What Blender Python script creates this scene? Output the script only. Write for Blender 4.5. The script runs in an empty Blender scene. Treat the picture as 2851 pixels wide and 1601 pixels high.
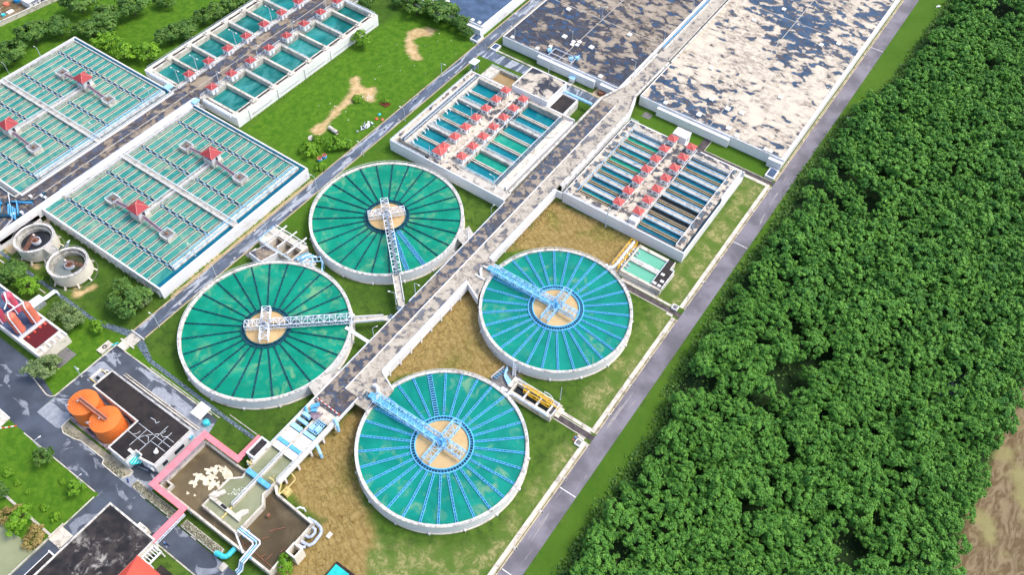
import bpy, math, random
import numpy as np
from mathutils import Vector, Matrix
R = math.radians
rnd = random.Random(7)
sc = bpy.context.scene
COL = sc.collection

# ------------------------------------------------------------------ mesh helpers
class MB:
    """collects faces (world or local coordinates) that become ONE mesh object"""
    def __init__(s): s.v, s.f, s.mi, s.cur = [], [], [], 0
    def mat(s, i): s.cur = i; return s
    def face(s, pts):
        b = len(s.v); s.v += [tuple(p) for p in pts]; s.f.append(tuple(range(b, b+len(pts)))); s.mi.append(s.cur)
    def box(s, x0, y0, z0, x1, y1, z1, bottom=True):
        if x0 > x1: x0, x1 = x1, x0
        if y0 > y1: y0, y1 = y1, y0
        b = len(s.v)
        s.v += [(x0,y0,z0),(x1,y0,z0),(x1,y1,z0),(x0,y1,z0),(x0,y0,z1),(x1,y0,z1),(x1,y1,z1),(x0,y1,z1)]
        q = [(4,5,6,7),(0,1,5,4),(1,2,6,5),(2,3,7,6),(3,0,4,7)] + ([(3,2,1,0)] if bottom else [])
        for t in q: s.f.append(tuple(b+i for i in t)); s.mi.append(s.cur)
        return s
    def cbox(s, cx, cy, z0, w, d, z1): return s.box(cx-w/2, cy-d/2, z0, cx+w/2, cy+d/2, z1)
    def sheet(s, x0, y0, x1, y1, z): s.face([(x0,y0,z),(x1,y0,z),(x1,y1,z),(x0,y1,z)]); return s
    def prism(s, poly, z0, z1, cap=True):
        n = len(poly); b = len(s.v)
        a = sum(poly[i][0]*poly[(i+1)%n][1]-poly[(i+1)%n][0]*poly[i][1] for i in range(n))
        if a < 0: poly = poly[::-1]
        s.v += [(x,y,z0) for x,y in poly] + [(x,y,z1) for x,y in poly]
        for i in range(n):
            j = (i+1) % n; s.f.append((b+i, b+j, b+n+j, b+n+i)); s.mi.append(s.cur)
        if cap:
            s.f.append(tuple(b+n+i for i in range(n))); s.mi.append(s.cur)
            s.f.append(tuple(b+n-1-i for i in range(n))); s.mi.append(s.cur)
        return s
    def poly(s, pts, z): 
        a = sum(pts[i][0]*pts[(i+1)%len(pts)][1]-pts[(i+1)%len(pts)][0]*pts[i][1] for i in range(len(pts)))
        if a < 0: pts = pts[::-1]
        s.face([(x,y,z) for x,y in pts]); return s
    def bar(s, p, q, w=.2, h=None):
        p, q = Vector(p), Vector(q); d = q-p
        if d.length < 1e-6: return s
        h = h or w; d.normalize()
        up = Vector((0,0,1)) if abs(d.z) < .95 else Vector((1,0,0))
        a = d.cross(up).normalized(); c = a.cross(d).normalized()
        a *= w/2; c *= h/2; b = len(s.v)
        for o in (p, q): s.v += [tuple(o-a-c), tuple(o+a-c), tuple(o+a+c), tuple(o-a+c)]
        for t in ((0,1,5,4),(1,2,6,5),(2,3,7,6),(3,0,4,7),(3,2,1,0),(4,5,6,7)):
            s.f.append(tuple(b+i for i in t)); s.mi.append(s.cur)
        return s
    def path(s, pts, w, h=None):
        for a, b in zip(pts, pts[1:]): s.bar(a, b, w, h)
        return s
    def lathe(s, prof, cx=0, cy=0, n=64, closed=False):
        b = len(s.v); m = len(prof)
        for k in range(n):
            a = 2*math.pi*k/n; ca, sa = math.cos(a), math.sin(a)
            s.v += [(cx+r*ca, cy+r*sa, z) for r, z in prof]
        for k in range(n):
            k2 = (k+1) % n
            for i in range(m if closed else m-1):
                j = (i+1) % m
                s.f.append((b+k*m+i, b+k2*m+i, b+k2*m+j, b+k*m+j)); s.mi.append(s.cur)
        return s
    def ring(s, cx, cy, r0, r1, z0, z1, n=96): return s.lathe([(r1,z0),(r1,z1),(r0,z1),(r0,z0)], cx, cy, n, True)
    def disc(s, cx, cy, r, z, n=64):
        s.face([(cx+r*math.cos(2*math.pi*k/n), cy+r*math.sin(2*math.pi*k/n), z) for k in range(n)]); return s
    def cyl(s, cx, cy, r, z0, z1, n=16, r1=None):
        r1 = r if r1 is None else r1
        s.lathe([(r,z0),(r1,z1)], cx, cy, n); s.disc(cx, cy, r1, z1, n); return s
    def tube(s, pts, r, n=10, caps=True):
        pts = [Vector(p) for p in pts]; b = len(s.v); rs = r if isinstance(r, (list,tuple)) else [r]*len(pts)
        for i, p in enumerate(pts):
            d = (pts[min(i+1,len(pts)-1)] - pts[max(i-1,0)]).normalized()
            up = Vector((0,0,1)) if abs(d.z) < .9 else Vector((1,0,0))
            a = d.cross(up).normalized(); c = a.cross(d).normalized()
            for k in range(n):
                t = 2*math.pi*k/n; s.v.append(tuple(p + a*math.cos(t)*rs[i] + c*math.sin(t)*rs[i]))
        for i in range(len(pts)-1):
            for k in range(n):
                k2 = (k+1) % n; s.f.append((b+i*n+k, b+i*n+k2, b+(i+1)*n+k2, b+(i+1)*n+k)); s.mi.append(s.cur)
        if caps:
            s.f.append(tuple(b+n-1-k for k in range(n))); s.mi.append(s.cur)
            e = b+(len(pts)-1)*n; s.f.append(tuple(e+k for k in range(n))); s.mi.append(s.cur)
        return s
    def hip(s, x0, y0, x1, y1, z0, z1, ridge=0):
        cx, cy = (x0+x1)/2, (y0+y1)/2; c = [(x0,y0,z0),(x1,y0,z0),(x1,y1,z0),(x0,y1,z0)]
        if ridge <= 0:
            for i in range(4): s.face([c[i], c[(i+1)%4], (cx,cy,z1)])
        else:
            a, b = (cx-ridge,cy,z1), (cx+ridge,cy,z1)
            s.face([c[0],c[1],b,a]); s.face([c[1],c[2],b]); s.face([c[2],c[3],a,b]); s.face([c[3],c[0],a])
        s.face(c[::-1]); return s
    def rail(s, pts, h=1.05, w=.12, step=3.0, mid=True):
        for a, b in zip(pts, pts[1:]):
            a, b = Vector(a), Vector(b); u = Vector((0,0,h)); n = max(1, int((b-a).length/step))
            s.bar(a+u, b+u, w)
            if mid: s.bar(a+u*.5, b+u*.5, w*.7)
            for i in range(n+1): p = a+(b-a)*i/n; s.bar(p, p+u, w*.8)
        return s
    def mesh(s, name, mats, loc=(0,0,0), smooth=False):
        me = bpy.data.meshes.new(name)
        L = Vector(loc)
        vs = [(x-L.x, y-L.y, z-L.z) for x, y, z in s.v] if any(loc) else s.v
        me.from_pydata(vs, [], s.f)
        for m in (mats if isinstance(mats, (list,tuple)) else [mats]): me.materials.append(m)
        me.polygons.foreach_set('material_index', s.mi)
        if smooth: me.polygons.foreach_set('use_smooth', [True]*len(s.f))
        me.update(); return me
    def build(s, name, mats, parent=None, smooth=False, loc=None):
        l = wloc(parent) if parent else (loc or (0,0,0))
        o = bpy.data.objects.new(name, s.mesh(name, mats, l, smooth)); COL.objects.link(o)
        if parent: o.parent = parent
        elif loc: o.location = loc
        return o

    def split(s, name, mats, parent=None):
        """one object per connected piece"""
        par = list(range(len(s.v)))
        def find(a):
            while par[a] != a: par[a] = par[par[a]]; a = par[a]
            return a
        for f in s.f:
            r0 = find(f[0])
            for i in f[1:]: par[find(i)] = r0
        groups = {}
        for f, mi in zip(s.f, s.mi): groups.setdefault(find(f[0]), []).append((f, mi))
        out = []
        for fs in groups.values():
            q = MB(); ix = {}
            for f, mi in fs:
                t = []
                for i in f:
                    if i not in ix: ix[i] = len(q.v); q.v.append(s.v[i])
                    t.append(ix[i])
                q.f.append(tuple(t)); q.mi.append(mi)
            out.append(q.build(name, mats, parent))
        return out

def wloc(o):
    p = Vector((0,0,0))
    while o: p += Vector(o.location); o = o.parent
    return tuple(p)
def tag(o, label=None, cat=None, group=None, kind=None):
    if label: o['label'] = label
    if cat: o['category'] = cat
    if group: o['group'] = group
    if kind: o['kind'] = kind
    return o
def thing(name, label, cat, loc=(0,0,0), group=None):
    o = bpy.data.objects.new(name, None); o.empty_display_size = .5; COL.objects.link(o); o.location = loc
    return tag(o, label, cat, group)
KIDS = {}
def children(o): return [c for c in bpy.data.objects if c.parent == o]
def kidtree(o):
    return (o, [kidtree(c) for c in children(o)])
def copy_tree(tree, parent=None, loc=None, rz=None, scale=None, label=None, group=None):
    o, ch = tree; c = o.copy(); COL.objects.link(c); c.parent = parent
    if loc is not None: c.location = loc
    if rz is not None: c.rotation_euler = (0,0,rz)
    if scale is not None: c.scale = scale if isinstance(scale, tuple) else (scale,)*3
    if label: c['label'] = label
    if group: c['group'] = group
    for k in ch: copy_tree(k, c)
    return c
class Proto:
    """first use moves the built original, later uses copy it with its parts"""
    def __init__(s, root): s.t = kidtree(root); s.used = False
    def put(s, loc, label, group=None, rz=0, scale=None):
        if s.used: return copy_tree(s.t, None, loc, rz, scale, label, group)
        s.used = True; o = s.t[0]; o.location = loc; o.rotation_euler = (0,0,rz); o['label'] = label
        if scale is not None: o.scale = scale if isinstance(scale, tuple) else (scale,)*3
        if group: o['group'] = group
        return o
ORD = ['first','second','third','fourth','fifth','sixth','seventh','eighth','ninth','tenth','eleventh','twelfth','thirteenth','fourteenth','fifteenth','sixteenth']

# ------------------------------------------------------------------ materials
class Mat:
    def __init__(s, name, rough=.7, spec=.3):
        s.m = bpy.data.materials.new(name); s.m.use_nodes = True; s.t = s.m.node_tree; s.b = s.t.nodes['Principled BSDF']
        s.b.inputs['Roughness'].default_value = rough; s.b.inputs['Specular IOR Level'].default_value = spec; s._p = None
    def nd(s, t): return s.t.nodes.new(t)
    def link(s, a, b): s.t.links.new(a, b)
    def pos(s, scale=(1,1,1), rot=0):
        g = s.nd('ShaderNodeNewGeometry'); mp = s.nd('ShaderNodeMapping'); mp.inputs['Scale'].default_value = scale
        mp.inputs['Rotation'].default_value = (0,0,rot); s.link(g.outputs['Position'], mp.inputs['Vector']); return mp.outputs[0]
    def noise(s, scale, detail=4, rough=.55, dist=0, vec=None):
        n = s.nd('ShaderNodeTexNoise'); n.inputs['Scale'].default_value = scale; n.inputs['Detail'].default_value = detail
        n.inputs['Roughness'].default_value = rough; n.inputs['Distortion'].default_value = dist
        s.link(vec if vec is not None else s.pos(), n.inputs['Vector']); return n.outputs['Fac']
    def ramp(s, fac, a, b, smooth=True):
        n = s.nd('ShaderNodeMapRange'); n.interpolation_type = 'SMOOTHSTEP' if smooth else 'LINEAR'
        n.inputs['From Min'].default_value = a; n.inputs['From Max'].default_value = b; s.link(fac, n.inputs['Value']); return n.outputs[0]
    def math(s, op, a, b=None):
        n = s.nd('ShaderNodeMath'); n.operation = op
        for i, x in enumerate((a, b)):
            if x is None: continue
            if isinstance(x, (int,float)): n.inputs[i].default_value = x
            else: s.link(x, n.inputs[i])
        return n.outputs[0]
    def mix(s, fac, a, b):
        n = s.nd('ShaderNodeMix'); n.data_type = 'RGBA'
        if isinstance(fac, (int,float)): n.inputs[0].default_value = fac
        else: s.link(fac, n.inputs[0])
        for i, c in ((6,a),(7,b)):
            if isinstance(c, tuple): n.inputs[i].default_value = (*c, 1)
            else: s.link(c, n.inputs[i])
        return n.outputs[2]
    def attr(s, name):
        n = s.nd('ShaderNodeAttribute'); n.attribute_name = name; return n.outputs['Fac']
    def color(s, c):
        if isinstance(c, tuple): s.b.inputs['Base Color'].default_value = (*c, 1)
        else: s.link(c, s.b.inputs['Base Color'])
        return s
    def bump(s, h, strength=.3, dist=.1):
        n = s.nd('ShaderNodeBump'); n.inputs['Strength'].default_value = strength; n.inputs['Distance'].default_value = dist
        s.link(h, n.inputs['Height']); s.link(n.outputs[0], s.b.inputs['Normal']); return s
    def rough(s, v): s.link(v, s.b.inputs['Roughness']); return s

def plain(name, c, rough=.6, var=.18, scale=.8, spec=.3, metal=0):
    m = Mat(name, rough, spec); f = m.noise(scale, 5)
    lo = tuple(x*(1-var*1.6) for x in c); hi = tuple(min(1,x*(1+var)) for x in c)
    m.color(m.mix(m.ramp(f,.3,.7), lo, hi)); m.b.inputs['Metallic'].default_value = metal
    return m.m
def worn(name, c, stain, amount=.5, scale=.25, rough=.8, fine=2.5, streak=None):
    """painted or concrete surface with weather stains that have a shape of their own"""
    m = Mat(name, rough); v = m.pos(streak or (1,1,1))
    a = m.noise(scale, 8, .65, .6, v); b = m.noise(fine, 5, .6)
    f = m.ramp(a, .62-.3*amount, .78-.2*amount); g = m.ramp(b, .3, .75)
    base = m.mix(m.ramp(m.noise(scale*.5,3),.35,.65), tuple(x*.88 for x in c), c)
    col = m.mix(m.math('MULTIPLY', f, .75), base, stain); m.color(m.mix(m.math('MULTIPLY', g, .25), col, tuple(x*.55 for x in c)))
    m.bump(b,.15,.05); return m.m
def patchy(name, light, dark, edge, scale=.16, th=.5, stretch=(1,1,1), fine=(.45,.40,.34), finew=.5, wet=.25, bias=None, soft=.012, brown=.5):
    """topping that has flaked off in hard-edged rounded patches, sky reflected in the wet painted into their dark colour, dirt rings round every patch"""
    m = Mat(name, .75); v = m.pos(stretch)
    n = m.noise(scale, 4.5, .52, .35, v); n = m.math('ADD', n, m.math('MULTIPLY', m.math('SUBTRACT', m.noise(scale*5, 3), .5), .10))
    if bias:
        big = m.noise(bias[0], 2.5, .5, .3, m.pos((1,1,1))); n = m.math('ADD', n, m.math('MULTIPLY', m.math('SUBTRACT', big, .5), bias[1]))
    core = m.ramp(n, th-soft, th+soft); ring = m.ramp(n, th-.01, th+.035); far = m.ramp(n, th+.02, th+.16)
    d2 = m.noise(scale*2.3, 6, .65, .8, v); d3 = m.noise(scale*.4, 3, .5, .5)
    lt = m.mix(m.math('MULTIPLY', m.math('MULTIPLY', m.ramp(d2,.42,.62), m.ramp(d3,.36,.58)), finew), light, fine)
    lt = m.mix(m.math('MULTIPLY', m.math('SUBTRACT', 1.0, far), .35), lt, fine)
    dk = m.mix(m.ramp(m.noise(scale*.9, 4),.35,.7), dark, tuple(x*1.6+.008 for x in dark))  # dark patches: blue of the reflected sky is put into the base colour
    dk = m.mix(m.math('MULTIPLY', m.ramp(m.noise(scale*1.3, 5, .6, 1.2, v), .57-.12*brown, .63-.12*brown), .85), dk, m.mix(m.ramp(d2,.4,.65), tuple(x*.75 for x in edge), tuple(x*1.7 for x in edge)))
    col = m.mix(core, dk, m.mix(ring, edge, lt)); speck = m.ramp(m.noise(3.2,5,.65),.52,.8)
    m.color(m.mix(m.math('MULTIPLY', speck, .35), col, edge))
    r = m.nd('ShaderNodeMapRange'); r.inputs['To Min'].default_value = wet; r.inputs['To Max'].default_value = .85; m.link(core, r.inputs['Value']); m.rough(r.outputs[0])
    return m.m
def water(name, deep, mid, cloud, cl=.62, scale=.09, rough=.08, ripple=.05, streak=(1,1,1)):
    m = Mat(name, rough, .32); v = m.pos(streak)
    a = m.noise(scale, 4, .55, .8, v); b = m.noise(scale*1.6, 6, .62, 1.0, v); c = m.noise(scale*.5, 3, .5, .3)
    col = m.mix(m.ramp(a,.32,.68), deep, mid)
    col = m.mix(m.math('MULTIPLY', m.math('MULTIPLY', m.ramp(b, cl-.14, cl+.12), m.ramp(c,.34,.58)), .85), col, cloud)
    m.color(col); m.bump(m.noise(1.2,3), ripple, .05); return m.m

MT = {}
MT['white'] = worn('white_paint', (.84,.83,.81), (.45,.40,.34), .25, .3, .6)
MT['white_wall'] = worn('white_wall_paint', (.86,.85,.84), (.42,.38,.33), .22, .12, .7, 1.5, (1,1,2.2))
MT['white_dirty'] = worn('white_dirty_paint', (.78,.76,.72), (.20,.18,.16), .5, .25, .75, 1.5)
MT['cream'] = worn('cream_wall_paint', (.80,.74,.62), (.30,.27,.22), .35, .3, .7)
MT['concrete'] = worn('weathered_concrete', (.56,.52,.45), (.13,.12,.11), .6, .35)
MT['concrete_pale'] = worn('pale_concrete', (.68,.62,.52), (.20,.17,.14), .5, .3)
MT['concrete_rim'] = worn('rim_concrete', (.70,.66,.59), (.14,.12,.11), .55, .5)
MT['concrete_tan'] = worn('tan_concrete', (.50,.40,.25), (.16,.12,.08), .4, .4)
MT['concrete_dark'] = worn('dark_concrete', (.20,.19,.18), (.07,.07,.08), .6, .3)
MT['dark'] = plain('dark_void', (.018,.022,.028), .8, .3)
MT['blue_dark'] = plain('dark_blue_channel', (.012,.06,.10), .25, .3)
MT['blue_light'] = plain('light_blue_paint', (.34,.62,.86), .4, .12)
MT['blue_mid'] = plain('blue_paint', (.12,.42,.72), .4, .12)
MT['blue_strong'] = plain('strong_blue_paint', (.03,.30,.62), .45, .15)
MT['launder_blue'] = plain('launder_blue_paint', (.13,.50,.82), .45, .15, 1.5)
MT['launder_dark'] = plain('launder_dark_steel', (.012,.10,.13), .5, .5, 1.5)
MT['steel_white'] = plain('white_steel', (.74,.79,.86), .4, .1)
MT['steel_grey'] = plain('galvanised_steel', (.42,.45,.49), .45, .15, .8, .5, .3)
MT['grating'] = plain('blue_grey_grating', (.115,.155,.185), .5, .5, 1.6)
MT['red_roof'] = worn('red_roof_tiles', (.62,.10,.09), (.35,.08,.07), .4, .8, .65, 4)
MT['red_roof_old'] = worn('old_red_roof_tiles', (.40,.055,.06), (.22,.04,.05), .5, .8, .65, 4)
MT['red_roof_bright'] = worn('bright_red_roof_sheet', (.78,.10,.06), (.5,.08,.06), .3, .5, .5, 4)
MT['ridge'] = plain('ridge_mortar', (.70,.28,.24), .7)
MT['glass'] = plain('dark_window_glass', (.03,.04,.06), .15, .2, 1, .5)
MT['yellow'] = plain('yellow_paint', (.78,.46,.02), .5, .12)
MT['orange'] = worn('orange_tank_paint', (.80,.20,.035), (.50,.12,.04), .3, .25, .5, 1.2)
MT['pink'] = plain('pink_roof_sheet', (.80,.22,.25), .6, .08, .5)
MT['salmon'] = worn('salmon_tank_paint', (.72,.20,.12), (.55,.10,.12), .45, .35, .55)
MT['crimson'] = worn('crimson_tank_paint', (.60,.09,.15), (.45,.12,.10), .4, .35, .55)
MT['maroon'] = worn('maroon_membrane', (.12,.010,.014), (.06,.008,.012), .4, .5, .7)
MT['teal_paint'] = plain('teal_paint', (.02,.50,.46), .45, .12)
MT['turquoise'] = plain('turquoise_paint', (.06,.52,.58), .45, .12)
MT['sheet_white'] = plain('white_sheeting', (.80,.77,.68), .5, .06, .4)
MT['mauve_pipe'] = plain('mauve_pipe', (.30,.22,.26), .5)
MT['rust'] = worn('rusty_steel', (.28,.13,.08), (.12,.05,.03), .6, .8)
MT['bark'] = plain('bark', (.10,.08,.06), .9, .3, 2)
MT['rubber'] = plain('black_rubber', (.015,.015,.017), .7, .2)
MT['skin'] = plain('skin', (.35,.20,.13), .6)
MT['cloth_orange'] = plain('orange_cloth', (.80,.28,.05), .8)
MT['cloth_dark'] = plain('dark_cloth', (.04,.04,.06), .8)

def lichen():
    m = Mat('black_roof_with_pale_lichen', .6); a = m.noise(.22, 9, .72, .6); b = m.noise(.05, 3, .5, .4); c = m.noise(.35, 7, .65)
    base = m.mix(m.ramp(c,.35,.7), (.012,.011,.013), (.045,.036,.032))
    m.color(m.mix(m.math('MULTIPLY', m.ramp(a,.50,.66), m.ramp(b,.42,.60)), base, (.40,.37,.33))); m.bump(c,.15,.05); return m.m
# reservoirs and decks; bluish dark colours carry painted sky reflection
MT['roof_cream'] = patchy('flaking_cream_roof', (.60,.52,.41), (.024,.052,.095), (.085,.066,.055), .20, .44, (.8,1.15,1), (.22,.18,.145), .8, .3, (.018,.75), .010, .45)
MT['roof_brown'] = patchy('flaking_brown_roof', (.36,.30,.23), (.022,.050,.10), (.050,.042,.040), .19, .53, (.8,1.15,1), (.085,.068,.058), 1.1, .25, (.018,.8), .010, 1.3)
MT['roof_blue'] = patchy('dark_blue_roof', (.20,.16,.14), (.045,.075,.13), (.06,.06,.07), .22, .70, (1,1,1), (.3,.26,.22), .6, .3, None, .012, -.5)
MT['deck_patch'] = patchy('flaking_road_deck', (.30,.25,.195), (.045,.06,.09), (.085,.07,.06), .36, .49, (1,1,1), (.15,.12,.10), .8, .4, (.03,.4), .02, .6)
MT['deck_pale'] = patchy('pale_flaking_road_deck', (.47,.42,.345), (.10,.105,.12), (.17,.145,.12), .30, .40, (1,1,1), (.24,.205,.165), .9, .5, (.03,.45), .03, .3)
MT['deck_wet'] = patchy('wet_brown_deck', (.30,.245,.18), (.05,.06,.085), (.085,.066,.055), .24, .55, (1,.8,1), (.15,.115,.09), .8, .2, (.03,.35), .02, .9)
MT['deck_cream'] = patchy('flaking_cream_deck', (.60,.53,.43), (.055,.06,.075), (.13,.105,.085), .34, .46, (1,1,1), (.30,.25,.20), .8, .4, (.03,.5), .02, .6)
MT['roof_black'] = worn('black_bitumen_roof', (.017,.0145,.0145), (.045,.033,.027), .8, .22, .55, 1.0)
MT['roof_black_pale'] = lichen()

# water
MT['w_old'] = water('emerald_water', (.0,.195,.118), (.004,.265,.165), (.16,.36,.17), .60, .12)
MT['w_new'] = water('teal_water', (.0,.18,.135), (.003,.245,.18), (.22,.36,.19), .65, .10)
MT['w_settle'] = water('pale_teal_water', (.022,.20,.175), (.06,.275,.225), (.26,.37,.24), .58, .11, .10)
MT['w_filter'] = water('blue_green_filter_water', (.0,.14,.19), (.003,.20,.235), (.05,.30,.27), .62, .10)
MT['w_filter_deep'] = water('deep_blue_filter_water', (.0,.085,.15), (.002,.13,.20), (.03,.20,.22), .64, .10)
MT['w_filter_green'] = water('green_filter_water', (.0,.22,.16), (.01,.28,.19), (.05,.36,.25), .6, .10)
MT['w_far'] = water('teal_filter_water', (.0,.10,.09), (.008,.20,.19), (.08,.32,.30), .55, .07, .05, .04, (1,.6,1))
MT['w_backwash'] = water('pale_green_water', (.12,.40,.26), (.16,.46,.33), (.22,.50,.38), .6, .08)
MT['w_dark'] = water('dark_still_water', (.008,.014,.016), (.012,.02,.024), (.03,.035,.03), .6, .1)
MT['w_sand'] = water('silty_water', (.52,.36,.17), (.60,.43,.22), (.47,.31,.14), .55, .12, .3)
MT['w_brown'] = water('brown_raw_water', (.075,.055,.028), (.165,.125,.066), (.22,.175,.10), .58, .05, .15)
MT['w_olive'] = water('olive_raw_water', (.20,.22,.12), (.27,.28,.17), (.36,.38,.27), .6, .1, .15)
MT['w_pond'] = water('pond_green_water', (.24,.26,.14), (.28,.30,.17), (.30,.33,.2), .6, .05, .2)
MT['foam'] = plain('cream_foam', (.72,.64,.46), .8)

# ground covers
def asphalt(name, c, pale, amount, streak=(1,1,1), scale=.18, wet=.3):
    m = Mat(name, .6); v = m.pos(streak)
    a = m.noise(scale, 6, .6, .8, v); b = m.noise(3, 5, .65)
    f = m.ramp(a, .64-.2*amount, .68-.2*amount)
    base = m.mix(m.ramp(m.noise(.09,4),.35,.65), tuple(x*.7 for x in c), tuple(x*1.25 for x in c))
    col = m.mix(f, base, m.mix(m.ramp(m.noise(.6,5),.35,.7), tuple(x*.75 for x in pale), pale))
    m.color(m.mix(m.math('MULTIPLY', m.ramp(b,.4,.75), .35), col, tuple(x*.6 for x in c)))
    r = m.nd('ShaderNodeMapRange'); r.inputs['To Min'].default_value = wet; r.inputs['To Max'].default_value = .8; m.link(m.noise(.12,3), r.inputs['Value']); m.rough(r.outputs[0])
    return m.m
MT['asphalt_purple'] = asphalt('worn_purple_asphalt', (.175,.162,.185), (.36,.33,.32), .14, (1.6,.12,1), .35, .5)
MT['asphalt_blue'] = asphalt('blue_grey_asphalt', (.10,.125,.17), (.42,.45,.50), .55, (1.3,.22,1), .3, .3)
MT['asphalt_yard'] = asphalt('wet_yard_asphalt', (.080,.092,.115), (.36,.385,.43), .72, (.6,1.2,1), .13, .2)
MT['asphalt_dark'] = asphalt('dark_road_asphalt', (.068,.080,.105), (.26,.28,.32), .3, (.6,1,1), .15, .25)
MT['asphalt_plum'] = plain('plum_asphalt', (.085,.07,.07), .8, .25, .5)

def grass_mat():
    m = Mat('mown_grass', .9, .1)
    big = m.noise(.035, 5, .6, .5); mid = m.noise(.35, 6, .65, .4); fine = m.noise(2.6, 5, .7)
    g = m.mix(m.ramp(big,.35,.65), (.048,.108,.012), (.092,.158,.022))
    g = m.mix(m.ramp(mid,.40,.72), g, (.035,.075,.012))
    lush = m.attr('lush'); g = m.mix(lush, g, m.mix(m.ramp(mid,.3,.7), (.045,.130,.008), (.096,.195,.014)))
    pale = m.mix(m.ramp(m.noise(.5,7,.7,1.2),.42,.62), (.14,.18,.045), (.36,.32,.14))
    g = m.mix(m.attr('pale'), g, m.mix(m.ramp(m.noise(.12,5),.4,.6), (.095,.16,.028), pale))
    bw = m.noise(.55, 8, .72, .8); bb = m.noise(.06, 4, .55, .4); wv = m.nd('ShaderNodeTexWave'); wv.wave_type = 'BANDS'; wv.bands_direction = 'DIAGONAL'
    wv.inputs['Scale'].default_value = .22; wv.inputs['Distortion'].default_value = 16; wv.inputs['Detail'].default_value = 2.5; wv.inputs['Detail Scale'].default_value = .35; m.link(m.pos((.6,1.1,1)), wv.inputs['Vector'])
    brown = m.mix(m.ramp(bw,.35,.65), (.21,.142,.045), (.34,.25,.095)); brown = m.mix(m.math('MULTIPLY', m.ramp(wv.outputs['Fac'],.80,.97), .32), brown, (.13,.09,.03))
    brown = m.mix(m.math('MULTIPLY', m.ramp(bb,.54,.68), .7), brown, m.mix(m.ramp(bw,.4,.6), (.10,.095,.02), (.22,.20,.05)))
    g = m.mix(m.attr('brown'), g, brown)
    g = m.mix(m.attr('sand'), g, m.mix(m.ramp(m.noise(.4,6),.35,.65), (.42,.29,.13), (.58,.42,.22)))
    tl = m.noise(.35, 6, .65, 1.6, m.pos((.9,.35,1), .35))
    dirt = m.mix(m.ramp(tl,.40,.62), (.135,.092,.048), (.25,.19,.11)); dirt = m.mix(m.ramp(m.noise(.07,5),.5,.68), dirt, (.26,.235,.10))
    g = m.mix(m.attr('dirt'), g, dirt)
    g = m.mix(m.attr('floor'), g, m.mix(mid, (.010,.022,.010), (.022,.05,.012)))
    m.color(m.mix(m.math('MULTIPLY', m.ramp(fine,.45,.8), .5), g, m.mix(.5, g, (.012,.03,.005))))
    m.bump(m.noise(1.6,6,.7), .6, .25); return m.m
MT['grass'] = grass_mat()

def leaf(name, c0, c1, c2, rough=.6):
    m = Mat(name, rough, .25); oi = m.nd('ShaderNodeObjectInfo'); t = m.attr('tint')
    c = m.mix(t, c0, c1); c = m.mix(m.math('MULTIPLY', oi.outputs['Random'], .55), c, c2)
    m.color(c)
    tr = m.nd('ShaderNodeBsdfTranslucent'); m.link(c, tr.inputs['Color']); mx = m.nd('ShaderNodeMixShader'); mx.inputs[0].default_value = .10
    out = m.t.nodes['Material Output']; m.link(m.b.outputs[0], mx.inputs[1]); m.link(tr.outputs[0], mx.inputs[2]); m.link(mx.outputs[0], out.inputs['Surface'])
    return m.m
MT['leaf_wood'] = leaf('wood_leaves', (.042,.155,.022), (.145,.34,.042), (.09,.25,.03))
MT['leaf_dark'] = leaf('dark_leaves', (.045,.12,.020), (.13,.235,.035), (.07,.16,.03))
MT['leaf_fresh'] = leaf('fresh_leaves', (.08,.21,.010), (.20,.38,.02), (.12,.27,.015))
MT['leaf_grey'] = leaf('grey_green_leaves', (.10,.165,.055), (.24,.32,.12), (.13,.21,.06))
MT['reed'] = leaf('dry_reeds', (.22,.17,.05), (.38,.29,.10), (.28,.22,.07))
MT['hedge'] = leaf('grey_hedge_leaves', (.15,.15,.09), (.55,.52,.40), (.34,.32,.22))
# ------------------------------------------------------------------ ground: one sheet, ground cover kept as attributes
FOREST_EDGE = [(40,-29),(60,-30),(85,-32),(113,-33),(147,-31.5),(165,-36),(195,-37),(223,-38.5),(250,-37),(292,-39.5),(342,-38),(382,-29),(470,-27),(640,-25)]
def edge_x(y): return np.interp(y, [p[0] for p in FOREST_EDGE], [p[1] for p in FOREST_EDGE])
FOREST_RIGHT = [(40,70),(157,70),(181,68),(201,69),(243,70),(262,86),(300,130),(640,200)]
def right_x(y): return np.interp(y, [p[0] for p in FOREST_RIGHT], [p[1] for p in FOREST_RIGHT])

def vnoise(X, Y, s, seed):
    g = np.random.RandomState(seed).rand(257, 257)
    x, y = (X*s) % 256, (Y*s) % 256; i, j = x.astype(int), y.astype(int); u, v = x-i, y-j
    u, v = u*u*(3-2*u), v*v*(3-2*v)
    return (g[i,j]*(1-u)+g[i+1,j]*u)*(1-v) + (g[i,j+1]*(1-u)+g[i+1,j+1]*u)*v
def sdpoly(X, Y, P):
    d = np.full(X.shape, 1e9); ins = np.zeros(X.shape, bool)
    for (ax,ay),(bx,by) in zip(P, P[1:]+P[:1]):
        ex, ey = bx-ax, by-ay; t = np.clip(((X-ax)*ex+(Y-ay)*ey)/(ex*ex+ey*ey), 0, 1)
        d = np.minimum(d, np.hypot(X-ax-t*ex, Y-ay-t*ey))
        if by != ay:
            c = (ay > Y) != (by > Y); ins ^= c & (X < (bx-ax)*(Y-ay)/(by-ay)+ax)
    return np.where(ins, -d, d)
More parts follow.
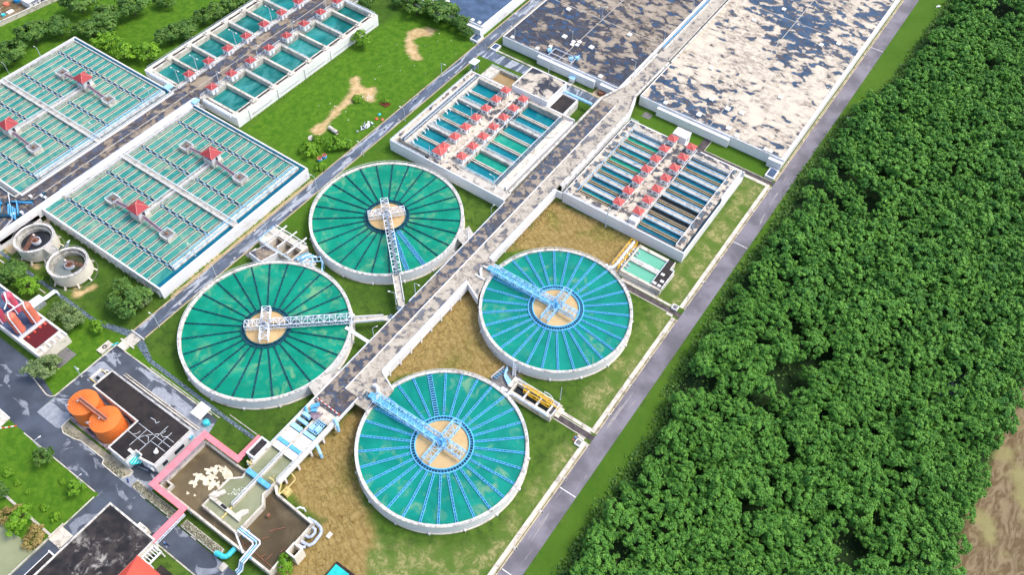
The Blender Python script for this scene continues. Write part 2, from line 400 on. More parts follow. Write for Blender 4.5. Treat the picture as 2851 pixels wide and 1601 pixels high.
def sdline(X, Y, P, w):
    d = np.full(X.shape, 1e9)
    for (ax,ay,wa),(bx,by,wb) in zip([(*p,q) for p,q in zip(P,w)], [(*p,q) for p,q in zip(P[1:],w[1:])]):
        ex, ey = bx-ax, by-ay; t = np.clip(((X-ax)*ex+(Y-ay)*ey)/(ex*ex+ey*ey+1e-9), 0, 1)
        d = np.minimum(d, np.hypot(X-ax-t*ex, Y-ay-t*ey)-(wa+(wb-wa)*t))
    return d
def build_ground():
    xs = np.arange(-480, 140.1, 1.25); ys = np.arange(-70, 560.1, 1.25)
    X, Y = np.meshgrid(xs, ys, indexing='ij'); nx, ny = X.shape
    wob = (vnoise(X,Y,.25,1)-.5)*3 + (vnoise(X,Y,.7,2)-.5)*1.6
    def soft(d, w=1.0): return np.clip(.5-(d+wob)/(2*w), 0, 1)
    brown = np.maximum.reduce([soft(sdpoly(X,Y,p), 1.2) for p in (
        [(-122,103),(-122,161),(-110,166),(-98,146),(-82,137),(-92,127),(-108,122)],
        [(-121,184),(-121,219),(-76,219),(-76,197),(-86,198),(-108,190)],
        [(-122,97),(-122,56),(-103,56),(-103,30),(-86,24),(-80,44),(-84,58),(-96,68),(-110,78),(-114,92)])])
    sand = np.maximum.reduce([soft(sdline(X,Y,p,w), .8) for p,w in (
        ([(-235.7,280),(-240.1,274.5),(-239.3,268.2),(-232.1,261.4),(-226,258)], [3.4,3.2,2.0,2.4,1.2]),
        ([(-240,227),(-236,224),(-233.6,221.5),(-232.9,216.5),(-231.6,205.7),(-231.1,197.9),(-229.6,190.1)], [2.4,2.2,3.0,2.6,1.8,1.1,1.8]),
        ([(-236,224),(-229,226),(-225.5,222.5)], [1.0,2.2,2.4]),
        ([(-211.3,90),(-211.3,160)], [.5,.4]),
        ([(-280,64.0),(-262,68)], [.3,.3]), ([(-247.5,73),(-240,68),(-238,74)], [.6,.5,.4]))])
    pale = np.maximum.reduce([soft(sdpoly(X,Y,p), 2.5) for p in (
        [(-100,20),(-94,60),(-78,62),(-56,80),(-53,130),(-60,142),(-56,170),(-57,195),(-49,195),(-49,20)],
        [(-59,198),(-59,280),(-49,280),(-49,198)])])*.85
    lush = np.clip(soft(sdpoly(X,Y,[(-300,170),(-258,170),(-258,300),(-210,300),(-210,170)]),3)+
        soft(sdpoly(X,Y,[(-480,60),(-480,560),(-300,560),(-300,60)]),3)+soft(sdpoly(X,Y,[(-230,-20),(-230,66),(-165,66),(-165,-20)]),3)+
        soft(sdpoly(X,Y,[(-41,0),(-41,560),(-20,560),(-20,0)]),1.5)*.5 + soft(sdpoly(X,Y,[(-120,270),(-120,294),(-50,294),(-50,284)]),2)*.5
        + soft(sdpoly(X,Y,[(-206,140),(-206,285),(-190,285),(-190,140)]),2)*.6, 0, 1)
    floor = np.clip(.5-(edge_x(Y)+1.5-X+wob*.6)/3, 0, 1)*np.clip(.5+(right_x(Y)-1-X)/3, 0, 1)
    dirt = np.maximum(np.clip(.5+(X-right_x(Y)+1+wob*.4)/2, 0, 1)*(X > 40), soft(sdpoly(X,Y,[(-480,60),(-480,300),(-404,300),(-409,150),(-416,60)]),1))
    Z = -(vnoise(X,Y,.06,5)*.35)*np.clip(lush+.2,0,1)*(1-np.clip(floor,0,1))
    V = np.stack([X.ravel(), Y.ravel(), Z.ravel()*0], 1); base = len(V)
    idx = np.arange(nx*ny).reshape(nx, ny)
    F = np.stack([idx[:-1,:-1], idx[1:,:-1], idx[1:,1:], idx[:-1,1:]], -1).reshape(-1,4)
    B = 4000.; x0, x1, y0, y1 = xs[0], xs[-1], ys[0], ys[-1]
    ex = np.array([(-B,-B,0),(B,-B,0),(B,y0,0),(-B,y0,0), (-B,y1,0),(B,y1,0),(B,B,0),(-B,B,0), (-B,y0,0),(x0,y0,0),(x0,y1,0),(-B,y1,0), (x1,y0,0),(B,y0,0),(B,y1,0),(x1,y1,0)], float)
    V = np.vstack([V, ex]); F = np.vstack([F, base+np.arange(16).reshape(4,4)])
    me = quadmesh('ground', V, F, MT['grass'])
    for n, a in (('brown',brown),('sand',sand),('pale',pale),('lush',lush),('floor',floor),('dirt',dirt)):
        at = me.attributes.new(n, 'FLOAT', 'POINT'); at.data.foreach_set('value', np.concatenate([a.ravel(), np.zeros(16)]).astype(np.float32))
    o = bpy.data.objects.new('ground', me); COL.objects.link(o); tag(o, kind='structure'); return o
def quadmesh(name, V, F, mat):
    me = bpy.data.meshes.new(name); V = np.asarray(V, np.float32); F = np.asarray(F, np.int32)
    me.vertices.add(len(V)); me.vertices.foreach_set('co', V.ravel())
    me.loops.add(F.size); me.loops.foreach_set('vertex_index', F.ravel())
    me.polygons.add(len(F)); me.polygons.foreach_set('loop_start', np.arange(0, F.size, F.shape[1], dtype=np.int32))
    me.update(calc_edges=True); me.materials.append(mat); return me
build_ground()

def struct(name, mb, mats, parent=None): return tag(mb.build(name, mats, parent), kind=None if parent else 'structure')
# ---- perimeter road along the wood
struct('perimeter_road', MB().sheet(-47.3,-80,-40.8,900,.05), MT['asphalt_purple'])
m = MB()
for y in (109.5, 242.3, 404.7, 76.2): m.box(-47.1,y-.15,.05,-40.9,y+.15,.058)
struct('road_marking', m, plain('road_marking_paint', (.78,.77,.74), .7))
m = MB(); m2 = MB()
for a, b in ((-80,128.6),(133.2,193.2),(199.2,281.0),(285.2,560)):
    m.box(-47.75,a,-.2,-47.3,b,.16); m.box(-48.35,a,-.2,-48.0,b,.13)
    if a < 280: m2.box(-49.8,a,-.2,-48.35,b,.06)
for y0, s in ((128.6,-1),(133.2,1),(193.2,-1),(199.2,1)):      # rounded returns into the side roads
    m2.box(-52.5,y0,-.2,-49.8,y0+s*-.9,.06)
struct('road_kerb', m, worn('kerb_stone', (.58,.48,.33), (.14,.11,.09), .6, .35))
struct('road_shoulder', m2, MT['concrete_pale'])
# ---- side roads
struct('side_road', MB().poly([(-63,130.0),(-47.3,130.0),(-47.3,132.3),(-63,132.3)],.04), MT['asphalt_plum'])
struct('side_road', MB().poly([(-74.5,194.6),(-47.3,194.3),(-47.3,196.6),(-76,197.2),(-76,196.0)],.04), MT['asphalt_plum'])
struct('side_road', MB().poly([(-85.4,281.8),(-47.3,281.9),(-47.3,284),(-82,283.9),(-82,291.8),(-85.4,291.8)],.04), MT['asphalt_plum'])
m = MB()
m.box(-63,132.3,-.2,-49.0,132.55,.15); m.box(-62.9,129.7,-.2,-49.6,129.95,.15); m.box(-63,133.0,-.2,-49.5,134.3,.05); m.box(-64.2,132.6,-.2,-62.8,136,.055)
m.box(-72.5,194.2,-.2,-50,194.45,.15); m.box(-75,197.3,-.2,-59,198.8,.05); m.box(-59,197.3,-.2,-49.8,198.3,.05)
m.box(-81.9,284.1,-.2,-48.5,284.35,.15); m.box(-85.6,280.0,-.2,-48.5,281.7,.05); m.box(-81.9,284.4,-.2,-81.65,291.6,.15)
struct('road_edging', m, MT['concrete_pale'])
# ---- service road between the settling tanks and the clarifiers
struct('service_road', MB().sheet(-209.4,67,-203.9,640,.05), MT['asphalt_blue'])
m = MB()
m.box(-209.9,69,-.2,-209.4,560,.16); m.box(-203.9,70,-.2,-203.4,278.3,.16); m.box(-203.9,285.8,-.2,-203.4,560,.16); m.box(-210.4,88,-.2,-209.95,166,.55)
struct('road_kerb', m, MT['concrete_tan'])
struct('service_road', MB().poly([(-203.9,278.6),(-192,278.8),(-173,280.2),(-134,280.2),(-134,286.4),(-190,285.6),(-203.9,285.6)],.045), MT['asphalt_blue'])
struct('footpath', MB().box(-203,286.6,-.2,-138,287.6,.08), MT['concrete'])
# ---- wet yard and roads in the lower left
struct('yard_pavement', MB().poly([(-209.4,27.8),(-209.4,61.6),(-157,61.6),(-155,54),(-155,27.8)],.03), MT['asphalt_yard'])
struct('plant_road', MB().poly([(-330,20.6),(-70,20.4),(-70,27.7),(-209.4,27.8),(-209.6,35.0),(-226,39.4),(-330,39.6)],.055), MT['asphalt_dark'])
struct('plant_road', MB().poly([(-168,-60),(-163,-60),(-159.5,20.4),(-167.9,20.4)],.045), MT['asphalt_dark'])
m = MB()
m.box(-209.9,35.5,-.2,-209.4,62,.16); m.box(-209.4,61.6,-.2,-160,61.95,.16); m.box(-206,20.1,-.2,-169.5,20.45,.16); m.box(-168.5,3,-.2,-168.1,19,.16)
m.path([(-209.65,35.5,.05),(-210.6,34.4,.05),(-212.5,34.0,.05),(-222,35.6,.05)], .35, .3)
m.path([(-222.8,36.2,.05),(-218.5,38.6,.05),(-227,39.6,.05)], .3, .3)
struct('yard_kerb', m, MT['concrete_pale'])
# red and white kerb of the lawn by the left edge
def striped(name, pts, w=.35, L=.9):
    mb = MB(); k = 0
    for a, b in zip(pts, pts[1:]):
        a, b = Vector(a), Vector(b); n = max(1, int((b-a).length/L))
        for i in range(n): mb.mat(k % 2); mb.bar(a+(b-a)*i/n, a+(b-a)*(i+1)/n, w, .4); k += 1
    return struct(name, mb, [MT['white'], MT['red_roof_bright']])
striped('painted_kerb', [(-222,15.8,.1),(-214.1,16.5,.1),(-210.2,20.5,.1)])
struct('yard_kerb', MB().bar((-250,21.9,.08),(-214.6,20.95,.08),.4,.3), MT['white'])
struct('footpath', MB().poly([(-250,10),(-214.2,10),(-214.2,16.2),(-214.6,20.7),(-250,21.6)],.06), MT['concrete_pale'])
# ---- covered cable trenches that read as blue grey paths
m = MB(); m.box(-282,63.6,-.2,-226,65.0,.10)
m.prism([(-226,65),(-226,63.6),(-220,64.2),(-209.6,66.6),(-209.6,69.2),(-212,68.8),(-221,66)], -.2,.10)
m.prism([(-203.6,66),(-203.6,69.2),(-194,65.1),(-156,64.4),(-142,64.5),(-142,63.2),(-156,63.1),(-194.5,63.6)], -.2,.10)
struct('trench_cover', m, MT['grating'])
m = MB(); m.box(-282,61.4,-.2,-250,61.9,.3); m.box(-192,62.35,-.2,-157,62.7,.08); m.box(-155,65.3,-.2,-142,65.6,.08)
struct('trench_edge', m, MT['concrete'])
# ---- pond in the corner
struct('pond_water', MB().poly([(-260,-60),(-168.8,-60),(-169.2,-3.2),(-172,-3.6),(-176,-3.0),(-180,-3.6),(-186,-3.0),(-260,2)],.02), MT['w_pond'])
m = MB(); m.box(-168.7,-60,-.3,-168.1,1.8,.5); struct('pond_kerb', m, MT['concrete'])
m = MB(); m.box(-230,2.5,-.3,-168.4,3.25,.35); struct('pond_path', m, MT['concrete'])
m = MB(); m.box(-168.2,2.3,-.3,-163,6.8,.10); m.box(-168.6,2.1,-.3,-168.2,7.6,.9); m.box(-163.2,1.6,-.3,-162.6,2.3,.5); m.box(-168.2,1.7,-.3,-162.8,2.3,.5)
struct('culvert_slab', m, MT['concrete_pale'])
# ------------------------------------------------------------------ clarifiers
MT['launder_inside'] = plain('launder_inside', (.012,.16,.30), .4, .3)
def truss(mb, p, q, width, height, n, w=.16, top_tie=True, side_step=None):
    """open box truss from p to q (points on the bottom centre line)"""
    p, q = Vector(p), Vector(q); d = (q-p).normalized(); a = d.cross(Vector((0,0,1))).normalized()*(width/2); u = Vector((0,0,height))
    for s in (-1, 1):
        mb.bar(p+a*s, q+a*s, w*1.25); mb.bar(p+a*s+u, q+a*s+u, w*1.25)
        for i in range(n):
            b0, b1 = p+(q-p)*i/n+a*s, p+(q-p)*(i+1)/n+a*s
            mb.bar(b0, b0+u, w); mb.bar(b0, b1+u, w) if i % 2 == 0 else mb.bar(b0+u, b1, w)
        mb.bar(q+a*s, q+a*s+u, w)
    if top_tie:
        for i in range(n+1):
            c = p+(q-p)*i/n; mb.bar(c-a+u, c+a+u, w*.8)
            if i < n:
                e = p+(q-p)*(i+1)/n; s = 1 if i % 2 else -1; mb.bar(c-a*s+u, e+a*s+u, w*.8)
def clarifier(cx, cy, Ro, Ri, rw, rr, n_sp, off, wide, arm, blue, label):
    t = thing('clarifier', label, 'clarifier', (cx,cy,0), 'round clarifiers')
    ZW, ZT = 4.45, 5.1
    st = MT['blue_light'] if blue else MT['steel_white']; la = MT['launder_blue'] if blue else MT['launder_dark']; ring = MT['launder_blue'] if blue else MT['launder_dark']
    MB().lathe([(Ro,-.3),(Ro-.05,ZT-.25)], cx, cy, 128).build('tank_wall', MT['white_wall'], t, True)
    MB().lathe([(Ri,3.4),(Ri,ZT),(Ro+.12,ZT),(Ro+.12,ZT-.3),(Ro-.05,ZT-.3)], cx, cy, 128).build('rim', MT['concrete_rim'], t)
    MB().lathe([(Ro+.02,.0),(Ro+.45,.0),(Ro+.45,.35),(Ro+.02,.35)], cx, cy, 128).build('footing', MT['concrete_pale'], t)
    for k in range(16):
        a = 2*math.pi*(k+.3)/16; r = Ro+.35
        MB().cbox(cx+r*math.cos(a), cy+r*math.sin(a), -.2, .8, .8, .9).build('pier', MT['white_dirty'], t)
    m = MB(); pts = [(cx+(Ro-.15)*math.cos(2*math.pi*k/96), cy+(Ro-.15)*math.sin(2*math.pi*k/96), ZT) for k in range(97)]
    m.rail(pts, 1.0, .10, 3, False); m.build('guard_rail', MT['steel_white'], t)
    MB().disc(cx, cy, Ri+.05, ZW, 128).build('water', MT['w_new'] if blue else MT['w_old'], t)
    MB().disc(cx, cy, rw+.05, ZW+.12, 64).build('well_water', MT['w_sand'], t)
    m = MB(); m.ring(cx,cy,rw-.18,rw+.18,3.6,ZW+.75,72); m.build('inner_well', ring, t)
    m = MB(); m.ring(cx,cy,rr-.16,rr+.16,3.6,ZW+.55,72)
    for k in range(n_sp*2):
        a = math.radians(off)+math.pi*k/n_sp; m.bar((cx+rw*math.cos(a),cy+rw*math.sin(a),ZW+.5),(cx+rr*math.cos(a),cy+rr*math.sin(a),ZW+.5),.13)
    m.build('collector_ring', ring, t)
    MB().ring(cx,cy,rw+.2,rr-.2,3.5,ZW+.06,72).build('collector_channel', MT['blue_dark'], t)
    for k in range(n_sp):
        a = math.radians(off)+2*math.pi*k/n_sp; dg = (math.degrees(a)+180) % 360-180
        w = 1.55 if any(abs((dg-x+180)%360-180) < 3 for x in wide) else (.60 if blue else .36)
        c, s = math.cos(a), math.sin(a); m = MB()
        def P(r, o, z): return (cx+r*c-o*s, cy+r*s+o*c, z)
        r0, r1 = rr+.15, Ri-.02; h = ZW+.32; L = MT['launder_blue'] if (w > 1 and not blue and cy > 130) else la
        m.mat(0)
        for o in (-w/2, w/2): m.bar(P(r0,o,h-.25), P(r1,o,h-.25), .14, .62)
        step = .95 if w > 1 else 1.15; q = int((r1-r0)/step)
        for i in range(q+1):
            r = r0+(r1-r0)*i/q; m.bar(P(r,-w/2,h), P(r,w/2,h), .26 if w > 1 else .17, .12)
        m.mat(1).bar(P(r0,0,ZW+.12), P(r1,0,ZW+.12), w-.13, .08)
        m.build('launder', [L, MT['blue_dark'] if not (blue and w < 1) else MT['launder_inside']], t)
    # truss bridge with its cross over the well
    aa = math.radians(arm); c, s = math.cos(aa), math.sin(aa); zb = 6.0
    def Q(r, o, z): return (cx+r*c-o*s, cy+r*s+o*c, z)
    br = tag(MB().bar(Q(-.5,0,zb+.05), Q(Ri+1.6,0,zb+.05), 1.9 if blue else 1.3, .12).build('bridge', MT['blue_mid'] if blue else MT['grating'], t))
    m = MB(); truss(m, Q(1.2,0,zb), Q(Ri+1.3,0,zb), 3.2, 2.0, 15, .16, True); m.build('truss', st, br)
    for ang, L in ((math.pi, rw-.4), (math.pi/2, rw-.4), (-math.pi/2, rw-.4)):
        m = MB(); ca, sa = math.cos(aa+ang), math.sin(aa+ang)
        truss(m, (cx+1.3*ca,cy+1.3*sa,zb), (cx+L*ca,cy+L*sa,zb), 3.0, 2.0, 4, .18, True); m.build('cross_arm', st, br)
    m = MB()
    for dx, dy in ((1,1),(1,-1),(-1,1),(-1,-1)): m.bar(Q(1.6*dx,1.6*dy,zb+2.0), Q(.4*dx,.4*dy,zb+3.2), .2); m.bar(Q(1.6*dx,1.6*dy,3.4), Q(1.6*dx,1.6*dy,zb), .25)
    m.cyl(cx,cy,1.5,zb-.4,zb+.5,14); m.cyl(cx,cy,.55,zb+.5,zb+2.6,12); m.bar(Q(-2.2,.5,zb+.9),Q(-.4,.5,zb+.9),.8,.8)
    m.build('drive_unit', MT['blue_mid'] if blue else MT['steel_grey'], br)
    if blue:
        m = MB(); m.bar(Q(Ri-3,-1.9,zb+.1), Q(3,-1.9,zb+.1), .12); m.bar(Q(Ri+3.5,0,zb+.25), Q(Ri-2.5,0,zb+.25), 2.2, .5); m.build('drive_cover', MT['blue_mid'], br)
    return t
clarifier(-167.9,165.8,31.3,30.2,7.8,9.1,27,5.2,(-19,-33),-42.5,False,'round green clarifier with white truss bridge next to the small filter block, slant well')
clarifier(-168.1,97.5,31.3,30.2,7.7,9.0,27,-1.2,(-8,-21),40.5,False,'round green clarifier with white truss bridge nearest the orange tanks')
clarifier(-86.7,167.6,29.0,28.0,8.9,10.5,30,4.5,(176,164),180,True,'round teal clarifier with light blue bridge beside the yellow pipe rack')
clarifier(-86.8,97.5,29.0,28.0,9.2,10.6,30,5.0,(137,),180,True,'round teal clarifier with light blue bridge lowest in the photo')
for o in [o for o in bpy.data.objects if o.get('category') == 'clarifier' and 'slant' in o['label']]:
    o['label'] = 'round green clarifier with white truss bridge farthest from the orange tanks'
# ------------------------------------------------------------------ small huts with red hipped roofs
def make_hut(roof, w=3.0, d=3.0, h=2.3, over=.42, rise=1.15, kind='control hut'):
    t = thing('control_hut', '-', kind)
    MB().box(-w/2,-d/2,0,w/2,d/2,h).build('walls', MT['white_wall'], t)
    r = MB().hip(-w/2-over,-d/2-over,w/2+over,d/2+over,h,h+rise).build('roof', roof, t)
    m = MB()
    for sx, sy in ((1,1),(1,-1),(-1,1),(-1,-1)): m.bar((sx*(w/2+over),sy*(d/2+over),h+.04),(0,0,h+rise+.04),.16)
    m.build('ridge_cap', MT['ridge'], r)
    wm = MB().box(-.45,-d/2-.04,.9,.45,-d/2+.1,1.7).build('window', MT['glass'], t)
    m = MB()
    for x in (-.5,.5): m.box(x-.06,-d/2-.07,.84,x+.06,-d/2+.05,1.76)
    for z in (.84,1.70): m.box(-.56,-d/2-.07,z,.56,-d/2+.05,z+.08)
    m.build('frame', MT['steel_white'], wm)
    MB().box(w/2-.1,-.45,.05,w/2+.05,.45,1.95).build('door', MT['steel_grey'], t)
    return t
hut_new = Proto(make_hut(MT['red_roof'], 3.3, 3.2, 2.75)); hut_old = Proto(make_hut(MT['red_roof_old'], 3.5, 3.4, 3.2))

def rail_part(root, pts, mat='steel_white', h=1.0, w=.12): MB().rail(pts, h, w).build('guard_rail', MT[mat], root)

# ------------------------------------------------------------------ filter block beside the wood
def filter_right():
    t = thing('filter_block', 'white filter block with red huts beside the perimeter road and deep blue basins', 'filter block', (-88,248,0), 'filter blocks')
    X0, X1, Y0, Y1, Z = -116.7, -59.5, 219.3, 276.7, 5.5
    MB().prism([(X0,Y0),(X1,Y0),(X1,Y1),(X0,Y1)], -.3, 2.6).build('base', MT['white_wall'], t)
    m = MB()
    m.box(X0,Y0,2.6,X1,Y0+.5,Z+.4); m.box(X1-.5,Y0+.5,2.6,X1,256,Z+.4); m.box(X1-1.5,256,2.6,X1-1.1,Y1,Z); m.box(X0,Y0+.5,2.6,X0+.3,Y1,Z)
    m.box(X0,Y1-.5,2.6,-85,Y1,Z); m.box(-81,Y1-.5,2.6,X1,Y1,Z); m.build('wall', MT['white_wall'], t)
    m = MB()
    m.box(X0+.3,Y0+4.0,2.6,-112.2,Y1-.5,Z); m.box(-96.1,Y0+.5,2.6,-82.6,Y1-.5,Z); m.box(-64.4,221.5,2.6,-61.2,Y1-.5,Z)
    m.box(X0+.3,Y0+.5,2.6,-96.1,223.4,Z-.02); m.box(-112.2,Y1-2.6,2.6,-96.1,Y1-.5,Z-.03); m.box(-82.6,Y1-2.8,2.6,-64.4,Y1-.5,Z-.03)
    m.split('deck', MT['deck_cream'], t)
    MB().box(-61.2,Y0+.5,2.6,X1-.5,256,4.3).build('outlet_channel', MT['blue_dark'], t)
    p = 7.86
    for side, xa, xb, ya in (('l',-112.2,-96.1,223.4),('r',-82.6,-64.4,219.8)):
        n = 7
        for k in range(n):
            y = 226.5-4.0+k*p+ (.6 if side == 'l' else .3)
            y0 = max(y, ya); y1 = min(y+p, Y1-2.7)
            mat = 'w_filter_green' if (side == 'l' and k in (3,5)) else ('w_dark' if (side == 'r' and k in (1,2)) else ('w_filter_deep' if (k % 2 or side == 'r') else 'w_filter'))
            MB().sheet(xa,y0,xb,y1-2.2,3.7).build('basin_water', MT[mat], t)
            m = MB(); m.box(xa,y1-2.3,2.6,xb,y1,4.55 if k < n-1 else Z-.04); b = m.build('walkway', MT['concrete'], t)
            m = MB()
            for yy in (y1-2.35, y1-.15): m.tube([(xa+.3,yy,4.7),(xb-.3,yy,4.7)], .17, 8)
            m.build('pipe', MT['blue_light'], b)
            m = MB(); m.box(xa,y0+1.5,2.6,xb,y0+1.85,4.3); m.box(xa,y0+2.6,2.6,xb,y0+2.95,4.3); m.mat(1).sheet(xa,y0+1.85,xb,y0+2.6,3.75)
            m.build('gullet', [MT['concrete_tan'], MT['dark']], t)
    m = MB()
    for k in range(7):
        for x0, x1 in ((-115.4,-113.6),(-63.9,-62.6)): m.box(x0,224.2+k*7.86+1,Z,x1,224.2+k*7.86+3.8,Z+.12)
    m.split('floor_hatch', MT['grating'], t)
    rail_part(t, [(-112.3,223.4,Z),(-112.3,274,Z)], 'blue_light'); rail_part(t, [(-64.3,221.5,Z),(-64.3,274,Z)]); rail_part(t, [(-82.5,220,Z),(-82.5,276,Z)])
    rail_part(t, [(-96.0,224,Z),(-96.0,276,Z)]); rail_part(t, [(X0+.3,Y0+.6,Z),(-82.6,Y0+.6,Z)]); rail_part(t, [(X1-1.5,256,Z),(X1-1.5,276,Z)])
    m = MB(); m.path([(-97,224.0,Z),(-96.1,222.6,Z),(-94,222.4,Z),(-92.6,224,Z),(-92.4,276,Z)], .3, .5); m.split('kerb', MT['white_dirty'], t)
    MB().rail([(X0+.2,Y1-.3,Z),(-112.5,Y1-.3,Z)], 1.0, .12).build('guard_rail', MT['steel_white'], t)
    for k in range(7):
        hut_new.put((-94.1,226.5+k*7.92,Z), f'red hut on block by the wood, left row, {ORD[k]} from the tan grass', 'huts on the filter block by the wood')
        hut_new.put((-84.85,226.7+k*7.9,Z), f'red hut on block by the wood, right row, {ORD[k]} from the tan grass', 'huts on the filter block by the wood')
    b = thing('plant_room', 'plain white box room at the reservoir end of the block by the wood', 'plant room', (-92.3,279.2,0))
    MB().box(-95.6,276.75,-.2,-89.0,281.9,8.2).build('walls', MT['white_wall'], b); MB().box(-95.8,276.76,8.2,-88.8,282.1,8.45).build('roof', MT['white_dirty'], b)
    MB().box(-89.05,278.6,5.6,-88.95,279.6,7.6).build('door', MT['steel_grey'], b)
    b = thing('tank_box', 'white box under the end hut of the filter block by the wood', 'box', (-84.6,223.6,5.5)); MB().box(-86.3,221.6,5.5,-82.9,224.9,7.0).build('walls', MT['white_wall'], b); MB().box(-86.4,221.5,7.0,-82.8,225.0,7.15).build('lid', MT['white_dirty'], b)
filter_right()

def filter_left():
    t = thing('filter_block', 'white filter block with red huts between the service road and the raised concrete road', 'filter block', (-164,230,0), 'filter blocks')
    X0, X1, Y0, Y1, Z = -195.4, -136.6, 200.6, 261.2, 5.5
    MB().prism([(X0,Y0),(-134,Y0),(-134,206),(X1,206),(X1,Y1),(X0,Y1)], -.3, 2.6).build('base', MT['white_wall'], t)
    m = MB(); m.box(X0,Y0,2.6,-134,Y0+.5,Z+.5); m.box(X0,Y0+.5,2.6,X0+.4,Y1,Z); m.box(X1-.4,206,2.6,X1,Y1-2.5,Z+.9); m.box(X0+.4,Y1-.5,2.6,X1-.4,Y1,Z)
    m.build('wall', MT['white_wall'], t)
    m = MB(); m.box(X0+.4,Y0+.5,2.6,-193.6,Y1-.5,Z-.06); m.box(-175.0,Y0+.5,2.6,-160.2,Y1-.5,Z-.05); m.split('deck', MT['deck_cream'], t)
    MB().box(-160.2,Y0+.5,2.6,-134,206.2,Z-.07).build('front_deck', MT['concrete'], t)
    m = MB(); m.box(-193.6,205,2.6,-192.2,Y1-.5,Z-.3); m.box(-141.5,206.2,2.6,X1-1.2,Y1-2.6,Z-.03); m.split('pipe_trench', MT['concrete_pale'], t)
    m = MB(); m.box(-191.9,204.4,Z-.4,-190.2,Y1-.5,Z); m.box(-143.0,206.2,Z-.4,-141.5,Y1-2.6,Z+.02); m.split('grating_walkway', MT['grating'], t)
    m = MB(); m.box(-192.2,204.4,2.6,-188.6,Y1-.5,Z-.41); m.box(-143.2,206.2,2.6,-141.5,Y1-2.6,Z-.43); m.split('inlet_wall', MT['concrete_pale'], t)
    MB().tube([(X1-1.0,207,Z+.2),(X1-1.0,Y1-3,Z+.2)], .55, 12).build('main_pipe', MT['steel_white'], t)
    MB().box(-193.6,Y0+.5,2.6,-175,203.6,3.6).build('front_channel', MT['blue_dark'], t)
    wl = {'l':['w_filter']*7, 'r':['w_filter','w_filter_green','w_filter','w_filter_green','w_filter','w_filter','w_filter']}
    for side, xa, xb in (('l',-188.6,-175.0),('r',-160.2,-143.2)):
        ys = np.linspace(204.9 if side == 'l' else 206.5, 257.6, 8)
        for k in range(7): 
            MB().sheet(xa,ys[k],xb,ys[k+1],3.4).build('basin_water', MT[wl[side][k]], t)
        for k in range(1, 7):
            y = ys[k]
            if k in (2,5):
                b = MB().box(xa,y-1.1,2.6,xb,y+1.1,5.0).build('walkway', MT['concrete'], t); MB().rail([(xa,y-1,5),(xb,y-1,5)],1,.12).rail([(xa,y+1,5),(xb,y+1,5)],1,.12).build('rail', MT['steel_white'], b)
            else:
                m = MB(); m.box(xa,y-.75,2.6,xb,y-.3,4.4); m.box(xa,y+.3,2.6,xb,y+.75,4.4); m.mat(1).box(xa,y-.3,2.6,xb,y+.3,3.9)
                m.build('gullet', [MT['concrete_pale'], MT['concrete_tan'] if side == 'l' or k == 6 else MT['dark']], t)
        m = MB(); m.box(xa,257.6,2.6,xb,258.3,Z+.9); m.box(xa-.3,258.3,2.6,xb,Y1-.5,Z-.2); m.box(xa,ys[0]-.9,2.6,xb,ys[0],Z-.04); m.split('end_wall', MT['concrete'], t)
        MB().rail([(xa,ys[0],Z),(xb,ys[0],Z)],1.0,.12).build('guard_rail', MT['steel_white'], t)
    m = MB()
    for k in range(6):
        for dy in (-1.2, 1.2):
            y = 208.6+k*8.1+dy; m.tube([(-188.7,y,4.3),(-187.7,y,4.2),(-187.4,y,3.3)], .35, 8)
    m.split('inlet_pipe', MT['steel_white'], t)
    m = MB(); m.path([(-173.2,204.6,Z),(-171.2,203.2,Z),(-168.6,203.2,Z),(-167.2,204.8,Z),(-166.9,259,Z)][::-1], .35, .6); m.path([(-163.9,259,Z),(-163.6,209,Z),(-162.6,206.6,Z),(-160.2,206.0,Z),(-143.2,206.1,Z)], .35, .7); m.split('kerb', MT['white_dirty'], t)
    for pts in ([(X0+.3,Y0+.6,Z),(X0+.3,Y1,Z)],[(-190.2,204.6,Z),(-190.2,258,Z)],[(-143.1,206.3,Z),(-143.1,258,Z)],[(-174.9,204,Z),(-174.9,258,Z)],[(-160.3,206.5,Z),(-160.3,258,Z)],[(-191.9,204.4,Z),(-191.9,258,Z)],[(X0+.3,Y0+.4,Z+.4),(-176,Y0+.4,Z+.4)]): rail_part(t, pts)
    nm = 'huts on the filter block by the service road'
    for k in range(7):
        hut_new.put((-172.3,209.9+k*7.8,Z), f'red hut on block by service road, left row, {ORD[k]} from the clarifier', nm)
        hut_new.put((-162.4,209.6+k*7.8,Z), f'red hut on block by service road, right row, {ORD[k]} from the clarifier', nm)
    hut_new.put((-171.8,206.2,Z), 'largest red roofed hut on filter block by the service road, at the clarifier end', nm, scale=(1.3,1.2,1.15))
    b = thing('pump_house', 'white flat roofed pump house with beige stained roof behind the red huts', 'pump house', (-162,269,0))
    MB().box(-172,261.3,-.2,-152.4,278.3,7.8).build('walls', MT['white_wall'], b); MB().box(-171.6,261.7,7.8,-152.8,277.9,7.86).build('roof', MT['pump_roof'], b)
    m = MB(); m.box(-172.1,261.2,7.8,-152.3,261.7,8.2); m.box(-172.1,277.9,7.8,-152.3,278.4,8.2); m.box(-172.1,261.7,7.8,-171.6,277.9,8.2); m.box(-152.8,261.7,7.8,-152.3,277.9,8.2); m.build('parapet', MT['white'], b)
    m = MB()
    for x in (-155.6,-153.6): m.bar((x-.5,261.6,8.2),(x,261.6,9.6),.15); m.bar((x+.5,261.6,8.2),(x,261.6,9.6),.15)
    m.bar((-155.6,261.6,9.6),(-153.6,261.6,9.6),.15); m.build('hoist_frame', MT['steel_white'], b)
    MB().box(-152.42,266,.1,-152.36,268,2.4).build('door', MT['steel_grey'], b)
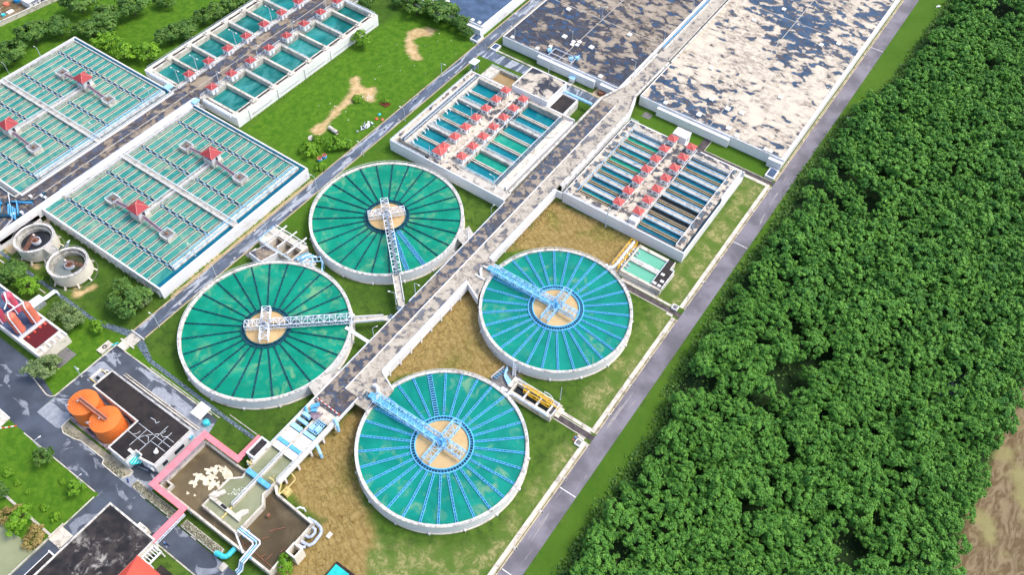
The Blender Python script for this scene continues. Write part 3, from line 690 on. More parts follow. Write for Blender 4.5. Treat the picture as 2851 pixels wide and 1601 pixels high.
    b = thing('chamber', 'low dark roofed chamber between the pump house and the raised road', 'chamber', (-147,268,0))
    MB().box(-152.2,261.8,-.2,-143.2,274.3,4.4).build('walls', MT['white_dirty'], b); MB().box(-151.6,262.4,4.4,-144.1,273.7,4.46).build('roof', MT['roof_black'], b)
    m = MB(); m.box(-144,262.4,4.4,-143.6,273.7,4.9); m.box(-151.6,274,4.4,-143.5,274.4,4.9); m.build('parapet', MT['white'], b)
    b = thing('wash_water_basin', 'open concrete basin of brown water beside the pump house', 'basin', (-181,266,0))
    MB().ring(0,0,0,0,0,0,3) if 0 else None
    m = MB(); m.box(-190.4,261.3,-.2,-172.1,262,5.2); m.box(-190.4,270.2,-.2,-172.1,270.8,5.2); m.box(-190.4,262,-.2,-189.8,270.2,5.2); m.box(-185.4,262,-.2,-184.8,270.2,5.2); m.build('wall', MT['concrete'], b)
    MB().box(-189.8,262,-.2,-185.4,270.2,5.0).build('cover', MT['concrete_pale'], b); MB().sheet(-184.8,262,-172.2,270.2,3.6).build('water', MT['w_tan'], b)
    MB().rail([(-190,270.5,5.2),(-172.3,270.5,5.2)],1,.12).rail([(-189,262,5.2),(-185,262,5.2)],1,.12).build('guard_rail', MT['steel_white'], b)
    k = thing('stair_tower', 'small grey roofed stair tower at the far corner of the block by the service road', 'tower', (-197.5,266,0))
    m = MB()
    for x in (-199,-196.6):
        for y in (265.2,268.2): m.bar((x,y,0),(x,y,6.2),.25)
    m.box(-199.4,264.8,6.0,-196.2,268.8,6.3); m.build('frame', MT['steel_grey'], k); MB().hip(-199.7,264.5,-195.9,269.1,6.3,6.8).build('roof', MT['steel_white'], k)
    MB().box(-199.2,265,3,-196.4,268.4,3.2).build('landing', MT['grating'], k)
    MB().tube([(-152.2,276.2,4.2),(-137,276.2,4.2)], .75, 14).build('tmp', MT['blue_light'])
    o = bpy.data.objects['tmp']; o.name = 'water_main'; tag(o, 'light blue pipe between the pump house and raised road', 'pipe')
m = Mat('stained_beige_roof', .8); a = m.noise(.09,7,.62,.8); f = m.noise(.5,6,.7)
m.color(m.mix(m.ramp(a,.46,.56), (.035,.04,.055), m.mix(m.ramp(f,.35,.7), (.42,.36,.29), (.60,.53,.43)))); MT['pump_roof'] = m.m
MT['w_tan'] = water('tan_settling_water', (.30,.20,.09), (.36,.25,.12), (.27,.18,.08), .6, .1, .2)
filter_left()

def filter_far():
    t = thing('filter_block', 'long cream filter block with red huts and a wet deck along the field', 'filter block', (-288,225,0), 'filter blocks')
    Z = 5.6; YE = 290
    m = MB(); m.box(-318,169.6,-.3,-297.6,YE,2.2); m.box(-297.6,169.6,-.3,-281.0,YE,2.25); m.box(-281.0,171.2,-.3,-259.2,267.8,2.2); m.build('base', MT['white_wall'], t)
    m = MB(); m.box(-259.7,171.2,2.2,-259.1,267.8,Z+.3); m.box(-280.5,267.2,2.2,-259.7,267.9,Z+.3); m.box(-318.2,169.6,2.2,-317.6,YE,Z); m.box(-280.5,171.2,2.2,-259.7,171.9,Z); m.box(-317.6,169.6,2.2,-298,170.2,Z); m.build('wall', MT['white_wall'], t)
    m = MB(); m.box(-263.2,171.9,2.2,-259.7,267.2,Z-.25); m.box(-317.6,170.2,2.2,-314.6,YE,Z-.25); m.split('outer_channel', MT['concrete_pale'], t)
    MB().box(-298,169.7,2.2,-295.0,YE,Z).box(-283.2,171,2.2,-280.5,YE,Z).split('side_deck', MT['concrete'], t)
    for s, xa, xb, y0, n in (('l',-314.6,-298,171.6,10),('r',-280.5,-263.2,173.6,8)):
        for k in range(n):
            ya, yb = y0+k*12+.0, y0+(k+1)*12
            if s == 'r' and k == n-1: yb = 267.2
            MB().sheet(xa,ya+.5,xb,yb-.5,3.0).build('basin_water', MT['w_far'], t)
            b = MB().box(xa,yb-.55,2.2,xb,yb+.55,Z-.1).build('dividing_wall', MT['concrete_pale'], t)
            if k % 2: MB().rail([(xa,yb,Z-.1),(xb,yb,Z-.1)],1,.12).build('rail', MT['steel_white'], b)
            xo0, xo1 = (-262.4,-261.4) if s == 'r' else (-316.6,-315.6)
            MB().box(xo0,ya+1.2,Z-.3,xo1,yb-3.2,Z-.22).build('slot', MT['dark'], t)
            b = MB().box(xo0-.6,yb-2.6,Z-.25,xo1+.9,yb-.6,Z+.35).build('gate_box', MT['concrete_pale'], t); MB().cyl((xo0+xo1)/2,yb-1.6,.3,Z+.35,Z+1.1,8).build('valve_head', MT['steel_grey'], b)
        m = MB(); m.box(xa,y0-.6,2.2,xb,y0+.45,Z-.05); m.split('end_wall', MT['concrete_pale'], t)
    m = MB()
    for k in range(9):
        y = 179.4+k*12
        for j in range(4): m.box(-298+.3,y+j*1.3,Z,-296.2,y+j*1.3+.7,Z+.35); 
        for j in range(4): 
            if y < 262: m.box(-282.6,y+j*1.3,Z,-281,y+j*1.3+.7,Z+.35)
    m.split('valve_box', MT['white_dirty'], t)
    rail_part(t, [(-283.1,172,Z),(-283.1,268,Z)]); rail_part(t, [(-295,171,Z),(-295,268,Z)]); rail_part(t, [(-317.9,171,Z),(-317.9,285,Z)], 'steel_grey'); rail_part(t, [(-280.4,268,Z),(-261,268,Z)])
    m = MB(); 
    for y in (178,196,214,232,250): m.box(-259.1,y,.2,-258.95,y+.25,Z); m.box(-259.08,y+2,2.1,-258.95,y+14,2.35)
    m.split('down_pipe', MT['steel_grey'], t)
    MB().box(-315,171.0,3,-300,171.5,5.2).build('weir_panel', MT['white'], t)
    m = MB(); m.tube([(-280,171.2,5.2),(-262.5,171.2,5.2)], .9, 14).tube([(-314,169.8,5.2),(-300,169.8,5.2)], .9, 14).split('header_pipe', MT['steel_white'], t)
    g = 'huts on the long filter block'
    for k in range(8):
        hut_old.put((-296,177.8+k*12.02,Z), f'dark red hut on long filter block, tree side row, {ORD[k]} from settling tanks', g)
        if k < 8: hut_old.put((-280.8,177.6+k*12.06,Z), f'dark red hut on long filter block, field side row, {ORD[k]} from settling tanks', g)
    # wet deck that runs on between the two settling tanks
    d = thing('covered_channel', 'wet brown deck of the covered channel between the two settling tanks', 'channel deck', (-289,130,0))
    MB().box(-295.6,84,2.3,-284.0,169.5,5.3).box(-295.0,169.71,2.3,-283.3,YE,5.42).split('deck', MT['deck_wet'], d)
    m = MB(); m.box(-296.1,84,2.3,-295.6,169.5,6.0); m.box(-289.3,84,5.3,-289.0,YE,5.5); m.split('kerb', MT['concrete'], d)
    MB().box(-283.9,66,2.3,-281.6,169.4,6.3).build('white_capping', MT['white'], d)
    MB().rail([(-295.3,97,5.3),(-295.3,169,5.3)],1,.1).rail([(-284.2,97,5.3),(-284.2,169,5.3)],1,.1).build('guard_rail', MT['steel_white'], d)
    m = MB(); m.box(-282.6,165.9,6.3,-280.2,169.4,7.0); m.build('gate_house', MT['blue_light'], d)
    m = MB(); m.box(-300.5,165.5,6,-297.5,169.0,6.8); o = tag(m.build('gate_platform', MT['blue_light']), 'small light blue gate platform between far settling tank and long filter block', 'platform')
filter_far()

# ------------------------------------------------------------------ settling tanks
def settling(dx, dy, label, key):
    Xa, Xb, Ya, Yb, Z = -281.4+dx, -211.8+dx, 86.2+dy, 166.4+dy, 6.0
    t = thing('settling_tank', label, 'settling tank', ((Xa+Xb)/2,(Ya+Yb)/2,0), 'settling tanks')
    ZW = 5.2
    m = MB(); m.box(Xa,Ya,-.3,Xb,Ya+.6,Z-.2); m.box(Xa,Yb-.5,-.3,Xb,Yb,Z); m.box(Xa,Ya+.6,-.3,Xa+.5,Yb-.5,Z); m.box(Xb-.5,Ya+.6,-.3,Xb,Yb-.5,Z); m.build('wall', MT['white_wall'], t)
    m = MB()
    for k in range(17): m.box(Xa+1+k*4.15,Ya-.5,-.3,Xa+1.5+k*4.15,Ya,3.2)
    m.split('buttress', MT['white_dirty'], t)
    MB().sheet(Xa+.5,Ya+.6,Xb-.5,Yb-.5,ZW).build('water', MT['w_settle'], t)
    m = MB(); m.box(Xa+.5,Yb-2.3,3,Xb-3,Yb-1.9,5.9); m.box(Xb-3.4,Ya+10,3,Xb-3.0,Yb-1.9,5.9); m.split('ledge', MT['concrete_rim'], t)
    m = MB(); m.box(Xa+.5,Yb-1.9,ZW-.1,Xb-.5,Yb-.5,ZW+.03); m.box(Xb-3.0,Ya+.6,ZW-.1,Xb-.5,Yb-1.9,ZW+.03); m.split('overflow_channel', MT['w_filter_deep'], t)
    # launder troughs, six rows of fifteen
    rows = ((87.0,95.2),(97.0,114.9),(116.7,124.2),(127.0,133.6),(135.4,153.6),(155.4,163.6))
    for a, b in rows:
        for k in range(15):
            x = -277.3+k*4.13+dx; m = MB()
            if x > Xb-5: continue
            for o in (-.43, .43): m.box(x+o-.08,a+dy,4.7,x+o+.08,b+dy,5.56)
            m.mat(1).box(x-.35,a+dy,4.7,x+.35,b+dy,5.42); m.build('trough', [MT['cream_edge'], MT['dark_trough']], t)
    for y in (96.1, 115.8, 134.5, 154.5):
        y += dy; m = MB()
        for k in range(16):
            x0 = -277.3-4.13+.65+k*4.13+dx; x1 = x0+4.13-1.3
            x0, x1 = max(x0, Xa+.8), min(x1, Xb-3.2)
            if x1 > x0+.5:
                for s in (-1, 1): m.mat(0).box(x0,y+s*.75-.11,4.7,x1,y+s*.75+.11,5.60)
            m.mat(2).box(x1-.2,y-.3,5.3,x1+1.5,y+.3,5.5)
        m.mat(1).box(Xa+.8,y-.6,4.7,Xb-3.2,y+.6,5.27); m.build('channel', [MT['cream_edge'], MT['blue_dark'], MT['steel_grey_pale']], t)
    b = MB().box(Xa+.5,124.4+dy,4.9,Xb-.4,126.8+dy,6.1).build('centre_walkway', MT['concrete'], t)
    MB().rail([(Xa+1,124.5+dy,6.1),(Xb-1,124.5+dy,6.1)],1,.14).rail([(Xa+1,126.7+dy,6.1),(Xb-1,126.7+dy,6.1)],1,.14).build('rail', MT['steel_white'], b)
    b = MB().box(Xa+.5,Ya+9.5,4.9,Xa+2.6,Yb-2.2,6.05).build('edge_walkway', MT['concrete'], t); MB().rail([(Xa+2.6,Ya+10,6.05),(Xa+2.6,Yb-3,6.05)],1,.12).build('rail', MT['steel_white'], b)
    b = MB().box(Xb-5.2,Ya+10,4.9,Xb-3.41,Yb-2.3,6.0).build('edge_walkway', MT['concrete_rim'], t); MB().rail([(Xb-5.2,Ya+10,6.0),(Xb-5.2,Yb-3,6)],1,.14).rail([(Xb-3.4,Ya+10,6.0),(Xb-3.4,Yb-3,6)],1,.14).build('rail', MT['blue_light'], b)
    for hy, nm in ((107.2,'nearer'),(146.0,'farther')):
        y0, y1 = (hy+dy+3, 124.4+dy) if hy < 120 else (126.8+dy, hy+dy-3)
        x = -246.7+dx
        b = MB().box(x-1,y0,5.2,x+1,y1,6.12).build('link_walkway', MT['concrete'], t); MB().rail([(x-1,y0,6.1),(x-1,y1,6.1)],1,.12).rail([(x+1,y0,6.1),(x+1,y1,6.1)],1,.12).build('rail', MT['steel_white'], b)
        for s, xx in ((-1,-261.6),(1,-229.3)):
            yy = hy-1.2+dy; b = MB().cbox(xx+dx,yy,4,5.0,4.4,7.3).build('drive_chamber', MT['concrete_pale'], t)
            MB().cbox(xx+dx,yy,7.3,4.4,3.8,7.36).build('top_slab', MT['concrete_dark'], b); MB().rail([(xx+dx-2.4,yy-2.1,7.3),(xx+dx+2.4,yy-2.1,7.3),(xx+dx+2.4,yy+2.1,7.3),(xx+dx-2.4,yy+2.1,7.3),(xx+dx-2.4,yy-2.1,7.3)],.9,.11).build('rail', MT['steel_white'], b)
            MB().cbox(xx+dx-.4*s,yy,7.36,.8,.7,8.0).build('motor', MT['rust'], b)
            m = MB(); m.bar((xx+dx-s*2.2,yy,7.7),(x+s*3,hy+dy-.6,8.6),.5); m.bar((xx+dx-s*2.2,yy-.6,7.2),(x+s*3,hy+dy-1.2,8.0),1.0,.15); m.bar((xx+dx-s*2.2,yy-1,8.0),(x+s*3,hy+dy-1.6,9),.1); m.build('shaft_gantry', MT['mauve_pipe'], t)
        hut_big.put((x,hy+dy,7.4), f'large red roofed drive house in the {key} settling tank, {nm} the bottom of the photo', 'drive houses over the settling tanks')
    return t
MT['cream_edge'] = worn('trough_edge', (.74,.68,.55), (.32,.28,.22), .4, .4); MT['dark_trough'] = plain('trough_inside', (.035,.06,.065), .4, .3); MT['steel_grey_pale'] = plain('gate_plate', (.24,.36,.46), .5)
def make_big_hut():
    t = thing('drive_house', '-', 'drive house')
    MB().box(-3.0,-2.7,-2.2,3.0,2.7,0).build('plinth', MT['concrete_pale'], t)
    MB().box(-2.6,-2.3,0,2.6,2.3,3.4).build('walls', MT['white_wall'], t)
    r = MB().hip(-3.5,-3.1,3.5,3.1,3.4,5.8).build('roof', MT['red_roof_old'], t)
    m = MB()
    for sx, sy in ((1,1),(1,-1),(-1,1),(-1,-1)): m.bar((sx*3.5,sy*3.1,3.44),(0,0,5.85),.16)
    m.build('ridge_cap', MT['ridge'], r)
    for x0, x1 in ((-1.9,-.9),(.9,2.1)): MB().box(x0,-2.36,1.2,x1,-2.2,2.3).build('window', MT['glass'], t)
    MB().box(2.5,-.5,.05,2.66,.6,2.2).build('door', MT['glass'], t)
    MB().box(-.5,-2.6,1.6,.9,-2.3,2.0).build('canopy', MT['blue_strong'], t)
    return t
hut_big = Proto(make_big_hut())
settling(0, 0, 'rectangular settling tank with cream troughs beside the service road', 'roadside')
settling(-82.6, 0, 'rectangular settling tank with cream troughs at the left edge beyond the wet deck', 'far')
# ------------------------------------------------------------------ covered reservoirs
hatches = {}
def reservoir(label, x0, x1, y0, y1, mat, hatch, joints_x, joints_y, boxes):
    t = thing('covered_reservoir', label, 'reservoir', ((x0+x1)/2,y0,0), 'covered reservoirs'); Z = 4.9
    m = MB(); m.prism([(x0,y0),(x1,y0),(x1,y1),(x0,y1)], -.3, Z-.05); m.build('walls', MT['white_wall'], t)
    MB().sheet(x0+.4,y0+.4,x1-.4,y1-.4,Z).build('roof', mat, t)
    m = MB(); m.box(x0-.05,y0-.05,Z-.06,x1+.05,y0+.4,Z+.3); m.box(x0-.05,y0+.4,Z-.06,x0+.4,y1,Z+.3); m.box(x1-1.3,y0+.4,Z-.06,x1+.05,y1,Z+.3); m.build('parapet', MT['white'], t)
    for a, b in boxes:
        bx = MB().box(a,y0-2.0,-.2,b,y0-.06,Z-.9).build('valve_gallery', MT['white_wall'], t); MB().box(a-.05,y0-2.1,Z-.9,b+.05,y0-.061,Z-.55).build('coping', MT['white'], bx)
    m = MB()
    for x in joints_x: m.box(x-.18,y0+.5,Z,x+.18,y1-1,Z+.02)
    for y in joints_y: m.box(x0+.5,y-.18,Z,x1-.5,y+.18,Z+.025)
    m.build('expansion_joint', MT['joint'], t)
    for x, y, w in hatch:
        h = MB().cbox(x,y,Z+.03,w,w*1.15,Z+.65).build('hatch', MT['white'], t); MB().cbox(x,y,Z+.65,w+.2,w*1.15+.2,Z+.75).build('lid', MT['sheet_white'], h)
    rail_part(t, [(x0+.2,y0+.2,Z+.3),(x1-.2,y0+.2,Z+.3)], 'steel_grey', .8, .09)
    return t
MT['joint'] = worn('joint_strip', (.50,.46,.40), (.2,.18,.16), .5, .4)
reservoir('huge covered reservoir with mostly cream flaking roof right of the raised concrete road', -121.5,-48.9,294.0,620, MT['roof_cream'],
  [(-103.7,332.8,1.7),(-93.1,312.1,1.9),(-84.1,310.3,2),(-77.6,311.8,2),(-93,298.7,2),(-77.8,298.5,2.1),(-56,295.6,1.6),(-58.2,295.4,1.6),(-72.7,296,1.7),(-67.4,383,1.9),(-60.7,389.4,1.8),(-67.5,333,1.9),(-109.4,296.6,1.6),(-103.7,381.9,1.8),(-95,400,1.8)],
  [-85.6], [344,394,450], [(-111.2,-74.5),(-55.2,-48.9)])
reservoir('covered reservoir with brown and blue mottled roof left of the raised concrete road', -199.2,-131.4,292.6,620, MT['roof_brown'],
  [(-185.1,331.6,1.9),(-174.3,310.8,2),(-149,332,1.9),(-159,311.5,2),(-168.4,309.8,1.5),(-166,311.6,1.5),(-167.8,307.6,1.5),(-165.6,308.8,1.5),(-175.5,299.7,1.4),(-143.7,294.9,1.8),(-179.9,294.6,1.6),(-194.8,294.7,1.5)],
  [-166.8], [335,385], [(-177.2,-144.6),(-141.5,-132)])
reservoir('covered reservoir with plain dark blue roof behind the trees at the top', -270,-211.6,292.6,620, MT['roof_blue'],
  [(-238.8,298.9,1.8),(-244.9,294.3,1.6),(-219.1,294.3,1.4),(-215,294.5,1.4)], [], [350], [(-222,-211.6)])
m = MB()
for x, y, s in ((-174,296.6,1.6),(-162,297.2,1.5),(-160,299.6,1.7)): m.box(x-s/2,y-s/2,4.95,x+s/2,y+s/2,6.3); m.bar((x-s,y,6.3),(x+s,y,6.3),.3); m.bar((x,y-s,5.9),(x,y+s*1.3,5.9),.4)
o = tag(m.build('pump_set', MT['blue_light']), 'cluster of light blue pumps on the brown mottled reservoir roof', 'pumps')
m = MB(); m.rail([(-172.5,293.2,4.95),(-172.5,299.5,4.95),(-160,299.5,4.95),(-160,293.2,4.95)],1,.12); m.bar((-172.5,295,6),(-160,295,6),.2); tag(m.build('pump_railing', MT['steel_white']), 'white railing round the pumps on the brown mottled reservoir roof', 'railing')
# low chambers by the junction
for nm, x0, y0, x1, y1, lab in (('-',-214.6,285.6,-209.9,291.2,'grey lidded white chamber at the corner of the dark blue reservoir'),('-',-202.2,285.6,-198.4,290.4,'grey lidded white chamber at the corner of the brown mottled reservoir'),('-',-52.8,285.0,-48.5,291.2,'blue lidded white chamber at the corner of the cream reservoir by the perimeter road')):
    t = thing('valve_chamber', lab, 'chamber', ((x0+x1)/2,(y0+y1)/2,0)); MB().box(x0,y0,-.2,x1,y1,1.2).build('walls', MT['white_wall'], t)
    MB().box(x0+.6,y0+.6,1.2,x1-.6,y1-.6,1.3).build('lid', MT['roof_blue'], t)
# ------------------------------------------------------------------ raised concrete road on columns
t = thing('raised_road', 'long raised concrete road deck down the middle between filter blocks and clarifiers', 'raised road', (-127,200,0))
Z = 5.3
MB().prism([(-132.8,85.2),(-127.1,85.2),(-127.1,96.2),(-127.1,219),(-127.1,281),(-129.8,296),(-129.8,324),(-134.9,324) if 0 else (-129.8,323.9),(-130.1,296),(-134.6,281.5),(-133.9,222),(-132.9,204)], 4.6, Z).build('deck_lane', MT['deck_patch'], t) if 0 else None
MB().prism([(-132.9,85.2),(-127.25,85.2),(-127.25,280.5),(-134.4,280.5),(-133.6,206)], 4.5, Z).build('deck_lane', MT['deck_patch'], t)
MB().prism([(-126.95,94.6),(-121.2,94.6),(-121.2,206),(-120.4,221.4),(-120.2,280.5),(-126.95,280.5)], 4.5, Z).build('deck_lane', MT['deck_pale2'] if 'deck_pale2' in MT else MT['deck_pale'], t)
MB().prism([(-134.4,280.5),(-120.2,280.5),(-123.0,291.6),(-122.4,640),(-129.6,640),(-129.8,296)], 4.5, Z+.05).build('deck_ramp', MT['deck_pale'], t)
MB().box(-127.25,94.6,4.6,-126.95,280.5,Z+.35).build('median_kerb', MT['white'], t)
def parapet(pts, w=.9, z0=Z, z1=Z+.75, mat='concrete_rim'):
    m = MB(); m.path([(x,y,(z0+z1)/2) for x,y in pts], w, z1-z0); m.build('parapet', MT[mat], t)
parapet([(-134.9,206),(-135.0,281.5),(-130.3,296),(-130.0,326)]); parapet([(-119.7,222),(-119.4,280),(-122.8,291.8),(-122.2,323.5)])
parapet([(-121.4,324.4),(-121.0,640)]); parapet([(-128.9,330.5),(-128.6,640)]); parapet([(-122.9,324.6),(-123.2,640)], .35)
m = MB(); m.path([(-119.2,222.4,3.6),(-118.9,280,3.6),(-122.3,291.5,3.6)], .3, 3.6); m.path([(-120.7,107.2,3.5),(-120.7,157.6,3.5)], 1.1, 4.2); m.path([(-121,107.3,3.6),(-113.4,104,3.6)], .4, 3.9); m.path([(-121,157.4,3.6),(-113,153.4,3.6)], .4, 3.9); m.path([(-120.3,172,3.5),(-120.0,219.2,3.5)], 1.0, 4.2); m.path([(-120.3,218.8,3.6),(-116.8,219.1,3.6)], .45, 3.9); m.path([(-133.3,70,3.8),(-133.3,132,3.8)], .35, 3.4); m.path([(-133.1,137,3.8),(-133.4,200.4,3.8)], .3, 3.4); m.split('side_beam', MT['white_wall'], t)
for x, ys in ((-120.4,[110+6*k for k in range(8)]+[176+6*k for k in range(8)]), (-119.1,[226+8*k for k in range(7)]), (-133.2,[90+8*k for k in range(13)])):
    for y in ys: MB().box(x-.35,y-.35,-.3,x+.35,y+.35,4.5).build('column', MT['white_wall'], t)
MB().rail([(-129.7,331,6),(-129.4,640,6)],1.1,.22,6,True).build('handrail', MT['blue_mid'], t)
m = MB(); 
for pts in ([(-132.9,99,Z),(-132.9,117,Z)],[(-132.9,127,Z),(-132.9,134,Z)],[(-132.8,137,Z),(-132.8,174.6,Z),(-135.6,178)+(Z,)],[(-133,180,Z),(-133,198,Z)],[(-121.2,107.4,Z),(-121.2,157.4,Z)],[(-120.8,172,Z),(-120.5,218.6,Z)]): m.rail(pts,1.0,.13)
m.build('handrail', MT['steel_white'], t)
# landing pads and catwalks out to the clarifiers
MB().prism([(-121.2,92.2),(-115.4,92.2),(-113.0,99.5),(-113.2,104),(-121.2,107)], 4.6, Z+.01).build('landing', MT['deck_pale'], t)
MB().prism([(-121.2,157.6),(-113.2,153.6),(-115.8,162),(-115.6,171),(-121,172)], 4.6, Z+.01).build('landing', MT['deck_pale'], t)
MB().prism([(-133,84.8),(-121.2,84.8),(-121.2,94.59),(-127.25,94.59),(-127.25,85.19),(-133,85.19)], 4.4, Z-.03).build('landing', MT['deck_wet'], t)
MB().prism([(-138.8,173.4),(-133.2,171.6),(-132.9,178.5),(-137.6,181)], 4.6, Z-.02).build('landing', MT['concrete'], t)
MB().prism([(-138.5,88),(-132.9,86),(-132.9,100),(-136.8,94)], 4.6, Z-.02).build('landing', MT['concrete'], t)
for pts in (((-145.8,118.6),(-136.6,126.4),(-132.9,129.4),(-132.9,126.0),(-135.2,124.9),(-144.4,116.6)), ((-145.9,143.0),(-137.2,135.0),(-133.0,131.4),(-132.9,134.8),(-134.6,136.2),(-143.9,144.9))):
    b = MB().prism(list(pts), 4.7, Z).build('catwalk', MT['concrete'], t)
    m = MB(); m.path([(*pts[0],Z+.3),(*pts[1],Z+.3)], .25, .9); m.path([(*pts[4],Z+.3),(*pts[5],Z+.3)], .25, .9); m.build('catwalk_wall', MT['white'], b)
m = MB(); m.box(-135.2,131.4,Z,-132.6,133.4,Z+.1); m.box(-135.0,126.6,Z,-132.6,128.6,Z+.1); m.split('floor_grating', MT['grating'], t)
b = MB().box(-144.6,113.8,4.4,-133.0,115.1,5.0).build('pipe_trough', MT['white'], t)
m = MB(); m.box(-120.5,95.6,Z,-117.6,98.2,Z+.05); m.split('floor_grating', MT['grating'], t)
m = MB(); m.tube([(-119.4,101,Z+.4),(-119,101,Z+1.6),(-117.6,100.9,Z+1.7),(-116,99.3,Z+1.2),(-114.8,97.2,Z+.4)], .75, 12); m.build('bent_pipe', MT['white'], t)
m = MB(); m.tube([(-120.4,166,Z+.3),(-119.8,164.5,Z+.9),(-118,162.6,Z+.4)], .5, 12); m.box(-120.4,161.8,Z,-116.2,162.4,Z+.5); m.box(-120.4,166.9,Z,-116,167.4,Z+.8); m.build('inlet_sill', MT['white'], t)
p = thing('person', 'person in orange clothes standing on the raised road parapet by the brown reservoir', 'person', (-130.4,300.6,6.05))
MT['yellow_pale'] = plain('faded_yellow_paint', (.62,.50,.20), .6); MT['foam_white'] = plain('white_foam', (.62,.66,.54), .7); MT['pipe_grey'] = plain('pale_grey_pipe', (.42,.47,.56), .5, .12)
# ------------------------------------------------------------------ a small standing figure, one continuous skinned body
def person(root, pose, shirt, trousers):
    """pose: joint -> (x,y,z) in metres above the feet"""
    J = list(pose['joints'].items()); names = [k for k, _ in J]; me = bpy.data.meshes.new('body')
    me.from_pydata([v[:3] for _, v in J], [(names.index(a), names.index(b)) for a, b in pose['bones']], [])
    o = bpy.data.objects.new('body', me); COL.objects.link(o); o.parent = root
    md = o.modifiers.new('Skin', 'SKIN'); sk = me.skin_vertices[0].data if me.skin_vertices else None
    if sk is None:
        bpy.context.view_layer.objects.active = o
        sk = me.skin_vertices[0].data
    for i, (_, v) in enumerate(J): sk[i].radius = (v[3], v[3])
    sk[names.index('pelvis')].use_root = True
    ss = o.modifiers.new('Subdivision', 'SUBSURF'); ss.levels = 1; ss.render_levels = 1
    me.materials.append(MT[trousers if shirt is None else shirt]); 
    h = pose['joints']['head']; m = MB(); m.lathe([(.01,h[2]-.02),(.10,h[2]+.01),(.115,h[2]+.07),(.09,h[2]+.13),(.01,h[2]+.16)], h[0], h[1], 12)
    hr = bpy.data.objects.new('hair', m.mesh('hair', MT['cloth_dark'])); COL.objects.link(hr); hr.parent = root
    return o
STAND = dict(joints=dict(pelvis=(0,0,.95,.15), chest=(0,0,1.28,.17), neck=(0,0,1.48,.07), head=(0,.02,1.62,.11), sl=(-.19,0,1.42,.075), el=(-.27,.02,1.15,.05), hl=(-.26,.10,.90,.035), sr=(.19,0,1.42,.075), er=(.27,.02,1.15,.05), hr=(.25,.10,.90,.035),
    tl=(-.10,0,.88,.10), kl=(-.11,.02,.48,.07), al=(-.12,0,.07,.05), fl=(-.13,.16,.03,.04), tr=(.10,0,.88,.10), kr=(.12,.05,.48,.07), ar=(.13,0,.07,.05), fr=(.14,.16,.03,.04)),
    bones=[('pelvis','chest'),('chest','neck'),('neck','head'),('chest','sl'),('sl','el'),('el','hl'),('chest','sr'),('sr','er'),('er','hr'),('pelvis','tl'),('tl','kl'),('kl','al'),('al','fl'),('pelvis','tr'),('tr','kr'),('kr','ar'),('ar','fr')])
RIDE = dict(joints={k:v for k,v in STAND['joints'].items()}, bones=STAND['bones'])
RIDE['joints'] = dict(pelvis=(0,-.1,.80,.15), chest=(0,.02,1.14,.17), neck=(0,.06,1.34,.07), head=(0,.10,1.48,.12), sl=(-.19,.02,1.28,.075), el=(-.28,.20,1.05,.05), hl=(-.25,.45,.98,.035), sr=(.19,.02,1.28,.075), er=(.28,.20,1.05,.05), hr=(.25,.45,.98,.035),
    tl=(-.12,0,.78,.10), kl=(-.18,.32,.66,.075), al=(-.16,.16,.28,.05), fl=(-.17,.30,.24,.04), tr=(.12,0,.78,.10), kr=(.18,.32,.66,.075), ar=(.16,.16,.28,.05), fr=(.17,.30,.24,.04))
person(p, STAND, 'cloth_orange', None)
MT['moto_blue'] = plain('blue_scooter_paint', (.02,.16,.55), .3, .1)
def make_moto():
    t = thing('motorcycle', '-', 'motorcycle')
    for y, n in ((-.62,'wheel'),(.66,'wheel')):
        m = MB(); m.tube([(0,y+.28*math.cos(a),.30+.28*math.sin(a)) for a in [2*math.pi*k/14 for k in range(15)]], .06, 6, False); w = m.build('wheel', MT['rubber'], t)
        MB().bar((-.05,y,.3),(.05,y,.3),.2).build('rim', MT['steel_grey'], w)
    m = MB(); m.tube([(0,-.75,.62),(0,-.3,.62),(0,.05,.45),(0,.40,.55),(0,.52,.95)], [.16,.19,.17,.19,.12], 8); m.tube([(0,.60,.62),(0,.72,.60),(0,.9,.5)], .09, 6); m.build('body', MT['moto_blue'], t)
    MB().tube([(0,-.72,.80),(0,-.35,.82),(0,.02,.76)], [.12,.15,.12], 8).build('seat', MT['rubber'], t)
    MB().bar((-.34,.46,1.02),(.34,.46,1.02),.07).build('handlebar', MT['steel_grey'], t); MB().bar((0,.56,.86),(0,.66,.86),.2).build('headlight', MT['white'], t)
    return t
moto = Proto(make_moto())
o = moto.put((-163.8,29.1,.06), 'blue motorcycle standing in the yard by the round planted island', 'motorcycles', R(60), 1.15)
o = moto.put((-137.2,21.7,.06), 'blue motorcycle under the end of the pink roofed bridge', 'motorcycles', R(100), 1.15)
o = moto.put((-207,232.2,.06), 'motorcycle being ridden along the service road', 'motorcycles', R(175), 1.1)
rider = thing('person', 'person in dark clothes riding the motorcycle on the service road', 'person', (-207,232.2,.06)); rider.rotation_euler = (0,0,R(175)); person(rider, RIDE, 'cloth_dark', None)

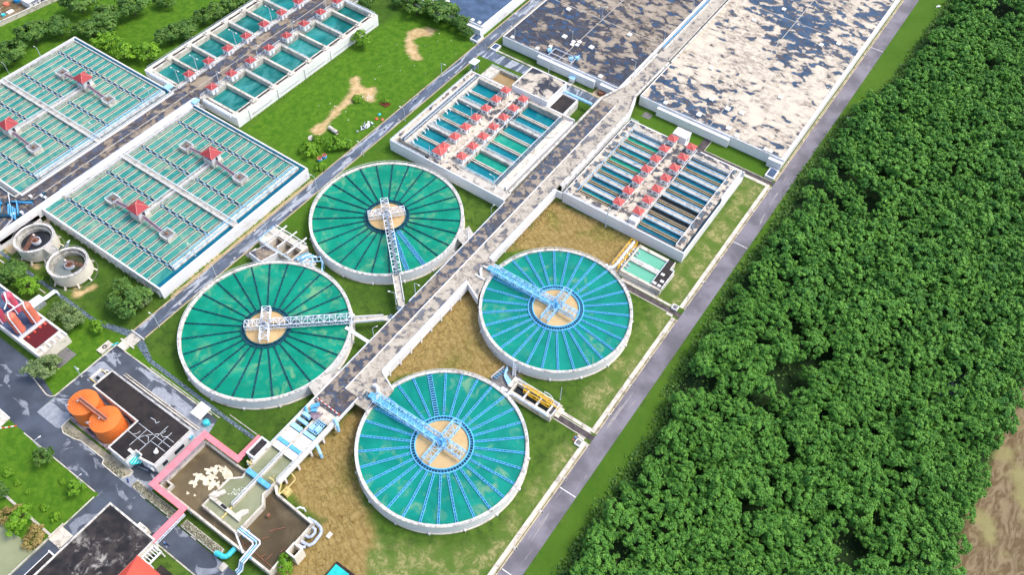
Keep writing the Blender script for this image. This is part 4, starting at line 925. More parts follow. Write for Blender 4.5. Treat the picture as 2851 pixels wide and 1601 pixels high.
# ------------------------------------------------------------------ inlet works at the foot of the raised road
t = thing('inlet_channel', 'twin inlet channels of olive water with white lids below the raised road', 'channel', (-127.5,60,0))
Z = 5.3
m = MB(); m.box(-133.2,55.6,-.2,-132.4,84.8,Z); m.box(-122.3,55.6,3.0,-121.2,84.8,Z); m.box(-132.4,80.6,3.2,-122.3,84.8,Z-.6); m.prism([(-133.2,55.6),(-133.2,53.2),(-132.6,50.6),(-135.7,47.9),(-135.8,36.2),(-120.0,36.0),(-119.9,47.6),(-122.4,50.2),(-122.2,55.6),(-122.8,55.6),(-123.0,50),(-120.5,47.3),(-120.6,36.7),(-135.2,36.9),(-135.1,47.6),(-132.0,50.3),(-132.5,53.2),(-132.4,55.6)], -.3, 4.6)
m.build('wall', MT['concrete_pale'], t)
MB().box(-132.4,55.6,1.0,-122.3,73,3.1).build('channel_floor', MT['concrete'], t)
m = MB(); m.sheet(-132.4,53.3,-122.6,73,4.2); m.poly([(-135.1,47.6),(-135.2,36.9),(-120.6,36.7),(-120.5,47.3),(-122.9,50),(-122.7,53.29),(-132.4,53.29),(-132,50.3)], 4.15)
m.split('water', MT['w_olive'], t)
m = MB(); m.box(-127.9,41.6,3,-127.1,80.6,Z); m.build('dividing_wall', MT['concrete_pale'], t)
MB().tube([(-127.5,36.9,4.5),(-127.5,41.4,4.5)], .35, 10).build('timber_beam', MT['yellow_pale'] if 'yellow_pale' in MT else MT['concrete_tan'], t)
for x0, x1, y0, y1 in ((-132.2,-128.1,64.2,66.6),(-132.2,-128.1,68.2,72.6),(-126.9,-122.5,64.0,66.6),(-126.9,-122.5,68.2,72.9)):
    b = MB().box(x0,y0,4.9,x1,y1,Z+.15).build('lid', MT['sheet_white'], t)
for x0, x1, y0, y1 in ((-132.4,-128,66.7,68.0),(-127,-122.4,66.7,68.0),(-132.4,-128,52.3,53.9),(-127.3,-122.4,52.1,53.7),(-132.3,-128.1,72.9,74.6),(-126.9,-122.4,73.2,74.6),(-132.3,-128.1,76.0,77.2)):
    MB().box(x0,y0,4.7,x1,y1,Z+.6).build('sluice_gate', MT['blue_mid' if y0 < 72.8 else 'blue_light'], t)
m = MB()
for x0, x1, y0, y1, h in ((-131.8,-129,78.2,79.4,1.4),(-126.4,-124.8,75.6,77.6,1.2),(-124.2,-122.8,76,78.2,1.5)): m.box(x0,y0,Z-.8,x1,y1,Z+h)
for k in range(7): m.bar((-126.6,75.2+k*.8,Z+.6),(-122.6,75.2+k*.8,Z+.6),.2)
for k in range(5): m.bar((-125.8+k*.8,75,Z+.9),(-125.8+k*.8,79.6,Z+.9),.18)
m.split('screen_machinery', MT['blue_light'], t)
m = MB(); m.tube([(-132.9,81.0,Z+.3),(-132.6,80.8,Z+1.0),(-131.2,79.8,Z+.9),(-130.0,78.8,Z+.2)], .5, 10); m.bar((-131.4,82,Z+.6),(-129.6,84.4,Z+1.2),1.3,.8); m.bar((-130.4,81.2,Z+.6),(-128.8,82.2,Z+.9),1.1,.6); m.build('pump', MT['blue_mid'], t)
m = MB(); m.box(-130,79.4,Z-.6,-127.6,82.2,Z+.1); m.bar((-129.8,79.2,Z+.9),(-127.4,82.6,Z+.9),.2); m.bar((-127.2,79,Z+.9),(-126.4,82.6,Z+.9),.5); m.build('motor_frame', MT['mauve_pipe'], t)
for y in (83.2, 77.4): MB().tube([(-121.9,y,Z+.1),(-121.6,y-.1,Z+.9),(-120.6,y-.4,Z+1.0),(-119.8,y-.8,Z+.3),(-119.3,y-1.4,Z-3)] if y > 80 else [(-121.8,73.5,3.5),(-120.2,72.8,3.4),(-118.6,72.0,2.6),(-118.1,71.8,.6)], .55, 10).build('overflow_pipe', MT['blue_light'], t)
m = MB(); 
for k in range(12): m.mat(k % 2); a = Vector((-132.6,86.2,Z+.05)); b2 = Vector((-121.6,85.6,Z+.05)); m.bar(a+(b2-a)*k/12, a+(b2-a)*(k+1)/12, .3, .35)
m.build('striped_barrier', [MT['white'], MT['red_roof_bright']], t)
MB().rail([(-133,56,Z),(-133,84.8,Z)],1,.13).rail([(-121.4,56,Z),(-121.4,84.8,Z)],1,.13).rail([(-122.2,56,Z),(-122.2,72,Z)],1,.1).rail([(-127.9,42,Z),(-127.9,64,Z)],1,.11).rail([(-127.1,42,Z),(-127.1,64,Z)],1,.11).build('guard_rail', MT['steel_white'], t)
for y in (58,64,70,76,82): 
    MB().box(-121.6,y,-.2,-121,y+.7,3.0).build('column', MT['white_wall'], t)
m = MB(); m.box(-121.19,55.8,3.9,-120.9,94.4,5.6); m.build('side_beam', MT['white_wall'], t)
for pts in ([(-135.6,39.4),(-122.2,39.2),(-122.2,40.4),(-135.6,40.6)],): MB().prism(pts, 4.2, 5.2).build('flume', MT['concrete_pale'], t)
MB().prism([(-136.2,39.6),(-135.8,42),(-134.6,42.2),(-133.6,44.2),(-132.3,43.8),(-133.2,41.4),(-133.8,40.6)], 4.3, 5.3).build('weir_box', MT['concrete_pale'], t)
MB().prism([(-124.8,40.4),(-124.0,42.6),(-122.6,43.8),(-121.8,43.0),(-122.6,40.4)], 4.3, 5.2).build('weir_box', MT['concrete_pale'], t)
MB().box(-130.6,39.5,5.21,-128.2,40.4,5.26).build('slot', MT['dark'], t)
m = MB(); rr = random.Random(3)
for k in range(46):
    a = rr.random(); x, y = -131.2+a*3.2+rr.uniform(-1.3,1.3), 44.2+a*4.5+rr.uniform(-.8,.8); s = rr.uniform(.12,.4)
    if not (-134.6 < x < -128.2): continue
    m.poly([(x+s*math.cos(q*1.05)*rr.uniform(.5,1.4), y+s*math.sin(q*1.05)*rr.uniform(.4,1)) for q in range(6)], 4.19)
m.build('churned_foam', MT['foam_white'], t)
for x in (-123.0, -133.0):
    m = MB(); m.bar((x-.6,55.0,Z),(x-.6,55.0,Z+1.6),.25); m.bar((x+.6,55.0,Z),(x+.6,55.0,Z+1.6),.25); m.bar((x-1.0,55,Z+1.6),(x+1.0,55,Z+1.6),.5); m.bar((x,54.4,Z),(x,56.2,Z+2.2),.3); m.build('gate_frame', MT['yellow_pale'], t)
m = MB(); m.path([(-120.9,61,3.2),(-118.4,60.4,3.2),(-118.4,56,3.2)], .3); m.path([(-120.9,56.6,4),(-119.2,53.4,3.2),(-118.6,56.2,2.6)], .4); m.box(-119.6,54.6,.2,-117.4,57.2,2.2); m.build('sampling_rig', MT['yellow_pale'], t)
# raw water basin round it
b = thing('raw_water_basin', 'large open basin of brown raw water inside the pink roofed gallery', 'basin', (-128,43,0))
m = MB(); m.box(-152.6,33.1,-.3,-152.0,53.1,3.7); m.box(-152.0,52.5,-.3,-135.0,53.1,3.7); m.prism([(-135.0,53.1),(-135.0,52.5),(-133.3,52.9),(-133.3,53.6)], -.3, 3.7); m.box(-152.0,33.1,-.3,-103.2,33.8,3.7); m.box(-103.9,33.8,-.3,-103.2,52.0,3.7); m.prism([(-122.2,55.5),(-121.0,54.9),(-119.6,53.4),(-103.2,52.6),(-103.2,51.9),(-119.8,52.7),(-122.1,54.4)], -.3, 3.8)
m.build('wall', MT['concrete_pale'], b)
MB().poly([(-152,33.8),(-103.9,33.8),(-103.9,52.2),(-119.7,52.75),(-122,53),(-152,53)], 1.6).build('water', MT['w_brown'], b)
m = MB(); m.box(-151.9,35.6,1,-148.9,36.2,3.5); m.box(-149.5,33.9,1,-148.9,35.6,3.5); m.build('sump_wall', MT['concrete'], b)
rr = random.Random(11); m = MB()
for cx, cy, s in ((-143.2,47.6,1.6),(-141.5,49.2,1.2),(-139.2,49.5,1.7),(-137.8,48.8,1.6),(-141.6,45.6,1.3),(-143.0,43.6,1.8),(-140.4,43.2,1.7),(-138.6,44.6,1.1),(-146.0,43.0,1.3),(-145.0,40.6,1.4),(-144.4,46.2,1.2),(-135.8,46.6,.9),(-136.8,45.6,.8),(-133.9,46.9,.8),(-144.0,37.0,.5),(-141.6,37.8,.4)):
    n = 18; ph = rr.random()*6; m.poly([(cx+s*(1+.35*math.sin(3*a+ph)+.25*math.sin(5*a+ph*2)+rr.uniform(-.12,.12))*math.cos(a)*1.05, cy+s*.8*(1+.35*math.sin(3*a+ph)+.25*math.sin(5*a+ph*2)+rr.uniform(-.12,.12))*math.sin(a)) for a in [2*math.pi*k/n for k in range(n)]], 1.6+.006*(1+len(m.f)*.5))
m.split('foam_scum', MT['foam'], b)
m = MB()
for p0, p1 in (((-118.5,35.6),(-104.8,35.2)),((-117.2,34.8),(-112.5,41.4)),((-113.6,42.8),(-110.4,46.8)),((-113.0,44.6),(-111.9,44.2)),((-107.9,35.2),(-107.6,38.4)),((-105.9,40.2),(-105.5,42.2)),((-110,35),(-109,37))): m.bar((*p0,1.75),(*p1,1.75),.22,.3)
m.split('sunken_pipe', MT['rust'], b)
MB().bar((-121.5,36.6,4.2),(-114.2,33.0,3.8),.5,.5).build('brace_pipe', MT['steel_white'], b)
MB().box(-117.4,45.8,1.2,-116.8,47.0,3.2).build('gauge_post', MT['rust'], b)
t2 = thing('pipe_run', 'three parallel white and blue pipes stepping over the raw water basin', 'pipes', (-113,36,0))
for k in range(3):
    o = k*.75; MB().tube([(-120.4,37.0+o,4.9),(-113.9+o,37.0+o,4.9),(-113.2+o,36.4+o,4.85),(-113.2+o,30.8,4.1),(-113.2+o,29.4,1.2),(-113.6+o,28.2-o*.4,.4)], .28, 8).build('pipe', MT['steel_white' if k != 1 else 'blue_light'], t2)
m = MB(); m.box(-118,36.6,3.4,-117.6,39.2,4.6); m.box(-113.8,33.0,3.7,-111,33.5,4.0); m.split('bracket', MT['blue_mid'], t2)
o = tag(MB().tube([(-121.9,28.6,.3),(-121.9,28.6,1.4),(-121.3,28.7,1.9),(-119.4,28.9,1.9),(-118.6,29.4,1.9),(-118.3,30.2,1.9),(-118.2,32.9,1.9)], .85, 14).build('duct', MT['turquoise']), 'thick turquoise bent duct beside the raw water basin wall', 'duct')
t2 = thing('pipe_loop', 'two pale grey looping pipes outside the raw water basin near the square tower', 'pipes', (-102,48,0))
MB().tube([(-106.4,53.0,2.4),(-103.8,53.4,2.2),(-101.4,53.2,1.9),(-100.2,52.4,1.8),(-99.8,51.2,1.7),(-99.7,48.2,1.5),(-100.3,46.9,1.5),(-101.6,46.6,1.6),(-103.2,46.4,1.8)], .55, 12).build('pipe', MT['pipe_grey'], t2)
MB().tube([(-103.4,51.6,2.4),(-102.0,51.6,2.3),(-101.4,50.8,2.2),(-101.5,49.2,2.1),(-102.2,48.6,2.0),(-103.3,48.5,2.0)], .5, 12).build('pipe', MT['pipe_grey'], t2)
MB().tube([(-103.2,45.0,1.6),(-101.6,45.2,1.6),(-100.9,45.9,1.5)], .5, 10).build('pipe', MT['pipe_grey'], t2)
o = tag(MB().box(-98.6,52.2,-.2,-97.2,54.2,.5).build('chamber', MT['concrete_pale']), 'small square concrete manhole by the grey looping pipes', 'manhole')
o = tag(MB().tube([(-111.0,53.1,3.6),(-110.4,53.9,3.8),(-109.4,54.5,3.2),(-109.2,54.6,1.0)], .3, 8).build('vent_pipe', MT['steel_white']), 'small white bent pipe on the long basin wall by the tan grass', 'pipe')
t2 = thing('intake_tower', 'cream square open topped tower at the corner of the raw water basin', 'tower', (-102,42.4,0))
m = MB(); x0, x1, y0, y1 = -103.1, -99.4, 40.5, 44.2
m.box(x0,y0,-.2,x1,y0+.5,6.2); m.box(x0,y1-.5,-.2,x1,y1,6.2); m.box(x0,y0+.5,-.2,x0+.5,y1-.5,6.2); m.box(x1-.5,y0+.5,-.2,x1,y1-.5,6.2); m.build('walls', MT['cream'], t2); MB().sheet(x0+.5,y0+.5,x1-.5,y1-.5,1.0).build('water', MT['w_brown'], t2)
# pink roofed pipe gallery
t2 = thing('covered_gallery', 'pink roofed covered pipe gallery bending round the raw water basin', 'gallery', (-146,40,0))
ZP = 4.7; m = MB(); m.box(-154.7,31.4,ZP,-152.3,53.2,ZP+.3); m.box(-154.7,53.2,ZP,-136.9,55.2,ZP+.31); m.box(-139.0,55.2,ZP,-137.1,64.4,ZP+.3); m.box(-152.3,31.3,ZP,-138.4,33.2,ZP+.31); m.box(-140.3,19.2,ZP,-138.2,31.3,ZP+.3); m.build('roof', MT['pink'], t2)
m = MB(); m.path([(-153.5,31.4,4.2),(-153.5,54.2,4.2),(-138,54.2,4.2),(-138,64,4.2)], .8, .5); m.path([(-153.5,32.3,4.2),(-139.4,32.3,4.2),(-139.4,19.4,4.2)], .8, .5); m.build('pipe_tray', MT['steel_grey'], t2)
m = MB()
truss(m, (-138.3,31.2,3.2), (-138.3,19.6,3.2), .5, 1.3, 9, .12, False); truss(m, (-140.1,31.2,3.2), (-140.1,19.6,3.2), .3, 1.3, 9, .12, False); m.build('bridge_truss', MT['steel_white'], t2)
for x, y in [(-152.6,35+k*2.4) for k in range(8)] + [(-152+k*3,53.6) for k in range(5)] + [(-138.6,33),(-138.6,19.6),(-144,32.6),(-149,32.6)]: MB().bar((x,y,0),(x,y,ZP),.16).build('post', MT['steel_white'], t2)
m = MB(); m.rail([(-152.1,34,3.7),(-152.1,52.6,3.7)],1.2,.14,2.4).build('handrail', MT['steel_grey'], t2)
m = MB(); m.tube([(-151.9,35,3.9),(-151.9,52,3.9)], .22, 8).build('pipe', MT['mauve_pipe'], t2)
t2 = thing('switch_room', 'little white walled block with mottled flat roof at the end of the pink gallery', 'block', (-135,60.6,0))
MB().box(-136.9,57.2,-.2,-133.4,64.3,5.6).build('walls', MT['white_wall'], t2); MB().box(-136.5,57.7,5.6,-133.8,63.8,5.66).build('roof', MT['roof_black_pale'], t2)
m = MB(); m.box(-137,57.1,5.6,-133.3,57.6,6.1); m.box(-137,63.9,5.6,-133.3,64.4,6.1); m.box(-137,57.6,5.6,-136.6,63.9,6.1); m.box(-133.7,57.6,5.6,-133.3,63.9,6.1); m.build('parapet', MT['white'], t2)
m = MB(); 
for k in range(6): m.bar((-136.4+k*.3,56.9-k*.3,.3+k*.8),(-135.6+k*.3,56.3-k*.3,.3+k*.8),.2)
m.bar((-136.8,57,0),(-134.8,55,5),.15); m.bar((-135.8,56.2,0),(-134,54.4,5),.15); tag(m.build('steel_stair', MT['steel_white']), 'white steel stair between the pink gallery and the inlet channel', 'stair')
MT['pale_seal'] = plain('pale_sealant', (.55,.58,.60), .7); MT['bed_soil'] = worn('bed_soil', (.38,.34,.25), (.12,.12,.06), .6, .6)
# ------------------------------------------------------------------ orange tanks and their building
MT['orange_line'] = plain('tank_seam', (.55,.13,.03), .6)
def orange_tank(cx, cy, r, label, writing):
    t = thing('storage_tank', label, 'tank', (cx,cy,0), 'orange storage tanks')
    MB().lathe([(r,0),(r,8.3)], cx, cy, 72).build('shell', MT['orange'], t, True)
    rf = MB().lathe([(r+.06,8.1),(r+.06,8.32),(.5,9.6),(0,9.62)], cx, cy, 72).build('roof', MT['orange'], t)
    m = MB()
    for k in range(36):
        a = 2*math.pi*k/36; m.bar((cx+.8*math.cos(a),cy+.8*math.sin(a),9.56),(cx+r*math.cos(a),cy+r*math.sin(a),8.33),.07,.05)
    m.build('seam', MT['orange_line'], rf)
    MB().cyl(cx-.9,cy-1.0,.28,9.3,9.75,10).build('vent', MT['white'], rf)
    MB().ring(cx,cy,r+.02,r+.6,-.1,.25,48).build('plinth', MT['concrete'], t)
    m = MB(); a = R(-128); m.tube([(cx+(r-.6)*math.cos(a),cy+(r-.6)*math.sin(a),8.7),(cx+(r+.35)*math.cos(a),cy+(r+.35)*math.sin(a),8.9),(cx+(r+.35)*math.cos(a),cy+(r+.35)*math.sin(a),.5)], .13, 8); m.build('filling_pipe', MT['steel_white'], t)
    if writing:                          # the white Thai lettering low on the shell
        m = MB()
        def S(u, v, ang=-50): a = R(ang)+u/r; return (cx+(r+.04)*math.cos(a), cy+(r+.04)*math.sin(a), 2.6+v)
        for st in ([(0,1.2),(.05,.1),(.55,0),(.6,1.2)],[(.9,1.2),(.95,0),(1.25,.5),(1.5,0),(1.55,1.2)],[(1.9,1.1),(1.9,0),(2.5,.05),(2.5,1.2)],[(2.9,-.5),(3.3,-.7),(4.1,-.45)],[(3.0,.7),(3.1,0),(3.6,.1)],[(2.95,1.1),(3.3,1.25)]):
            m.path([S(u,v) for u,v in st], .17, .17)
        m.build('lettering', MT['white'], t)
orange_tank(-193.4, 38.2, 5.0, 'orange storage tank with white lettering on its side, nearer the yard corner', True)
orange_tank(-182.4, 38.2, 5.05, 'orange storage tank standing closest to the black roofed building, in front', False)
t = thing('catwalk', 'narrow pinkish catwalk linking the tops of the two orange tanks', 'catwalk', (-187.6,38,9.6))
MB().box(-194.4,37.5,9.85,-180.8,38.6,9.95).build('deck', MT['rust'], t); MB().rail([(-194.4,37.5,9.95),(-180.8,37.5,9.95)],1,.13,1.2).rail([(-194.4,38.6,9.95),(-180.8,38.6,9.95)],1,.13,1.2).build('handrail', MT['ridge'], t)
m = MB(); 
for x in (-196.4,-190,-186.2,-180.5,-178): m.box(x,32.4,.05,x+1.4,33.2,.9); m.bar((x,32.8,.6),(x+3.5,32.8,.6),.3)
m.tube([(-198,33.0,.5),(-176,32.8,.5)], .18, 8); tag(m.build('pump_line', MT['mauve_pipe']), 'row of small dark pumps and pipes along the foot of the orange tanks', 'pumps')
t = thing('chemical_building', 'black flat roofed building with white walls beside the orange tanks', 'building', (-178,44,0))
Zb = 5.8
MB().prism([(-197.8,44.6),(-174.9,44.3),(-174.9,32.4),(-166.6,32.3),(-166.6,36.8),(-163.6,36.8),(-163.6,35.6),(-157.8,36.6),(-157.8,52.6),(-197.6,52.6)], -.3, Zb).build('walls', MT['white_wall'], t)
P0 = [(-197.4,45.0),(-174.5,44.7),(-174.5,32.8),(-167.0,32.7),(-167.0,37.2),(-163.9,37.2),(-163.9,36.2),(-158.2,37.1),(-158.2,52.2),(-197.2,52.2)]
rf = MB().prism(P0, Zb, Zb+.07).build('roof', MT['roof_black'], t)
m = MB(); Q0 = [(-197.8,44.6),(-174.9,44.3),(-174.9,32.4),(-166.6,32.3),(-166.6,36.8),(-163.6,36.8),(-163.6,35.6),(-157.8,36.6),(-157.8,52.6),(-197.6,52.6),(-197.8,44.6)]
m.path([(x,y,Zb+.1) for x,y in Q0], .3, .35); m.build('parapet', MT['concrete_rim'], t)
m = MB()
for a, b in (((-165.7,36.9),(-165.5,44.0)),((-174.4,40.2),(-165.6,40.2)),((-173.8,44.1),(-158.4,44.1)),((-169.8,36.9),(-169.7,44)),((-165.6,42),(-158.6,42.1)),((-162.2,42.1),(-162.1,48)),((-161.9,46),(-158.8,46)),((-165,44.2),(-165,49))): m.bar((*a,Zb+.1),(*b,Zb+.1),.16,.08)
for pts in ([(-172,40.4),(-171.2,41.2),(-171,42.4)],[(-169.5,40.4),(-168.6,42.2),(-167.2,42.6),(-166,41.4)],[(-168.2,42.6),(-166.8,43.8)],[(-166.3,44.4),(-164.8,45.6),(-163.2,45.2),(-162.2,46.4)],[(-172.2,47.8),(-170.2,48),(-169.2,47.4),(-168.6,48.4)],[(-164.6,45.8),(-164.2,47.4)]): m.path([(x,y,Zb+.11) for x,y in pts], .16, .06)
m.build('sealing_strip', MT['pale_seal'], rf)
m = MB(); m.cyl(-160.8,40.3,.75,Zb+.07,Zb+.5,12); m.bar((-161.5,41.2,Zb+.6),(-161.0,40.4,Zb+.6),.5,.3); m.build('roof_vent', MT['white'], rf)
for x in (-168.4,-167.2): MB().box(x,35.2,Zb+.07,x+.8,36.2,Zb+1.0).build('air_conditioner', MT['white'], rf)
m = MB()
for k, (a, b) in enumerate((((-166.5,33.0),(-163.6,36.2)),)):
    m.prism([(-166.55,33.2),(-165.2,32.9),(-164.0,34.0),(-163.0,35.2),(-163.2,36.75),(-166.55,36.75)], 3.6, 3.75)
m.build('entrance_canopy', MT['teal_paint'], t)
m = MB()
for k in range(4): m.bar((-166.5+k*.9,36.6,3.8),(-165.6+k*.8,33.2+k*.6,3.8),.12)
m.build('canopy_rib', MT['steel_white'], t)
for x in (-160.5,-159.2): MB().box(x,35.6,2.4,x+1.0,36.2,4.2).build('window_box', MT['white'], t)
m = MB(); m.box(-157.79,39,1.2,-157.7,41,3); m.box(-157.79,44,1.2,-157.7,48,3); m.split('window', MT['glass'], t)
MB().box(-158.9,50.6,2.4,-157.2,52.0,3.2).build('hose_reel', MT['blue_mid'], t)
m = MB(); m.box(-197,54.6,-.1,-159.4,55.0,.6); m.box(-197,55.5,-.1,-159.4,55.8,.4); 
for o, l in zip(m.split('low_wall', MT['concrete_pale']), ('low kerb wall right behind the black roofed building, nearer its roof','low kerb wall behind the black roofed building, nearer the clarifier')): tag(o, l, 'wall')
t = thing('loading_frame', 'low white bunded frame with yellow ends behind the orange tanks', 'frame', (-203.6,49.4,0))
m = MB(); m.box(-205.4,47.2,0,-204.8,51.6,.9); m.box(-202.3,47.2,0,-202.0,51.6,.5); m.split('bund', MT['white'], t); m = MB(); m.bar((-205.6,47,.6),(-201.8,47,.6),.35); m.bar((-205.6,51.7,.6),(-201.8,51.7,.6),.35); m.split('end_beam', MT['yellow_pale'], t); MB().cbox(-203.4,48.8,.05,1.1,.9,.8).build('pump', MT['dark'], t); MB().tube([(-203.4,51.7,.8),(-202.8,52.6,1),(-202.2,52.6,1)],.25,8).build('spout', MT['white'], t)
t = thing('shed', 'pale corrugated lean-to shed behind the black roofed building', 'shed', (-162,60,0))
m = MB()
for k in range(10): m.bar((-164.5+k*.5,57.4,3.2),(-164.5+k*.5,62.6,3.7),.34,.12)
m.build('roof', MT['sheet_white'], t); m = MB()
for x in (-164.4,-159.8):
    for y in (57.8,62.2): m.bar((x,y,0),(x,y,3.3),.15)
m.build('post', MT['steel_grey'], t)
o = thing('water_tank', 'turquoise domed water tank beside the corrugated shed', 'tank', (-159.2,58.6,0)); MB().cyl(-158.8,58.4,1.2,0,1.6,16,1.15).build('shell', MT['turquoise'], o); MB().lathe([(1.15,1.6),(.7,1.95),(0,2.05)],-158.8,58.4,16).build('lid', MT['turquoise'], o)
# planted island in the yard
t = thing('planted_island', 'kerbed planted island in the yard in front of the orange tanks', 'island', (-180,31,0))
isl = [(-198.2,33.2),(-197.6,29.0),(-195.2,27.9),(-190.5,28.6),(-188,29.4),(-176.4,29.5),(-175.5,28.0),(-168.5,27.9),(-166.2,28.6),(-165.0,30.2),(-165.0,32.0),(-198,33.4)]
MB().prism(isl, -.1, .15).build('bed', MT['bed_soil'], t); m = MB(); m.path([(x,y,.15) for x,y in isl+isl[:1]], .3, .35); m.build('kerb', MT['cream'], t)
MB().box(-197.6,31.6,.15,-176,32.3,.2).build('grass_strip', MT['grass'], t)
def scrub(name, mat, area, n, s, zr, parent=None, seed=1):
    r = np.random.RandomState(seed); x0, y0, x1, y1 = area; z0, z1 = zr
    P = np.stack([r.uniform(x0,x1,n), r.uniform(y0,y1,n), r.uniform(z0,z1,n)],1); o = leafmesh_obj(name, P, np.tile([0,0,1.],(n,1)), r.uniform(.6,1.4,n)*s, r, mat, .8, r.rand(n)); 
    if parent: 
        l = Vector(wloc(parent)); o.parent = parent; o.location = -l
    return o
def leafquads(P, N, S, r, jit):
    n = len(P); N = N + r.normal(0, jit, (n,3)); N /= np.linalg.norm(N,axis=1,keepdims=True)+1e-9
    A = np.cross(N, r.normal(0,1,(n,3))); A /= np.linalg.norm(A,axis=1,keepdims=True)+1e-9; B = np.cross(N, A)
    A *= S[:,None]*.5; B *= S[:,None]*.5*r.uniform(.55,1,(n,1)); f = r.uniform(-.25,.25,(n,1))*N*S[:,None]
    V = np.stack([P-A-B*.6, P+A*.3-B+f, P+A+B*.6, P-A*.3+B-f],1).reshape(-1,3)
    return V, np.arange(4*n).reshape(n,4)
def leafmesh(name, P, N, S, r, mat, jit, tint):
    V, F = leafquads(P, N, S, r, jit); me = quadmesh(name, V, F, mat)
    at = me.attributes.new('tint','FLOAT','FACE'); at.data.foreach_set('value', np.asarray(tint,np.float32)); return me
def leafmesh_obj(name, P, N, S, r, mat, jit, tint):
    o = bpy.data.objects.new(name, leafmesh(name,P,N,S,r,mat,jit,tint)); COL.objects.link(o); return o
scrub('shrubs', MT['hedge'], (-174.8,28.3,-166.2,29.9), 500, .5, (.2,.8), t, 3); scrub('shrubs', MT['hedge'], (-197,28.4,-189.5,29.6), 160, .4, (.15,.4), t, 4)
for x0, x1, lab in ((-161.2,-139.8,'long clipped grey hedge bed in front of the pink gallery'),(-138.0,-121.2,'long clipped grey hedge bed past the pink bridge')):
    t = thing('hedge_planter', lab, 'planter', ((x0+x1)/2,29.4,0)); MB().box(x0,28.2,-.1,x1,28.45,.9).box(x0,30.6,-.1,x1,30.85,.9).box(x0,28.45,-.1,x0+.25,30.6,.9).box(x1-.25,28.45,-.1,x1,30.6,.9).build('wall', MT['concrete_rim'], t)
    MB().box(x0+.25,28.45,0,x1-.25,30.6,.75).build('soil', MT['bed_soil'], t); scrub('hedge', MT['hedge'], (x0+.2,28.4,x1-.2,30.6), int((x1-x0)*75), .45, (.75,1.3), t, int(-x0))
m = MB(); 
for x in (-156.6,-144.2,-133): m.box(x,27.75,-.1,x+2.2,28.15,.35)

for o, l in zip(m.split('bench', MT['concrete_pale']), ('concrete bench by the grey hedge, nearest the planted island','concrete bench by the grey hedge, second from the planted island','concrete bench by the grey hedge beyond the pink bridge')): tag(o, l, 'bench', 'benches by the hedge')
# ------------------------------------------------------------------ office with black roof and red hip at the bottom
t = thing('office_building', 'flat black roofed office with pale lichen stains at the bottom of the photo', 'building', (-149,8,0)); Zb = 5.0
MB().box(-159.2,-40,-.3,-138.6,20.2,Zb).build('walls', MT['cream'], t); MB().box(-158.8,-40,Zb,-139,19.8,Zb+.06).build('roof', MT['roof_black_pale'], t)
m = MB(); m.box(-159.4,-40,Zb,-158.8,20.4,Zb+.35); m.box(-158.8,19.8,Zb,-138.5,20.4,Zb+.35); m.box(-139,-40,Zb,-138.5,19.8,Zb+.35); m.build('parapet', MT['concrete_rim'], t)
MB().box(-146.8,20.41,1.5,-143.2,21.4,Zb+.2).build('window_bay', MT['cream'], t); MB().box(-146.3,20.5,Zb+.2,-143.7,21.2,Zb+.26).build('bay_roof', MT['concrete'], t)
t = thing('pavilion', 'bright red hipped roof pavilion at the bottom edge of the photo', 'pavilion', (-134.5,5.5,0))
MB().box(-137.8,-3,-.2,-127.5,13,6.0).build('walls', MT['cream'], t); MB().hip(-138.6,-6,-126.6,13.8,6.0,10.8,0).build('roof', MT['red_roof_bright'], t)
m = MB()
for k in range(24): m.bar((-138.4+k*.5,13.9,6.0),(-138.4+k*.5,13.7,5.8),.2)
for c in ((-138.6,13.8,6.05),(-126.6,13.8,6.05),(-138.6,-6,6.05),(-126.6,-6,6.05)): m.bar(c,(-132.6,3.9,10.85),.22)
m.build('ridge_cap', MT['red_roof'], t)
t = thing('annex', 'small dark roofed annex below the black roofed office', 'annex', (-160,-10,0)); MB().box(-162.6,-30,-.2,-159.5,-.4,3.8).build('walls', MT['white_wall'], t); MB().box(-162.3,-30,3.8,-159.8,-.8,3.86).build('roof', MT['roof_black_pale'], t); MB().box(-162.8,-.8,3.8,-159.5,-.3,4.1).build('parapet', MT['white'], t)
t = thing('pergola', 'white open frame beside the end of the pink bridge', 'pergola', (-136,16.5,0))
m = MB(); 
for y in (14.2,18.9): m.bar((-138.2,y,4),(-134.6,y,4),.4,.5)
for x in (-138.1,-134.7): m.bar((x,14.2,4),(x,18.9,4),.5,.5)
for y in (15.2,16.2,17.2,18.0): m.bar((-138,y,4),(-134.8,y,4),.25,.3)
m.build('beams', MT['white'], t)
for x in (-138,-134.8):
    for y in (14.3,18.8): MB().bar((x,y,0),(x,y,3.8),.4).build('post', MT['white'], t)
MB().bar((-137.4,15,2.6),(-135.4,17.8,2.6),.8,.15).build('shade', MT['dark'], t)
o = thing('water_tank', 'pale turquoise domed tank beside the red hipped roof', 'tank', (-127.2,13.4,0)); MB().cyl(-126.6,14.6,1.1,0,1.6,16,1.05).build('shell', MT['turquoise'], o); MB().lathe([(1.05,1.6),(.6,2.0),(0,2.1)],-126.6,14.6,16).build('lid', MT['turquoise'], o)
struct('terrace', MB().box(-133.8,10,-.2,-122,16.4,.08), MT['roof_black'])
m = MB(); m.box(-139,19.9,-.1,-112,20.3,.2); m.box(-118.6,25.6,-.1,-116.6,28.0,.5); 
for o, l in zip(m.split('kerb_wall', MT['concrete']), ('long concrete kerb between the road and the red hipped roof','short concrete block below the turquoise duct')): tag(o, l, 'kerb')
